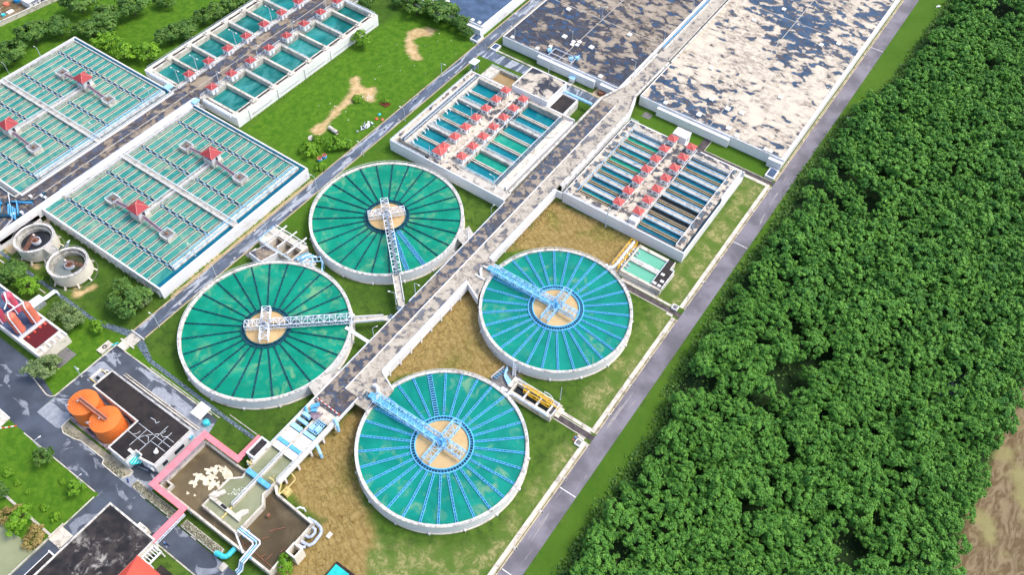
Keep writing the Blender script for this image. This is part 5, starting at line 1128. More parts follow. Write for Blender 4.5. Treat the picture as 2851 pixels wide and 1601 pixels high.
# teal roof at the bottom
t = thing('kiosk', 'teal flat roofed kiosk in tan grass at the bottom edge', 'kiosk', (-86,44,0)); MB().box(-90.0,37,-.2,-82.8,48.2,1.4).build('walls', MT['roof_black'], t); MB().box(-89.4,37,1.9,-84.0,47.2,2.1).build('roof', MT['teal_paint'], t); MB().box(-89.2,37.2,1.4,-84.4,46.9,1.9).build('frieze', MT['concrete'], t)
# ------------------------------------------------------------------ building with red vessels at the left edge
t = thing('vessel_house', 'low white building under red pressure vessels at the left edge', 'building', (-236,47,0)); Zb = 4.6
MB().prism([(-275,41.6),(-223.6,41.6),(-223.6,53.4),(-275,53.4)], -.3, Zb).build('walls', MT['cream'], t)
MB().box(-275,42.2,Zb,-235.9,52.8,Zb+.05).build('roof', MT['roof_blue'], t); MB().box(-234.9,43.0,Zb,-227.2,52.6,Zb+.06).build('membrane', MT['maroon'], t)
m = MB(); m.box(-275,41.5,Zb,-223.5,42.2,Zb+.6); m.box(-275,52.81,Zb,-223.5,53.5,Zb+.6); m.box(-235.8,42.2,Zb,-235.0,52.8,Zb+.6); m.box(-227.1,42.2,Zb,-226.4,52.8,Zb+.5); m.build('parapet', MT['white_dirty'], t)
m = MB(); m.box(-226.3,42.3,Zb,-223.6,52.7,Zb+.05); m.build('ledge', MT['concrete_pale'], t); m = MB()
for y in (44,46.5,48.6,51): m.box(-226.9,y,Zb+.02,-223.9,y+.5,Zb+.4)
m.split('rib', MT['white'], t); MB().rail([(-235.4,42.2,Zb+.6),(-235.4,52.8,Zb+.6)],.8,.12).build('handrail', MT['steel_white'], t)
for k, (x, y) in enumerate(((-234.6,47.4),(-234.9,49.8),(-234.4,44.6),(-234.7,51.8))): MB().bar((x,y,Zb+.15),(x+1.2,y+.1,Zb+.15),.8 if k % 2 else .5,.1).build('mat', MT['red_roof_bright'] if k < 4 else MT['white'], t)
vz = Zb+.05
for i, (x, y, mt, lab) in enumerate(((-238.6,44.9,'salmon','salmon red pressure vessel nearest the yard at the left edge'),(-238.2,50.9,'salmon','salmon red pressure vessel nearest the maroon roof and the grass'),(-248.0,44.0,'crimson','crimson pressure vessel cut by the left edge, nearest the yard'),(-247.4,49.8,'crimson','crimson pressure vessel at the left edge towards the trees'),(-257,47,'crimson','crimson pressure vessel farthest out at the left edge'))):
    v = thing('pressure_vessel', lab, 'tank', (x,y,vz), 'red pressure vessels'); r = 1.75
    MB().lathe([(r,0),(r,8.6),(r*.92,9.3),(r*.55,9.9),(0,10.1)], 0, 0, 28).build('shell', MT[mt], None, False).parent = v
    m = MB()
    for z in (.6, 4.3, 8.4): m.ring(0,0,r,r+.12,z,z+.2,28)
    for o in m.split('flange', MT[mt]): o.parent = v
    m = MB(); m.tube([(0,0,9.9),(0,0,10.7),(.6,-.4,10.9),(1.9,-1.0,10.5),(2.1,-1.1,9.6),(2.1,-1.1,.3)], .22, 8); o = m.build('riser_pipe', MT['steel_white']); o.parent = v
    m = MB()
    m.ring(0,0,r*.55,r*.55+.07,10.4,10.5,20)
    for k in range(6): a = k*math.pi/3; m.bar((r*.55*math.cos(a),r*.55*math.sin(a),9.7),(r*.55*math.cos(a),r*.55*math.sin(a),10.5),.07)
    o = m.build('top_rail', MT['steel_grey']); o.parent = v
m = MB(); m.path([(-239,45,15.2),(-238.4,51,15.2)],.35); m.path([(-238.6,48,15.2),(-242.5,47.5,15.6),(-247.5,50,15.2)],.3); m.path([(-242.5,47.5,15.6),(-241,45.2,15.2)],.3); tag(m.build('pipe_bridge', MT['steel_white']), 'white pipes linking the tops of the red pressure vessels', 'pipes')
t = thing('lean_to', 'pale blue roofed lean-to behind the red pressure vessels', 'lean-to', (-246.8,57,0)); MB().prism([(-249,54.4),(-245,54.2),(-244.8,59.4),(-248.7,59.2)], 2.9, 3.05).build('roof', MT['steel_white'], t); MB().box(-248.6,53.6,-.2,-245.2,58.8,2.85).build('walls', MT['steel_grey'], t)
m = MB(); m.tube([(-246.6,59.2,2.2),(-246.5,64,2.2),(-246.3,64.5,1.4),(-246.3,64.5,.2)],.35,10); m.tube([(-245.6,59.2,2.2),(-245.5,63.6,2.2),(-245.3,64.2,1.4),(-245.3,64.2,.2)],.35,10); 
for o, l in zip(m.split('white_pipe', MT['steel_white']), ('white pipe from the lean-to over the grating path, on the left edge side','white pipe from the lean-to over the grating path, on the lawn side')): tag(o, l, 'pipe')
struct('apron', MB().box(-223.4,43.5,-.2,-217.8,50.8,.06), MT['concrete_dark'])
t = thing('valve_box', 'concrete valve box with turquoise pipe on the lawn by the footbridge', 'box', (-211.6,58.6,0)); MB().box(-213.1,56.0,-.2,-210.3,61.3,.8).build('box', MT['concrete_pale'], t); MB().ring(-211.7,58.6,.5,.8,.8,1.0,14).build('hatch', MT['dark'], t); MB().tube([(-210.4,60.4,.6),(-209.4,62.8,.6)],.25,8).build('pipe', MT['turquoise'], t)
t = thing('pipe_crossing', 'concrete pipe crossing with slabs over the service road', 'crossing', (-206.5,66,0))
m = MB(); m.box(-210.2,68.9,-.1,-203.2,69.5,.5); m.box(-210.2,64.2,-.1,-203.2,64.8,.5); m.box(-208.6,61.6,-.1,-205.0,64.0,.9); m.split('beam', MT['concrete_pale'], t); m = MB(); m.box(-209.4,64.9,-.1,-204.2,68.8,.12); m.build('slab', MT['concrete'], t); m = MB(); m.box(-208.2,62,.9,-206.8,63.6,1.0); m.build('lid', MT['steel_white'], t); MB().rail([(-209.6,69.2,.5),(-203.6,69.2,.5)],.8,.12).build('rail', MT['steel_white'], t)
# ------------------------------------------------------------------ round thickeners
def thickener(cx, cy, wmat, arm, lab, half):
    t = thing('thickener', lab, 'thickener', (cx,cy,0), 'round cream thickeners'); ro, ri, zt = 7.6, 6.7, 7.0
    MB().lathe([(ro-.1,.9),(ro-.1,zt-.3)], cx, cy, 72).build('outer_wall', MT['cream'], t, True)
    MB().lathe([(ri,2.5),(ri,zt-.02)], cx, cy, 72).build('inner_wall', MT['streaked'], t, True)
    MB().lathe([(ri,zt-.3),(ri,zt),(ro+.1,zt),(ro+.1,zt-.4),(ro-.1,zt-.4)], cx, cy, 72).build('rim', MT['concrete_rim'], t)
    m = MB(); m.ring(cx,cy,ri-.9,ri-.75,3.4,zt-1.2,64); m.ring(cx,cy,ri-.75,ri-.02,3.4,zt-1.6,64); m.build('overflow_launder', MT['streaked'], t)
    MB().disc(cx,cy,ri-.02,4.2,64).build('water', MT[wmat], t)
    if half: 
        pts = [(cx+(ri-1.0)*math.cos(R(a)), cy+(ri-1.0)*math.sin(R(a))) for a in range(165,345,10)]; MB().poly(pts, 4.23).build('floating_scum', MT['scum_grey'], t)
    for k in range(10):
        a = 2*math.pi*k/10+.2; p = (cx+(ro+.2)*math.cos(a), cy+(ro+.2)*math.sin(a)); MB().bar((cx+(ro+.7)*math.cos(a),cy+(ro+.7)*math.sin(a),-.1),(cx+(ro-.4)*math.cos(a),cy+(ro-.4)*math.sin(a),1.6),.6).build('column', MT['cream'], t)
    MB().lathe([(6.2,0),(6.9,1.7)], cx, cy, 40).build('hopper', MT['concrete_dark'], t)
    MB().lathe([(1.75,3.8),(1.75,5.6),(1.6,5.6),(1.6,4.4)], cx, cy, 28).build('feed_well', MT['steel_white'], t)
    m = MB(); m.disc(cx,cy,1.6,5.0,24); m.bar((cx,cy,5),(cx,cy,6.6),.5); m.build('drive', MT['rust'], t)
    a = R(arm); m = MB(); c, s = math.cos(a), math.sin(a); 
    truss(m, (cx-1.0*c,cy-1.0*s,zt+.05), (cx+(ri+.4)*c,cy+(ri+.4)*s,zt+.05), 1.0, .9, 6, .12); b = m.build('arm', MT['rust'], t)
    MB().cbox(cx-.6*c,cy-.6*s,zt+.2,.8,.6,zt+1.0).build('motor', MT['white'], b)
    m = MB(); pts = [(cx+ro*math.cos(2*math.pi*k/40),cy+ro*math.sin(2*math.pi*k/40),zt) for k in range(41)]; m.rail(pts,1,.08,2.5,False); m.build('handrail', MT['steel_grey'], t)
    m = MB(); m.ring(cx,cy,8.6,8.8,-.1,.10,56); m.build('gutter', MT['concrete_dark'], t)
MT['streaked'] = worn('streaked_wall', (.55,.53,.48), (.16,.15,.10), .75, .5, .8, 2, (1,1,.25)); MT['scum_grey'] = worn('grey_scum', (.20,.23,.22), (.12,.13,.11), .5, .4)
MT['w_sludge'] = water('black_sludge', (.012,.014,.018), (.02,.02,.022), (.10,.09,.07), .62, .16, .3); MT['w_algae'] = water('olive_sludge_water', (.035,.04,.018), (.055,.06,.025), (.08,.09,.04), .6, .15, .2)
thickener(-269.9, 74.6, 'w_sludge', -62, 'round cream thickener with black sludge nearer the left edge', False)
thickener(-249.3, 74.3, 'w_algae', 18, 'round cream thickener with olive water and grey scum, beside the settling tank corner', True)
o = tag(MB().prism([(-263.3,76.8),(-255.6,76.2),(-255.8,73.2),(-263.4,73.0)], 6.6, 6.95).build('link_platform', MT['concrete']), 'concrete platform bridging the two round thickeners', 'platform')
m = MB(); 
for k in range(14): m.bar((-262.6+k*.35,80.6,.3+k*.48),(-262.6+k*.35,81.8,.3+k*.48),.4,.15)
m.bar((-263,80.5,.3),(-257.6,80.5,7),.15); m.bar((-263,81.9,.3),(-257.6,81.9,7),.15); tag(m.build('stair', MT['steel_white']), 'white stair climbing between the two round thickeners', 'stair')
# ------------------------------------------------------------------ end of the wet deck: machinery and white walls at the left
t = thing('inlet_house', 'white walled machinery platform at the left end of the wet deck', 'platform', (-290,75,0)); Z = 5.0
m = MB(); m.prism([(-312,40),(-281.6,40),(-281.6,66),(-281.6,84),(-312,84)], -.3, 4.2); m.build('base', MT['white_wall'], t)
MB().box(-310,42,4.2,-284.2,83.8,Z).build('deck', MT['deck_wet'], t)
for p0, p1 in (((-296,80),(-288,87)),((-288.6,92.4),(-285.0,90.6)),((-296,71),(-285,79.4)),((-300,62),(-287,70)),((-306,75),(-298,78))): MB().bar((*p0,Z+.5),(*p1,Z+.5),1.2,1.0).build('gate_channel', MT['blue_dark'], t)
m = MB()
for k in range(4): m.bar((-294+k*1.4,80,Z+1),(-289+k*1.4,76.5,Z+1),.4,.9)
m.rail([(-294,81.5,Z),(-287,86,Z)],1.4,.3,1.0); m.rail([(-293,83,Z),(-286.4,79,Z)],1.4,.3,1.0); m.build('screen', MT['blue_mid'], t)
m = MB(); m.tube([(-297.5,78.6,Z+.5),(-297.5,78.6,Z+2.2),(-296.4,77.6,Z+2.4),(-293,75,Z+1.2)],.7,12); m.split('pump', MT['blue_strong'], t)
for x, y in ((-287.6,90.8),(-285.5,91),(-291,88),(-286.2,80.4),(-287.8,78.2),(-299,74)): MB().cbox(x,y,Z,1.2,1.0,Z+1.3).build('actuator', MT['white'], t)
m = MB(); m.rail([(-300,84,Z),(-286,76,Z),(-284,70,Z)],1.1,.16); m.rail([(-304,72,Z),(-290,64,Z)],1.1,.16); m.rail([(-310,84,Z),(-296,84,Z)],1.1,.16); m.build('handrail', MT['steel_white'], t)
t = thing('dosing_house', 'white flat roofed house on the left edge above the round thickeners', 'house', (-296,66,0)); MB().box(-306,60,Z,-288.4,69.4,8.2).build('walls', MT['white'], t); MB().box(-306.4,59.6,8.2,-288,69.8,8.45).build('roof', MT['white'], t); MB().box(-306,59.55,6,-288.8,59.9,7.4).build('window_band', MT['blue_dark'], t)
struct('apron', MB().prism([(-281.4,66),(-276.5,66),(-276,83),(-279.6,86),(-281.4,86)], -.2, .2), MT['concrete_tan'])
t = thing('retaining_wall', 'long grey retaining wall below the white left end platform', 'wall', (-282,60,0)); MB().box(-312,61.95,-.2,-281.7,62.6,1.6).build('wall', MT['concrete'], t)
# ------------------------------------------------------------------ backwash basin beside the filter block by the wood
t = thing('backwash_basin', 'pair of pale green basins with white walls below the filter block by the wood', 'basin', (-68,206,0)); Z = 2.7
m = MB(); m.prism([(-77,199.4),(-59,199.8),(-58.7,211.4),(-60.6,211.4),(-60.6,215.8),(-77,215.8)], -.3, 1.3); m.build('base', MT['white_wall'], t)
m = MB(); m.box(-76.4,199.4,1.3,-58.9,200.5,Z); m.box(-76.4,206.2,1.3,-63.6,208.6,Z); m.box(-76.4,214.3,1.3,-63.6,215.8,Z); m.box(-59.3,200.5,1.3,-58.8,211.4,Z+.3); m.box(-61,211.0,1.3,-59.3,211.4,Z+.3); m.box(-61,211.4,1.3,-60.6,215.8,Z+.3); m.box(-77,199.6,1.3,-76.4,215.8,Z); m.build('wall', MT['concrete_pale'], t)
MB().sheet(-76.4,200.5,-63.6,206.2,2.1).build('water', MT['w_backwash'], t); MB().sheet(-76.4,208.6,-63.6,214.3,2.1).build('water', MT['w_backwash'], t)
MB().prism([(-63.6,200.5),(-59.3,200.5),(-59.3,211.0),(-61.0,211.0),(-61,215.8),(-63.6,215.8)], 1.3, Z+.02).build('deck', MT['roof_black'], t)
for x, y in ((-62.6,201.8),(-60.6,204.2),(-62,207.4),(-60.5,201.6)): MB().cbox(x,y,Z+.02,1.5,1.2,Z+.16).build('hatch', MT['white_dirty'], t)
MB().rail([(-63.5,200.6,Z),(-63.5,215,Z)],1,.13).rail([(-76,207.4,Z),(-64,207.4,Z)],1,.13).rail([(-76,206.3,Z),(-64,206.3,Z)],.9,.1).rail([(-58.9,200,Z+.3),(-58.9,211,Z+.3),(-60.8,211.2,Z+.3)],.9,.1).build('guard_rail', MT['steel_white'], t)
m = MB()
for y in (202.5,204,210.2,212): m.cyl(-77.4,y,.45,.6,2.6,10); m.tube([(-77.4,y,2.3),(-75.4,y,2.3),(-75.0,y,1.9)],.4,8)
m.split('pump', MT['steel_grey'], t)
t = thing('pipe_rack', 'tall yellow steel frame over white pipes beside the pale green basins', 'pipe rack', (-79.5,206,0))
m = MB(); truss(m, (-79.4,199.4,2.6), (-79.4,215,2.6), 2.8, 1.9, 6, .15, False)
for k in range(7): m.bar((-80.8,199.4+k*2.6,4.5),(-78,199.4+k*2.6,4.5),.15)
for y in (199.4,203.3,207.2,211.1,215): 
    for x in (-80.8,-78): m.bar((x,y,0),(x,y,2.6),.22)
m.build('frame', MT['yellow'], t)
MB().tube([(-79.6,215.4,2.9),(-79.6,200.5,2.9),(-80.0,198.6,2.9),(-81.6,197.8,2.7),(-82.6,198.4,2.2),(-82.8,199.4,1.6)],.6,12).build('main_pipe', MT['steel_white'], t)
for y in (202,205,208.4,211.6): MB().tube([(-79.4,y,2.9),(-78.3,y+.3,2.9),(-77.8,y+.3,2.4),(-77.6,y+.3,.6)],.36,8).build('branch_pipe', MT['steel_white'], t)
struct('apron', MB().prism([(-82.5,199),(-76.5,199),(-76.5,216),(-82.5,216)], -.2, .1), MT['concrete'])
o = tag(MB().box(-76.4,198.9,-.2,-59.2,199.3,.5).build('low_wall', MT['concrete_pale']), 'low concrete wall along the plum coloured side road by the pale green basins', 'wall')
# ------------------------------------------------------------------ sludge pit between the two blue bridge clarifiers
t = thing('sludge_pit', 'long white walled pit of dark water under a yellow frame between the blue bridge clarifiers', 'pit', (-72,131,0)); Z = 2.6
m = MB(); m.box(-81,127.7,-.3,-63.2,128.3,Z); m.box(-81,134.0,-.3,-63.2,134.6,Z); m.box(-63.7,128.3,-.3,-63.2,134,Z); m.box(-81,128.3,-.3,-80.4,134,Z)
for x in (-75.8,-70.6,-65.8): m.box(x,128.3,-.3,x+.6,134,Z-.1)
m.box(-80.4,133.0,-.3,-63.7,134,Z-.15); m.box(-80.4,128.3,-.3,-63.7,129.4,Z-.15); m.build('wall', MT['concrete_pale'], t)
MB().sheet(-80.4,129.4,-65.8,133.0,.6).build('water', MT['w_dark'], t); MB().box(-65.2,129.4,0,-63.7,133.0,1.4).build('dry_chamber', MT['concrete_dark'], t)
MB().rail([(-81,128,Z),(-63.4,128,Z),(-63.4,134.3,Z),(-81,134.3,Z)],1,.13).build('guard_rail', MT['steel_white'], t)
m = MB(); m.tube([(-79.8,128.0,2.9),(-64.8,128.0,2.9)],.4,10); m.build('header_pipe', MT['steel_white'], t)
for x in (-75.2,-70.0,-65.2): MB().tube([(x,128.2,2.9),(x,132.4,2.9),(x,132.6,1.2)],.35,10).build('branch_pipe', MT['steel_white'], t)
MB().tube([(-79.4,128.2,3.0),(-80.6,127.2,3.0),(-81.1,126.4,2.4),(-81.2,126.2,.3)],.5,10).build('inlet_pipe', MT['steel_white'], t)
m = MB(); truss(m, (-76.6,132.2,2.7), (-65.8,132.2,2.7), 2.4, 1.8, 2, .18, True); m.bar((-78,132.6,4.4),(-62.6,131.8,4.4),.32); m.build('hoist_frame', MT['yellow'], t)
MB().rail([(-70.5,135.2,Z),(-68.5,135.4,Z),(-66.4,134.6,Z)],1,.12).build('stair_rail', MT['steel_white'], t); MB().box(-70.4,134.6,-.2,-66.8,135.6,1.2).build('stair', MT['concrete'], t)
MB().cbox(-62.6,133,-.2,2.0,4.2,.15).build('apron', MT['concrete_pale'], t)
t = thing('valve_station', 'light blue pipes and valves on a dark slab between the blue bridge clarifiers', 'valves', (-86,132.6,0))
MB().prism([(-90.2,130.0),(-88.8,136.8),(-84,137.4),(-81,136.6),(-81,128.4),(-84.6,127.6)], -.2, .35).build('slab', MT['concrete_dark'], t)
for k in range(4): MB().tube([(-87.8+k*.25,137.2-k*.3,1.2),(-87.2+k*.2,135.0-k*.5,1.2),(-86.2+k*.3,134.2-k*.55,1.2),(-83.2,132.9-k*.55,1.2)],.26,8).build('pipe', MT['blue_light'], t)
m = MB()
for k in range(5): m.cyl(-89.0+k*.2,131.0+k*1.1,.22,.3,1.2,8); m.bar((-89.2+k*.2,131+k*1.1,1.0),(-88.0+k*.2,131.2+k*1.1,1.0),.2)
m.split('valve', MT['blue_mid'], t)
MB().box(-83.2,131.0,.35,-81.1,135.6,1.0).build('plinth', MT['cream'], t)
m = MB(); m.rail([(-90,130.2,.4),(-88.8,136.6,.4)],1.2,.14); m.build('handrail', MT['steel_white'], t)
m = MB()
for x in (-84.6,-83.2): m.box(x,128.6,.35,x+1.1,129.6,1.0)
m.split('cabinet', MT['white'], t)
m = MB(); m.bar((-86.2,138.6,5.1),(-84.2,135.4,.4),.15); m.bar((-85.2,139.0,5.1),(-83.2,135.8,.4),.15)
for k in range(9): a = k/9; m.bar((-86.2+2*a,138.6-3.2*a,5.1-4.7*a),(-85.2+2*a,139-3.2*a,5.1-4.7*a),.2,.1)
tag(m.build('stair', MT['steel_white']), 'white steel stair down from the blue bridge clarifier to the valves', 'stair')
# ------------------------------------------------------------------ sludge chamber between the two white bridge clarifiers
MT['streaked_tan'] = worn('streaked_tan_concrete', (.34,.29,.22), (.10,.08,.06), .7, .5, .8, 2, (1,1,.3))
t = thing('sludge_chamber', 'concrete three bay chamber under white beams between the white bridge clarifiers', 'chamber', (-191,131,0)); Z = 4.0
m = MB(); m.box(-201.2,126.2,-.3,-183.2,126.8,Z); m.box(-201.2,134.8,-.3,-183.2,135.4,Z); m.box(-183.8,126.8,-.3,-183.2,134.8,Z); m.box(-201.2,126.8,-.3,-200.6,134.8,Z); m.box(-200.6,126.8,-.3,-196.6,134.8,Z-.1)
for x in (-192.4,-188.2): m.box(x,126.8,-.3,x+.6,132.6,Z-.1)
m.box(-196.6,132.6,-.3,-183.8,134.8,Z-.1); m.build('wall', MT['concrete_pale'], t); MB().box(-196.6,126.8,-.3,-183.8,132.6,.8).build('hopper_floor', MT['streaked_tan'], t)
m = MB()
for k, x in enumerate((-196.4,-192.1,-187.9)): m.prism([(x,131.8),(x+3.6,131.8),(x+3.6,132.6),(x,132.6)], .8, 3.4)
m.split('bay_wall', MT['streaked_tan'], t)
for x in (-197.4,-192.0,-186.6): MB().bar((x,127.4,5.0),(x+.6,138.0,5.0),.45,.4).build('beam', MT['white'], t)
m = MB(); m.bar((-200.8,135.8,5),(-184,135.6,5),.25); m.bar((-200.8,132.2,5),(-184,132.2,5),.25); m.bar((-200.8,134,5.3),(-184,133.8,5.3),.15)
for x in (-200,-196,-192,-188,-184.4): m.bar((x,135.7,3.9),(x,135.7,5),.2); m.bar((x,132.2,5),(x,135.7,5),.12)
m.build('monorail', MT['white'], t); MB().rail([(-201,126.4,Z),(-184,126.4,Z)],1,.14).rail([(-201,126.4,Z),(-201,135,Z)],1,.14).build('guard_rail', MT['blue_light'], t)
t2 = thing('control_slab', 'dark stained flat roofed box beside the three bay chamber', 'box', (-194.6,122.4,0)); MB().prism([(-199.4,119.4),(-192.2,118.8),(-190.3,126.1),(-197.2,126.1)], -.3, 4.2).build('walls', MT['white_wall'], t2); MB().prism([(-199.1,119.7),(-192.4,119.1),(-190.6,125.8),(-197.0,125.8)], 4.2, 4.27).build('roof', MT['deck_wet'], t2)
m = MB(); m.path([(-192.1,118.9,4.4),(-190.3,126,4.4)],.35,.5); m.build('parapet', MT['white'], t2)
t = thing('steel_gantry', 'light blue steel gantry and pipes where the two white bridge clarifiers nearly touch', 'gantry', (-176,130.5,0))
m = MB()
for a, b in (((-181.8,128,4.8),(-175,134,4.8)),((-179.6,127,4.8),(-173,133,4.8)),((-178,133,4.8),(-174.4,128.2,4.8)),((-175,134,4.8),(-170,129.6,1.5)),((-173,133,4.8),(-170.4,128.4,1.5))): m.bar(a,b,.25)
for x, y in ((-181.8,128),(-175,134),(-173,133),(-170.2,129.4),(-176,129)): m.bar((x,y,0),(x,y,4.8),.25)
m.build('frame', MT['blue_light'], t)
m = MB(); m.prism([(-182.8,128.6),(-176,127.2),(-174.6,131),(-181,133.6)], 3.4, 3.6); m.build('platform', MT['concrete_pale'], t)
for k in range(4): MB().tube([(-182.6+k*1.1,127.6+k*.3,4.2),(-181.6+k*1.1,130.6+k*.4,4.4),(-180.8+k*1.2,133.0+k*.2,4.0),(-180.6+k*1.2,133.4,1)],.3,8).build('pipe', MT['steel_white' if k % 2 else 'blue_mid'], t)
m = MB(); m.box(-178.6,126.6,-.2,-175.4,130.8,2.8); m.split('cabinet', MT['white'], t)
struct('apron', MB().prism([(-205,119.4),(-199,119.4),(-197.6,126),(-201,126)], -.2, .08), MT['concrete_dark'])
m = MB(); m.cbox(-170,136.0,0,2.2,1.8,.7); m.cbox(-200.5,123.4,.0,2.4,1.8,.8); 
for o, l in zip(m.split('concrete_box', MT['white_dirty']), ('small concrete box in the gap under the blue steel gantry','small concrete box beside the dark stained flat box by the service road')): tag(o, l, 'box')
# boxes by the perimeter road
for x, y, lab in ((-50.8,197.6,'white lidded chamber at the road end of the side road by the pale green basins'),(-50.6,126.7,'white lidded chamber at the road end of the side road by the yellow frame pit')):
    t = thing('meter_chamber', lab, 'chamber', (x,y,0)); MB().cbox(x,y,-.2,2.4,2.4,.9).build('walls', MT['white'], t); MB().cbox(x,y,.9,1.7,1.7,.98).build('lid', MT['concrete_dark'], t)
    if y < 150: MB().cbox(x-1.9,y+.9,-.1,1.5,2.4,.25).build('pump_bay', MT['rust'], t); MB().cbox(x-1.9,y+1.1,.25,.6,.6,.8).build('pump', MT['blue_strong'], t)
MT['blockstone'] = worn('gully_concrete', (.56,.52,.46), (.2,.18,.16), .5, .6)
gy = [83.9,98.7,113,127.6,142.4,156.9,172,186.1,200.6,215.6,231.4,247.3,262.9,279,300,318,337,356,376,397,418,440]
proto = thing('road_gully', '-', 'gully', (0,0,0)); MB().box(-1.2,-.55,-.1,.1,.55,.2).build('block', MT['blockstone'], proto); MB().box(-.35,-.4,.2,.05,.4,.22).build('grate', MT['dark'], proto)
gp = Proto(proto)
for k, y in enumerate(gy):
    gp.put((-46.9,y,.05), f'gully block on the perimeter road kerb, {k+1}{"st" if k in (0,20) else "nd" if k in (1,21) else "rd" if k == 2 else "th"} up from the bottom of the photo', 'gully blocks along the perimeter road')
for k, y in enumerate((76,88,101,116,131,148,165,182,200,218,237,256,274)):
    gp.put((-204.6 if k % 2 else -208.6,y,.05), f'small gully block on the service road kerb, {ORD[k]} from the footbridge end', 'gully blocks along the service road', 0, (.7,.8,.8))
# ------------------------------------------------------------------ street lamps
def make_lamp(h, arms, arm=1.8):
    t = thing('street_lamp', '-', 'street lamp')
    MB().tube([(0,0,0),(0,0,h*.55),(0,0,h)], [.17,.14,.11], 8).build('pole', MT['lamp_grey'], t); MB().cbox(0,0,0,.5,.5,.3).build('base', MT['concrete'], t)
    for s in arms:
        MB().tube([(0,0,h-.1),(s*.5,0,h+.25),(s*arm,0,h+.35)], .08, 6).build('arm', MT['lamp_grey'], t); MB().bar((s*(arm-.1),0,h+.33),(s*(arm+.8),0,h+.30),.34,.2).build('lamp_head', MT['white'], t)
    return t
MT['lamp_grey'] = plain('lamp_post_grey', (.50,.58,.62), .4, .1)
L1, L2 = Proto(make_lamp(7.0,(1,))), Proto(make_lamp(7.0,(1,-1))); L0 = Proto(make_lamp(8.0,()))
G = 'street lamps of the plant'
def lamp(pr, x, y, z, rz, lab, s=1): pr.put((x,y,z), lab, G, R(rz), s)
for x, y, rz, lab in ((-202.7,190.6,180,'street lamp on the service road verge beside the blue drums'),(-202.5,219.3,180,'street lamp on the service road verge beside the small filter block midpoint'),(-209.0,255.3,0,'street lamp on the field side of the service road near the ridden motorcycle'),(-205,163.4,180,'street lamp at the field corner of the roadside settling tank'),(-208.6,284.5,0,'street lamp at the road junction by the grey lidded chamber'),(-204.2,105.4,180,'street lamp on the service road beside the roadside settling tank'),(-204.4,133.5,180,'street lamp on the service road beside the three bay chamber'),(-203.2,76.3,180,'street lamp on the service road by the footbridge'),(-208.6,45.8,0,'street lamp in the yard corner behind the orange tanks'),(-205.3,309.4,0,'street lamp by the brown mottled reservoir wall on the service road')):
    lamp(L1, x, y, 0, rz, lab)
for k, (x, y, rz) in enumerate(((-297.0,97.2,180),(-297.0,126.8,180),(-297.0,156.2,180))): lamp(L1, x, y, 6, rz, f'street lamp on the far settling tank deck edge, {ORD[k]} from the left')
for x, y, lab in ((-361.8,146.3,'street lamp on the tree side edge of the far settling tank'),(-372.4,133.4,'street lamp among the trees beyond the far settling tank'),(-213.4,105.3,'street lamp on the roadside settling tank wall above the opening')): lamp(L1, x, y, 6 if x != -372.4 else 0, 180, lab, .85)
for k, (x, y) in enumerate(((-297.6,172.5),(-297.6,183.7),(-297.6,208.2),(-297.6,232.3))): lamp(L2, x, y, 5.6, 180, f'street lamp on the long filter block tree side row, {ORD[k]} from the settling tanks', 1.1)
for k, (x, y) in enumerate(((-283.2,183.5),(-283.2,208.1),(-283.2,232.1),(-283.2,256.2))): lamp(L1, x, y, 5.5, 0, f'street lamp on the long filter block wet deck, {ORD[k]} from the settling tanks')
lamp(L2, -167.2, 335.1, 4.9, 30, 'two armed street lamp in the middle of the brown mottled reservoir roof')
for k, (x, y) in enumerate(((-132.0,306.8),(-132.2,336.8),(-132.4,368))): lamp(L1, x, y, 4.9, 180, f'street lamp on the brown mottled reservoir edge by the raised road, {ORD[k]} from the bend')
lamp(L1, -192.8, 293.6, 4.9, 180, 'street lamp on the corner of the brown mottled reservoir'); lamp(L1, -169.3, 309.8, 4.9, 120, 'street lamp by the white hatches on the brown mottled reservoir', .7); lamp(L1, -168.1, 287.3, 0, 90, 'street lamp on the path behind the pump house')
lamp(L1, -133.2, 141.1, 5.3, 0, 'street lamp on the raised road edge above the clarifier catwalks'); lamp(L1, -136.1, 133.2, 5.3, 200, 'street lamp between the two clarifier catwalks'); lamp(L1, -133.2, 117.0, 5.3, 60, 'street lamp on the raised road edge below the clarifier catwalks', .8); lamp(L1, -135.8, 194.3, 0, 90, 'street lamp in the grass corner by the raised road', .8)
lamp(L0, -94.3, 217.9, 0, 0, 'tall bare pole against the front wall of the filter block by the wood', 1.5); lamp(L0, -65.1, 137.5, 0, 0, 'slender pole on the lawn beside the yellow frame pit', 1.05)
lamp(L1, -174.4, 232.9, 5.5, 180, 'street lamp between the left row huts of the small filter block'); lamp(L0, -173.9, 201.9, 5.5, 0, 'tall pole at the front corner of the small filter block'); lamp(L1, -161.2, 232.0, 5.5, 0, 'street lamp between the right row huts of the small filter block', .9); lamp(L1, -141.2, 203.9, 5.5, 180, 'street lamp at the front right corner of the small filter block')
lamp(L1, -195.4, 19.6, 0, 80, 'street lamp on the lawn edge by the round tree'); lamp(L1, -175, 19.6, 0, 80, 'street lamp on the lawn edge by the bright young tree', .7)
for k, y in enumerate((311,346.2,376.6)): lamp(L1, -49.6, y, 5.2, 180, f'street lamp on the perimeter road edge of the cream reservoir, {ORD[k]} from the corner', .75)
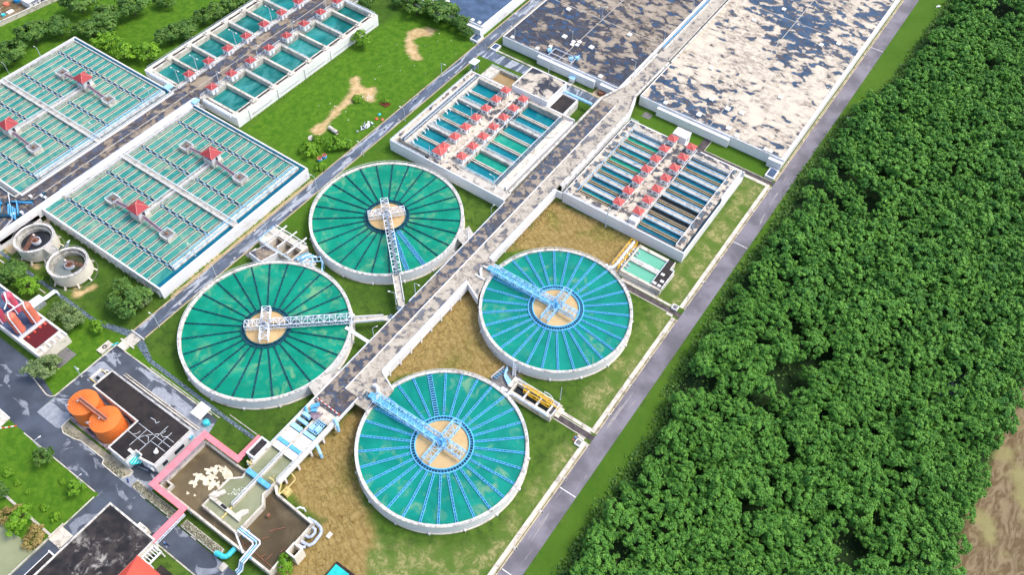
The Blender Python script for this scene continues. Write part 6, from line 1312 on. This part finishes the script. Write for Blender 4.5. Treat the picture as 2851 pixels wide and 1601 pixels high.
# ------------------------------------------------------------------ odds and ends on the field
o = thing('concrete_pipe', 'length of pale concrete pipe lying on the grass', 'pipe', (-223.7,194.5,0)); m = MB()
a, b = Vector((-226.4,194.7,.95)), Vector((-221,194.1,.95)); m.tube([a,b],.95,20,False); m.tube([b,a],.78,20,False); m.build('shell', MT['concrete_pale'], o)
o = tag(MB().cyl(-228.5,185.4,1.7,.0,.35,24).build('concrete_disc', MT['concrete_pale']), 'round pale concrete lid lying on the grass', 'lid')
for x, y, lab in ((-215.4,179.6,'blue drum with rusty open top nearer the shrub'),(-215.8,177.0,'blue drum with rusty open top nearer the settling tank')):
    o = thing('drum', lab, 'drum', (x,y,0), 'open blue drums'); MB().lathe([(.95,0),(1.12,.7),(.98,1.5)],x,y,20).build('shell', MT['blue_mid'], o); MB().ring(x,y,.72,1.0,1.5,1.62,20).build('rim', MT['salmon'], o); MB().disc(x,y,.8,1.2,16).build('contents', MT['rust'], o)
for x, y, mt, lab in ((-220.3,187.9,'blue_mid','small blue barrel between the shrubs'),(-213.2,190.2,'blue_mid','blue bag at the shrub by the road kerb'),(-213.9,193.4,'turquoise','pale turquoise tub beside the road shrub')): 
    m = MB(); m.lathe([(.3,0),(.75,.3),(.7,.8),(.3,1.05),(0,1.1)],x,y,12); tag(m.build('barrel', MT[mt]), lab, 'barrel')
rr = random.Random(5); t = thing('scrap_heap', 'heap of white and grey scrap sheets beside the service road', 'scrap heap', (-213.8,206,0))
for k in range(26):
    x, y = -213.9+rr.gauss(0,.9), 205.8+rr.gauss(0,2.0); a = rr.random()*3.1; l = rr.uniform(.6,1.7); m = MB(); z = rr.uniform(.15,.7)
    m.bar((x-l*math.cos(a)/2,y-l*math.sin(a)/2,z),(x+l*math.cos(a)/2,y+l*math.sin(a)/2,z+rr.uniform(-.1,.4)), rr.uniform(.3,.9), .06); m.build('sheet', MT[('white','steel_grey','steel_white','grating')[k % 4]], t)
t = thing('scrap_bundle', 'rusty red steel frame lying in the weeds', 'frame', (-217.2,222.2,0)); m = MB()
for k in range(6): m.bar((-219+k*.7,221,.3),(-218+k*.7,224,.8),.16); 
m.bar((-219.4,221.4,.5),(-215,221.2,.6),.2); m.bar((-218.6,223.6,.8),(-214.6,223.2,.9),.2); m.bar((-218.8,222.5,1.0),(-215,222.2,1.0),.2); m.build('bars', MT['red_roof_old'], t)
for x, y, mt, lab in ((-213.6,212.4,'red_roof_bright','red bundle in the grass by the road'),(-211.2,213.6,'salmon','pale pink bundle in the grass by the road'),(-214.6,215.6,'turquoise','pale blue plastic sheet crumpled on the grass')):
    m = MB(); m.lathe([(.75,0),(.8,.25),(.45,.6),(0,.7)],x,y,9); tag(m.build('bundle', MT[mt]), lab, 'bundle')
m = MB()
for k in range(60):
    x, y = (-226+rr.gauss(0,1.3), 222+rr.gauss(0,1.5)) if k < 24 else (rr.uniform(-242,-211), rr.uniform(176,285)); s = rr.uniform(.12,.34); m.cbox(x,y,.0,s,s*1.3,.12)
o = m.build('litter', MT['white']); tag(o, kind='stuff')
for x, y, s, lab in ((-36.2,345.5,1.4,'pile of white rubble on the verge of the perimeter road'),(-30.2,462,1.0,'blue and white rubbish at the top of the verge')):
    m = MB(); 
    for k in range(9): m.cbox(x+rr.gauss(0,s*.6),y+rr.gauss(0,s*.7),0,rr.uniform(.4,1)*s,rr.uniform(.4,1)*s,rr.uniform(.2,.6))
    tag(m.build('rubble', MT['white']), lab, 'rubble')
t = thing('guard_post', 'small light blue roofed post against the brown mottled reservoir wall', 'post', (-156,289,0)); MB().hip(-157.6,288.2,-154.2,291.0,2.4,2.9).build('roof', MT['blue_light'], t); MB().box(-157.2,288.6,-.1,-154.6,290.6,2.38).build('walls', MT['white'], t); struct('apron', MB().box(-157.4,286.0,-.1,-154.6,288.1,.12), MT['concrete_pale'])
t = thing('tank_stub', 'rusty brown topped round chamber by the bend of the raised road', 'chamber', (-139.6,289.6,0)); MB().cyl(-139.6,289.8,2.0,0,1.6,20,1.6).build('shell', MT['rust'], t); struct('apron', MB().box(-143.4,286.4,-.1,-136,292.5,.14), MT['concrete_tan'])
struct('apron', MB().box(-116.4,287.5,-.1,-112.2,291.4,.1), MT['concrete_dark'])
m = MB(); m.box(-205.2,8.0,-.0,-204.9,12,.5); 
# ------------------------------------------------------------------ beyond the boundary wall, top left
MT['sign_blue'] = plain('sign_blue', (.02,.05,.22), .5)
t = thing('boundary_wall', 'long pale boundary wall across the top left corner', 'wall', (-406,160,0)); m = MB(); m.path([(-414,100,1.1),(-408.3,153,1.1),(-404.6,184,1.1),(-396,260,1.1),(-380,420,1.1)],.5,2.4); m.build('wall', MT['concrete_pale'], t); m = MB(); m.path([(-414,100,2.35),(-408.3,153,2.35),(-404.6,184,2.35),(-396,260,2.35)],.8,.2); m.build('coping', MT['concrete_rim'], t)
t = thing('house', 'white site house with dark blue sign in the top left corner', 'house', (-411,174.6,0)); MB().box(-415,171.4,-.1,-407.9,177.8,3.8).build('walls', MT['white'], t)
m = MB(); m.prism([(-415.4,171.0),(-407.5,171.0),(-407.5,178.2),(-415.4,178.2)],3.8,4.1); m.build('roof', MT['white'], t)
s = MB().box(-407.9,173.0,2.7,-407.78,176.6,3.5).build('sign', MT['sign_blue'], t); m = MB()
for k in range(9): m.box(-407.78,173.3+k*.35,2.95,-407.74,173.5+k*.35,3.25)
m.build('lettering', MT['white'], s)
for y in (173.2,175.8): w = MB().box(-407.9,y,1.3,-407.8,y+.8,2.2).build('window', MT['glass'], t); MB().box(-407.8,y+.36,1.3,-407.76,y+.44,2.2).build('frame', MT['white'], w)
t = thing('shed', 'grey roofed shed next to the white site house', 'shed', (-408,182,0)); MB().box(-411,179.2,-.1,-405.8,188,2.6).build('walls', MT['steel_grey'], t); MB().box(-411.2,179,2.6,-405.6,188.2,2.8).build('roof', MT['steel_grey'], t)
t = thing('shelter', 'open white roofed shelter in the top left corner', 'shelter', (-419,158,0)); MB().prism([(-424,154),(-416.6,154),(-416.6,161),(-424,161)],2.6,2.8).build('roof', MT['white'], t)
for x, y in ((-423.5,154.5),(-417,154.5),(-417,160.5)): MB().bar((x,y,0),(x,y,2.6),.2).build('post', MT['white'], t)
m = MB(); m.lathe([(1.6,0),(1.7,1.6),(1.2,2.2),(0,2.3)],-419.5,171.6,14); tag(m.build('water_butt', MT['blue_strong']), 'bright blue water butt cut by the top edge', 'tank')
m = MB(); m.lathe([(1.6,0),(1.4,1.0),(0,1.4)],-421.5,166.6,10); tag(m.build('soil_heap', MT['salmon']), 'heap of orange soil in the top left corner', 'heap')
m = MB(); m.box(-415.6,162.2,0,-413.4,165.6,.5); tag(m.build('board_stack', MT['white']), 'stack of white boards by the open shelter', 'boards')
m = MB(); m.box(-415.4,159.2,0,-413.9,161.0,.9); tag(m.build('bin', MT['turquoise']), 'small turquoise bin by the open shelter', 'bin')
# ------------------------------------------------------------------ trees: tapered trunk, limbs, and a crown of leaf clumps
def crown_arrays(seed, Rc, H, zc, ncl, nlf, s, flat=.75, rcl=.30, low=-.25):
    r = np.random.RandomState(seed); C = []
    d = r.normal(0,1,(ncl*3,3)); d /= np.linalg.norm(d,axis=1,keepdims=True); d = d[d[:,2] > low][:ncl]
    lob = 1+.22*np.sin(d[:,0]*3.1+seed)+.18*np.sin(d[:,1]*4.3+seed*2)
    rad = r.uniform(.55,1.0,(len(d),1))**.6*lob[:,None]
    C = d*rad*np.array([Rc,Rc,H]); C[:,2] += zc
    tint = r.rand(len(d)); P, N, S, T = [], [], [], []
    for i, c in enumerate(C):
        rc = Rc*rcl*r.uniform(.7,1.3); n = r.normal(0,1,(nlf,3)); n[:,2] += .75; n /= np.linalg.norm(n,axis=1,keepdims=True)
        p = c + n*rc*r.uniform(.55,1,(nlf,1))*np.array([1,1,flat]); P.append(p); N.append(n*.8+d[i]*.5+np.array([0,0,.35])); S.append(r.uniform(.65,1.35,nlf)*s); T.append(np.clip(tint[i]+r.normal(0,.22,nlf),0,1))
    return np.vstack(P), np.vstack(N), np.concatenate(S), np.concatenate(T), C, r
def make_tree(name, seed, Rc, H, zc, ncl, nlf, s, mat, trunk=.22, **k):
    t = thing(name, '-', 'tree'); P, N, S, T, C, r = crown_arrays(seed,Rc,H,zc,ncl,nlf,s,**k)
    m = MB(); m.tube([(0,0,-.1),(.08,.05,zc*.45),(0,.1,zc)], [trunk,trunk*.8,trunk*.5], 7)
    for i in range(0, len(C), max(1, len(C)//7)):
        c = C[i]; m.tube([(0,.05,zc*.5),tuple(c*.5+np.array([0,0,zc*.35])),tuple(c)], [trunk*.5,trunk*.3,trunk*.12], 5, False)
    m.build('trunk', MT['bark'], t); leafmesh_obj('crown', P, N, S, r, mat, .38, T).parent = t
    return t
WOOD = [Proto(make_tree('wood_tree', 20+i, 3.8, 3.1, 6.3, 54, 30, .58, MT['leaf_wood'], rcl=.235)) for i in range(6)]
PARK = [Proto(make_tree('tree', 50+i, 4.0, 2.6, 4.2, 60, 34, .68, MT['leaf_dark'], .28, rcl=.27, low=-.35)) for i in range(3)]
FRESH = [Proto(make_tree('tree', 60+i, 3.0, 2.3, 3.4, 42, 30, .55, MT['leaf_fresh'], .2, rcl=.30)) for i in range(2)]
GREY = [Proto(make_tree('tree', 70+i, 4.0, 2.8, 3.8, 60, 40, .5, MT['leaf_grey'], .28, rcl=.26)) for i in range(2)]
SHRUB = [Proto(make_tree('shrub', 80+i, 2.0, 1.1, .9, 30, 26, .45, MT['leaf_fresh'], .08, rcl=.34, low=-.1)) for i in range(2)]
REED = [Proto(make_tree('reed_clump', 90, 3.0, 1.2, .7, 40, 40, .5, MT['reed'], .05, rcl=.34, low=0.))]
def cz(base, rad): return rad/base
n_ = [0]
def plant(kind, base, x, y, rad, lab, group, z=0, sz=None):
    n_[0] += 1; pr = kind[n_[0] % len(kind)]; s = rad/base; rnd2 = random.Random(n_[0])
    pr.put((x,y,z), lab, group, rnd2.random()*6.28, (s,s,sz or (s*.5+.5)))
g = 'trees beyond the settling tanks'
for i, (x, y, r_, lab) in enumerate(((-385.5,185.5,8.2,'largest dark tree by the top edge left of the bright lawn strip'),(-383,156,7.0,'dark spreading tree beside the far settling tank corner, below the boundary wall'),(-378,167,5.8,'dark green tree left of the far settling tank corner, behind the spreading one'),(-378.5,141,7.0,'dark green tree at the left edge beside the lamp among the trees'),(-364,184.5,7.6,'broad tree in the middle of the group above the far settling tank corner'),(-365.5,176,5.8,'tree just above the far settling tank corner'),(-363,200,7.8,'tree by the top edge at the left end of the dark lawn'),(-351.5,174.5,5.2,'small light green tree hard against the far settling tank rim'),(-339,173.8,5.6,'bright green tree in the notch beside the far settling tank, left one'),(-329.5,179.5,6.0,'bright green tree in the notch beside the long filter block, right one'),(-331,195,5.6,'dark tree along the long filter block, first from the notch'),(-327.5,203,5.5,'tree along the long filter block, second from the notch'),(-329.5,215,4.8,'blue green tree along the long filter block, third from the notch'),(-327,222,5.2,'tree along the long filter block, fourth from the notch'),(-326.5,232,5.2,'tree along the long filter block, fifth from the notch'),(-324.5,239,4.6,'tree along the long filter block, last before the top edge'),(-377,134.5,4.4,'small tree at the left edge beside the lamp'),(-356,214,4.6,'tree cut by the top edge on the dark lawn'))):
    plant(PARK if i not in (7,8,9) else FRESH, 4.0 if i not in (7,8,9) else 3.0, x, y, r_, lab, g)
g = 'trees by the dark blue reservoir'
for x, y, r_, lab in ((-273.4,275.5,4.0,'tree at the top end of the long filter block'),(-254.3,249.6,4.4,'single round tree against the white wall of the long filter block'),(-260.5,287,3.8,'small tree at the left end of the row by the dark blue reservoir'),(-249.4,286.4,5.6,'tree in the row by the dark blue reservoir, left of centre'),(-243.5,291.5,4.4,'tree hidden behind the row by the dark blue reservoir'),(-235.6,290.6,7.4,'largest bushy tree in the row by the dark blue reservoir'),(-223.8,289.6,4.6,'tree in the row by the dark blue reservoir, second from the road'),(-217.4,286.2,3.0,'small olive tree at the road end of the row by the dark blue reservoir')): plant(PARK if r_ != 4.4 else FRESH, 4.0 if r_ != 4.4 else 3.0, x, y, r_, lab, g)
for x, y, r_, lab in ((-222.0,178,4.0,'bright shrub beside the two blue drums'),(-214.8,188.3,4.2,'dark shrub by the service road kerb'),(-211.9,173.6,2.3,'low shrub at the settling tank corner by the road'),(-224.4,185.6,2.3,'low weeds beside the round concrete lid'),(-229.5,217.5,2.2,'pale low bush in the bare sandy patch'),(-217.6,224,1.8,'weeds round the rusty red frame')): plant(SHRUB, 2.0, x, y, r_, lab, 'shrubs on the field', 0, r_/2.0)
for kind, b, x, y, r_, lab in ((PARK,4,-263.6,60.2,4.8,'dark tree beside the lean-to and pressure vessels'),(FRESH,3,-255.2,59.4,4.2,'bright tree between the grating path and the lean-to'),(GREY,4,-235.6,58.6,3.6,'rounded grey green tree between the maroon roof and the path, left one'),(GREY,4,-228.5,58.8,4.2,'rounded grey green tree between the maroon roof and the path, right one'),(PARK,4,-217.5,76.4,7.2,'big spreading tree between the settling tank and the service road'),(PARK,4,-225.0,78.6,4.0,'tree joined to the big spreading tree on its thickener side'),(GREY,4,-215.4,80.0,3.4,'tree joined to the big spreading tree on its settling tank side'),(FRESH,3,-219.8,62.6,2.6,'thin light tree standing on the grating path'),(GREY,4,-219.2,39.4,4.8,'rounded tree on the kerbed lawn tip by the wet yard'),(GREY,4,-219.2,43.6,2.6,'smaller tree behind the rounded one on the lawn tip'),
    (PARK,4,-190.8,18.2,3.2,'round tree on the lower left lawn by the road edge'),(FRESH,3,-174.3,17.6,2.6,'bright young tree on the lower left lawn by the street lamp'),(FRESH,3,-178.8,0.4,3.6,'bright dense tree leaning over the pond path'),(PARK,4,-192.0,2.8,2.8,'dark tree at the left edge by the pond path'),(FRESH,3,-101.6,38.0,2.7,'leafy bush at the foot of the cream square tower')): plant(kind, b, x, y, r_, lab, 'garden trees')
for x, y, r_, lab in ((-177.6,7.5,1.3,'round clipped bush in the middle of the lower left lawn'),(-186.8,7.9,.9,'small clipped bush on the lower left lawn'),(-192,7.7,1.0,'small yellow green bush on the lower left lawn'),(-197.6,8.2,1.5,'pale bush near the left edge of the lower left lawn'),(-180.7,16.5,1.0,'tiny dark bush on the lower left lawn by the road'),(-172.1,7.6,1.5,'low dark bush on the lower left lawn by the culvert')): plant(SHRUB, 2.0, x, y, r_, lab, 'bushes on the lower left lawn', 0, r_/2)
for x, y, r_, lab in ((-184.2,-.6,3.2,'clump of dry reeds at the pond edge near the left side'),(-171.6,-.4,3.2,'clump of dry reeds in the pond corner by the culvert')): plant(REED, 3.0, x, y, r_, lab, 'reed clumps by the pond', 0, r_/3.2)
# ------------------------------------------------------------------ the wood right of the perimeter road
CAM = dict(f=2337.9, cx=1425.5, cy=800.5, loc=np.array([0,0,260.8066]), M=np.array([[0.8214013,-0.46705662,0.32734998],[0.56957331,0.64176791,-0.51353695],[0.02976812,0.60826973,0.79317198]]))
def inframe(x, y, z, mg=40):
    d = (np.array([x,y,z])-CAM['loc'])@CAM['M']; u, v = CAM['cx']-CAM['f']*d[0]/d[2], CAM['cy']+CAM['f']*d[1]/d[2]
    return -mg < u < 2851+mg and -mg < v < 1601+mg
rw = np.random.RandomState(4); spots = []
y = 40.
while y < 620:
    x = -42. + (3.1 if int(round((y-40)/5.4)) % 2 else 0)
    while x < 230:
        px, py = x+rw.normal(0,.9), y+rw.normal(0,.9); gap = vnoise(np.array([px]),np.array([py]),.055,9)[0]; gap2 = vnoise(np.array([px]),np.array([py]),.16,12)[0]
        if edge_x(py)+3.4 < px < right_x(py)-1.5 and not (gap > .82 and gap2 > .5) and gap2 < .92:
            s = .82+.42*vnoise(np.array([px]),np.array([py]),.09,15)[0]+rw.normal(0,.07); e = px-edge_x(py)
            if e < 5.5: s *= .72
            if inframe(px,py,7): spots.append((px,py,max(.5,s)))
        x += 6.2
    y += 5.4
spots.sort(key=lambda p: p[0]**2+p[1]**2)
near, far = spots[:300], spots[300:]
print('wood trees', len(near), len(far))
for i, (x, y, s) in enumerate(near):
    WOOD[i % 6].put((x,y,rw.uniform(-1.6,.8)), 'leafy green tree with clumped round crown in the dense wood right of the perimeter road', 'trees of the wood', rw.uniform(0,6.28), (s,s,s*rw.uniform(.9,1.12)))
PP, NN, SS, TT = [], [], [], []
for i, (x, y, s) in enumerate(far):
    P, N, S, T, C, r = crown_arrays(300+i % 40, 3.8, 3.1, 6.3, 44, 21, .78, rcl=.24); a = rw.uniform(0,6.28); ca, sa = math.cos(a), math.sin(a)
    M2 = np.array([[ca,-sa,0],[sa,ca,0],[0,0,1]]); PP.append((P@M2.T)*s+np.array([x,y,rw.uniform(-1.6,.8)])); NN.append(N@M2.T); SS.append(S*s); TT.append(np.clip(T*.8+rw.uniform(-.15,.25),0,1))
o = leafmesh_obj('far_wood', np.vstack(PP), np.vstack(NN), np.concatenate(SS), rw, MT['leaf_wood'], .38, np.concatenate(TT)); tag(o, kind='stuff')
# undergrowth along the wood's edge and on its floor
n = 9000; ys = rw.uniform(60,600,n); xs = edge_x(ys)+rw.normal(1.2,1.6,n); P = np.stack([xs,ys,rw.uniform(.1,1.5,n)*np.clip((xs-edge_x(ys)+3)/4,.1,1)],1)
n2 = 16000; y2 = rw.uniform(100,480,n2); x2 = rw.uniform(-30,140,n2); k = (x2 > edge_x(y2)) & (x2 < right_x(y2)); P = np.vstack([P, np.stack([x2,y2,rw.uniform(.2,2.6,n2)],1)[k]])
o = leafmesh_obj('undergrowth', P, np.tile([0,0,1.],(len(P),1)), rw.uniform(.5,1.2,len(P)), rw, MT['leaf_dark'], .6, rw.rand(len(P))); tag(o, kind='stuff')
MT['w_creek'] = water('creek_water', (.06,.09,.12), (.10,.14,.18), (.14,.18,.22))
struct('creek_water', MB().poly([(44,216),(46,214),(50,222),(54,236),(52,238),(47,226)], .06), MT['w_creek'])
# grass tufts and weeds that break up the flat lawns
def tufts(name, mat, boxes, n, s, h, seed):
    r = np.random.RandomState(seed); ps = []
    for (x0,y0,x1,y1), w in boxes: q = int(n*w); ps.append(np.stack([r.uniform(x0,x1,q), r.uniform(y0,y1,q), r.uniform(.02,h,q)],1))
    P = np.vstack(ps); o = leafmesh_obj(name, P, np.tile([0,0,1.],(len(P),1)), r.uniform(.5,1.3,len(P))*s, r, mat, .7, r.rand(len(P))); tag(o, kind='stuff')
tufts('verge_weeds', MT['leaf_fresh'], [((-211.7,88,-210.5,166),.5),((-258.9,172,-257.6,266),.3),((-199,196,-195.8,262),.2)], 1500, .45, .5, 31)
tufts('dry_weeds', MT['reed'], [((-120.4,60,-104,90),.4),((-118,108,-114,156),.2),((-100,40,-92,66),.2),((-120,187,-117,218),.2)], 900, .55, .4, 32)
# ------------------------------------------------------------------ camera and overcast daylight
cam = bpy.data.cameras.new('camera'); co = bpy.data.objects.new('camera', cam); COL.objects.link(co); sc.camera = co
M3 = Matrix([list(r) for r in CAM['M']]); q = M3.to_4x4(); q.translation = Vector((0,0,260.8066)); co.matrix_world = q
cam.sensor_fit = 'HORIZONTAL'; cam.sensor_width = 36; cam.lens = 36*2337.9/2851; cam.clip_end = 12000; cam.clip_start = 1
w = bpy.data.worlds.new('World'); sc.world = w; w.use_nodes = True; nt = w.node_tree; bg = nt.nodes['Background']
sky = nt.nodes.new('ShaderNodeTexSky'); sky.sky_type = 'NISHITA'; sky.sun_disc = False
EL, AZ = R(56), R(50)                       # sun high beyond the far end of the raised road
sky.sun_elevation = EL; sky.sun_rotation = AZ; sky.air_density = 1.0; sky.dust_density = 3.0; sky.ozone_density = 1.0
nt.links.new(sky.outputs[0], bg.inputs[0]); bg.inputs[1].default_value = .15
sl = bpy.data.lights.new('sun', 'SUN'); sl.energy = 1.2; sl.angle = R(20); sl.color = (1,.965,.90); so = bpy.data.objects.new('sun', sl); COL.objects.link(so)
d = Vector((math.sin(AZ)*math.cos(EL), math.cos(AZ)*math.cos(EL), math.sin(EL))); so.rotation_euler = (-d).to_track_quat('-Z','Y').to_euler(); so.location = (0,0,200)
vs = sc.view_settings; vs.view_transform = 'Standard'; vs.look = 'None'; vs.exposure = 1.0; vs.gamma = 1.0; vs.use_curve_mapping = False
sc.cycles.use_denoising = True

if __name__ == '__main__':
    for o_ in bpy.data.objects:
        if o_.parent is None and o_.get('label') and not 4 <= len(o_['label'].split()) <= 16: print('LABEL', len(o_['label'].split()), o_['label'])
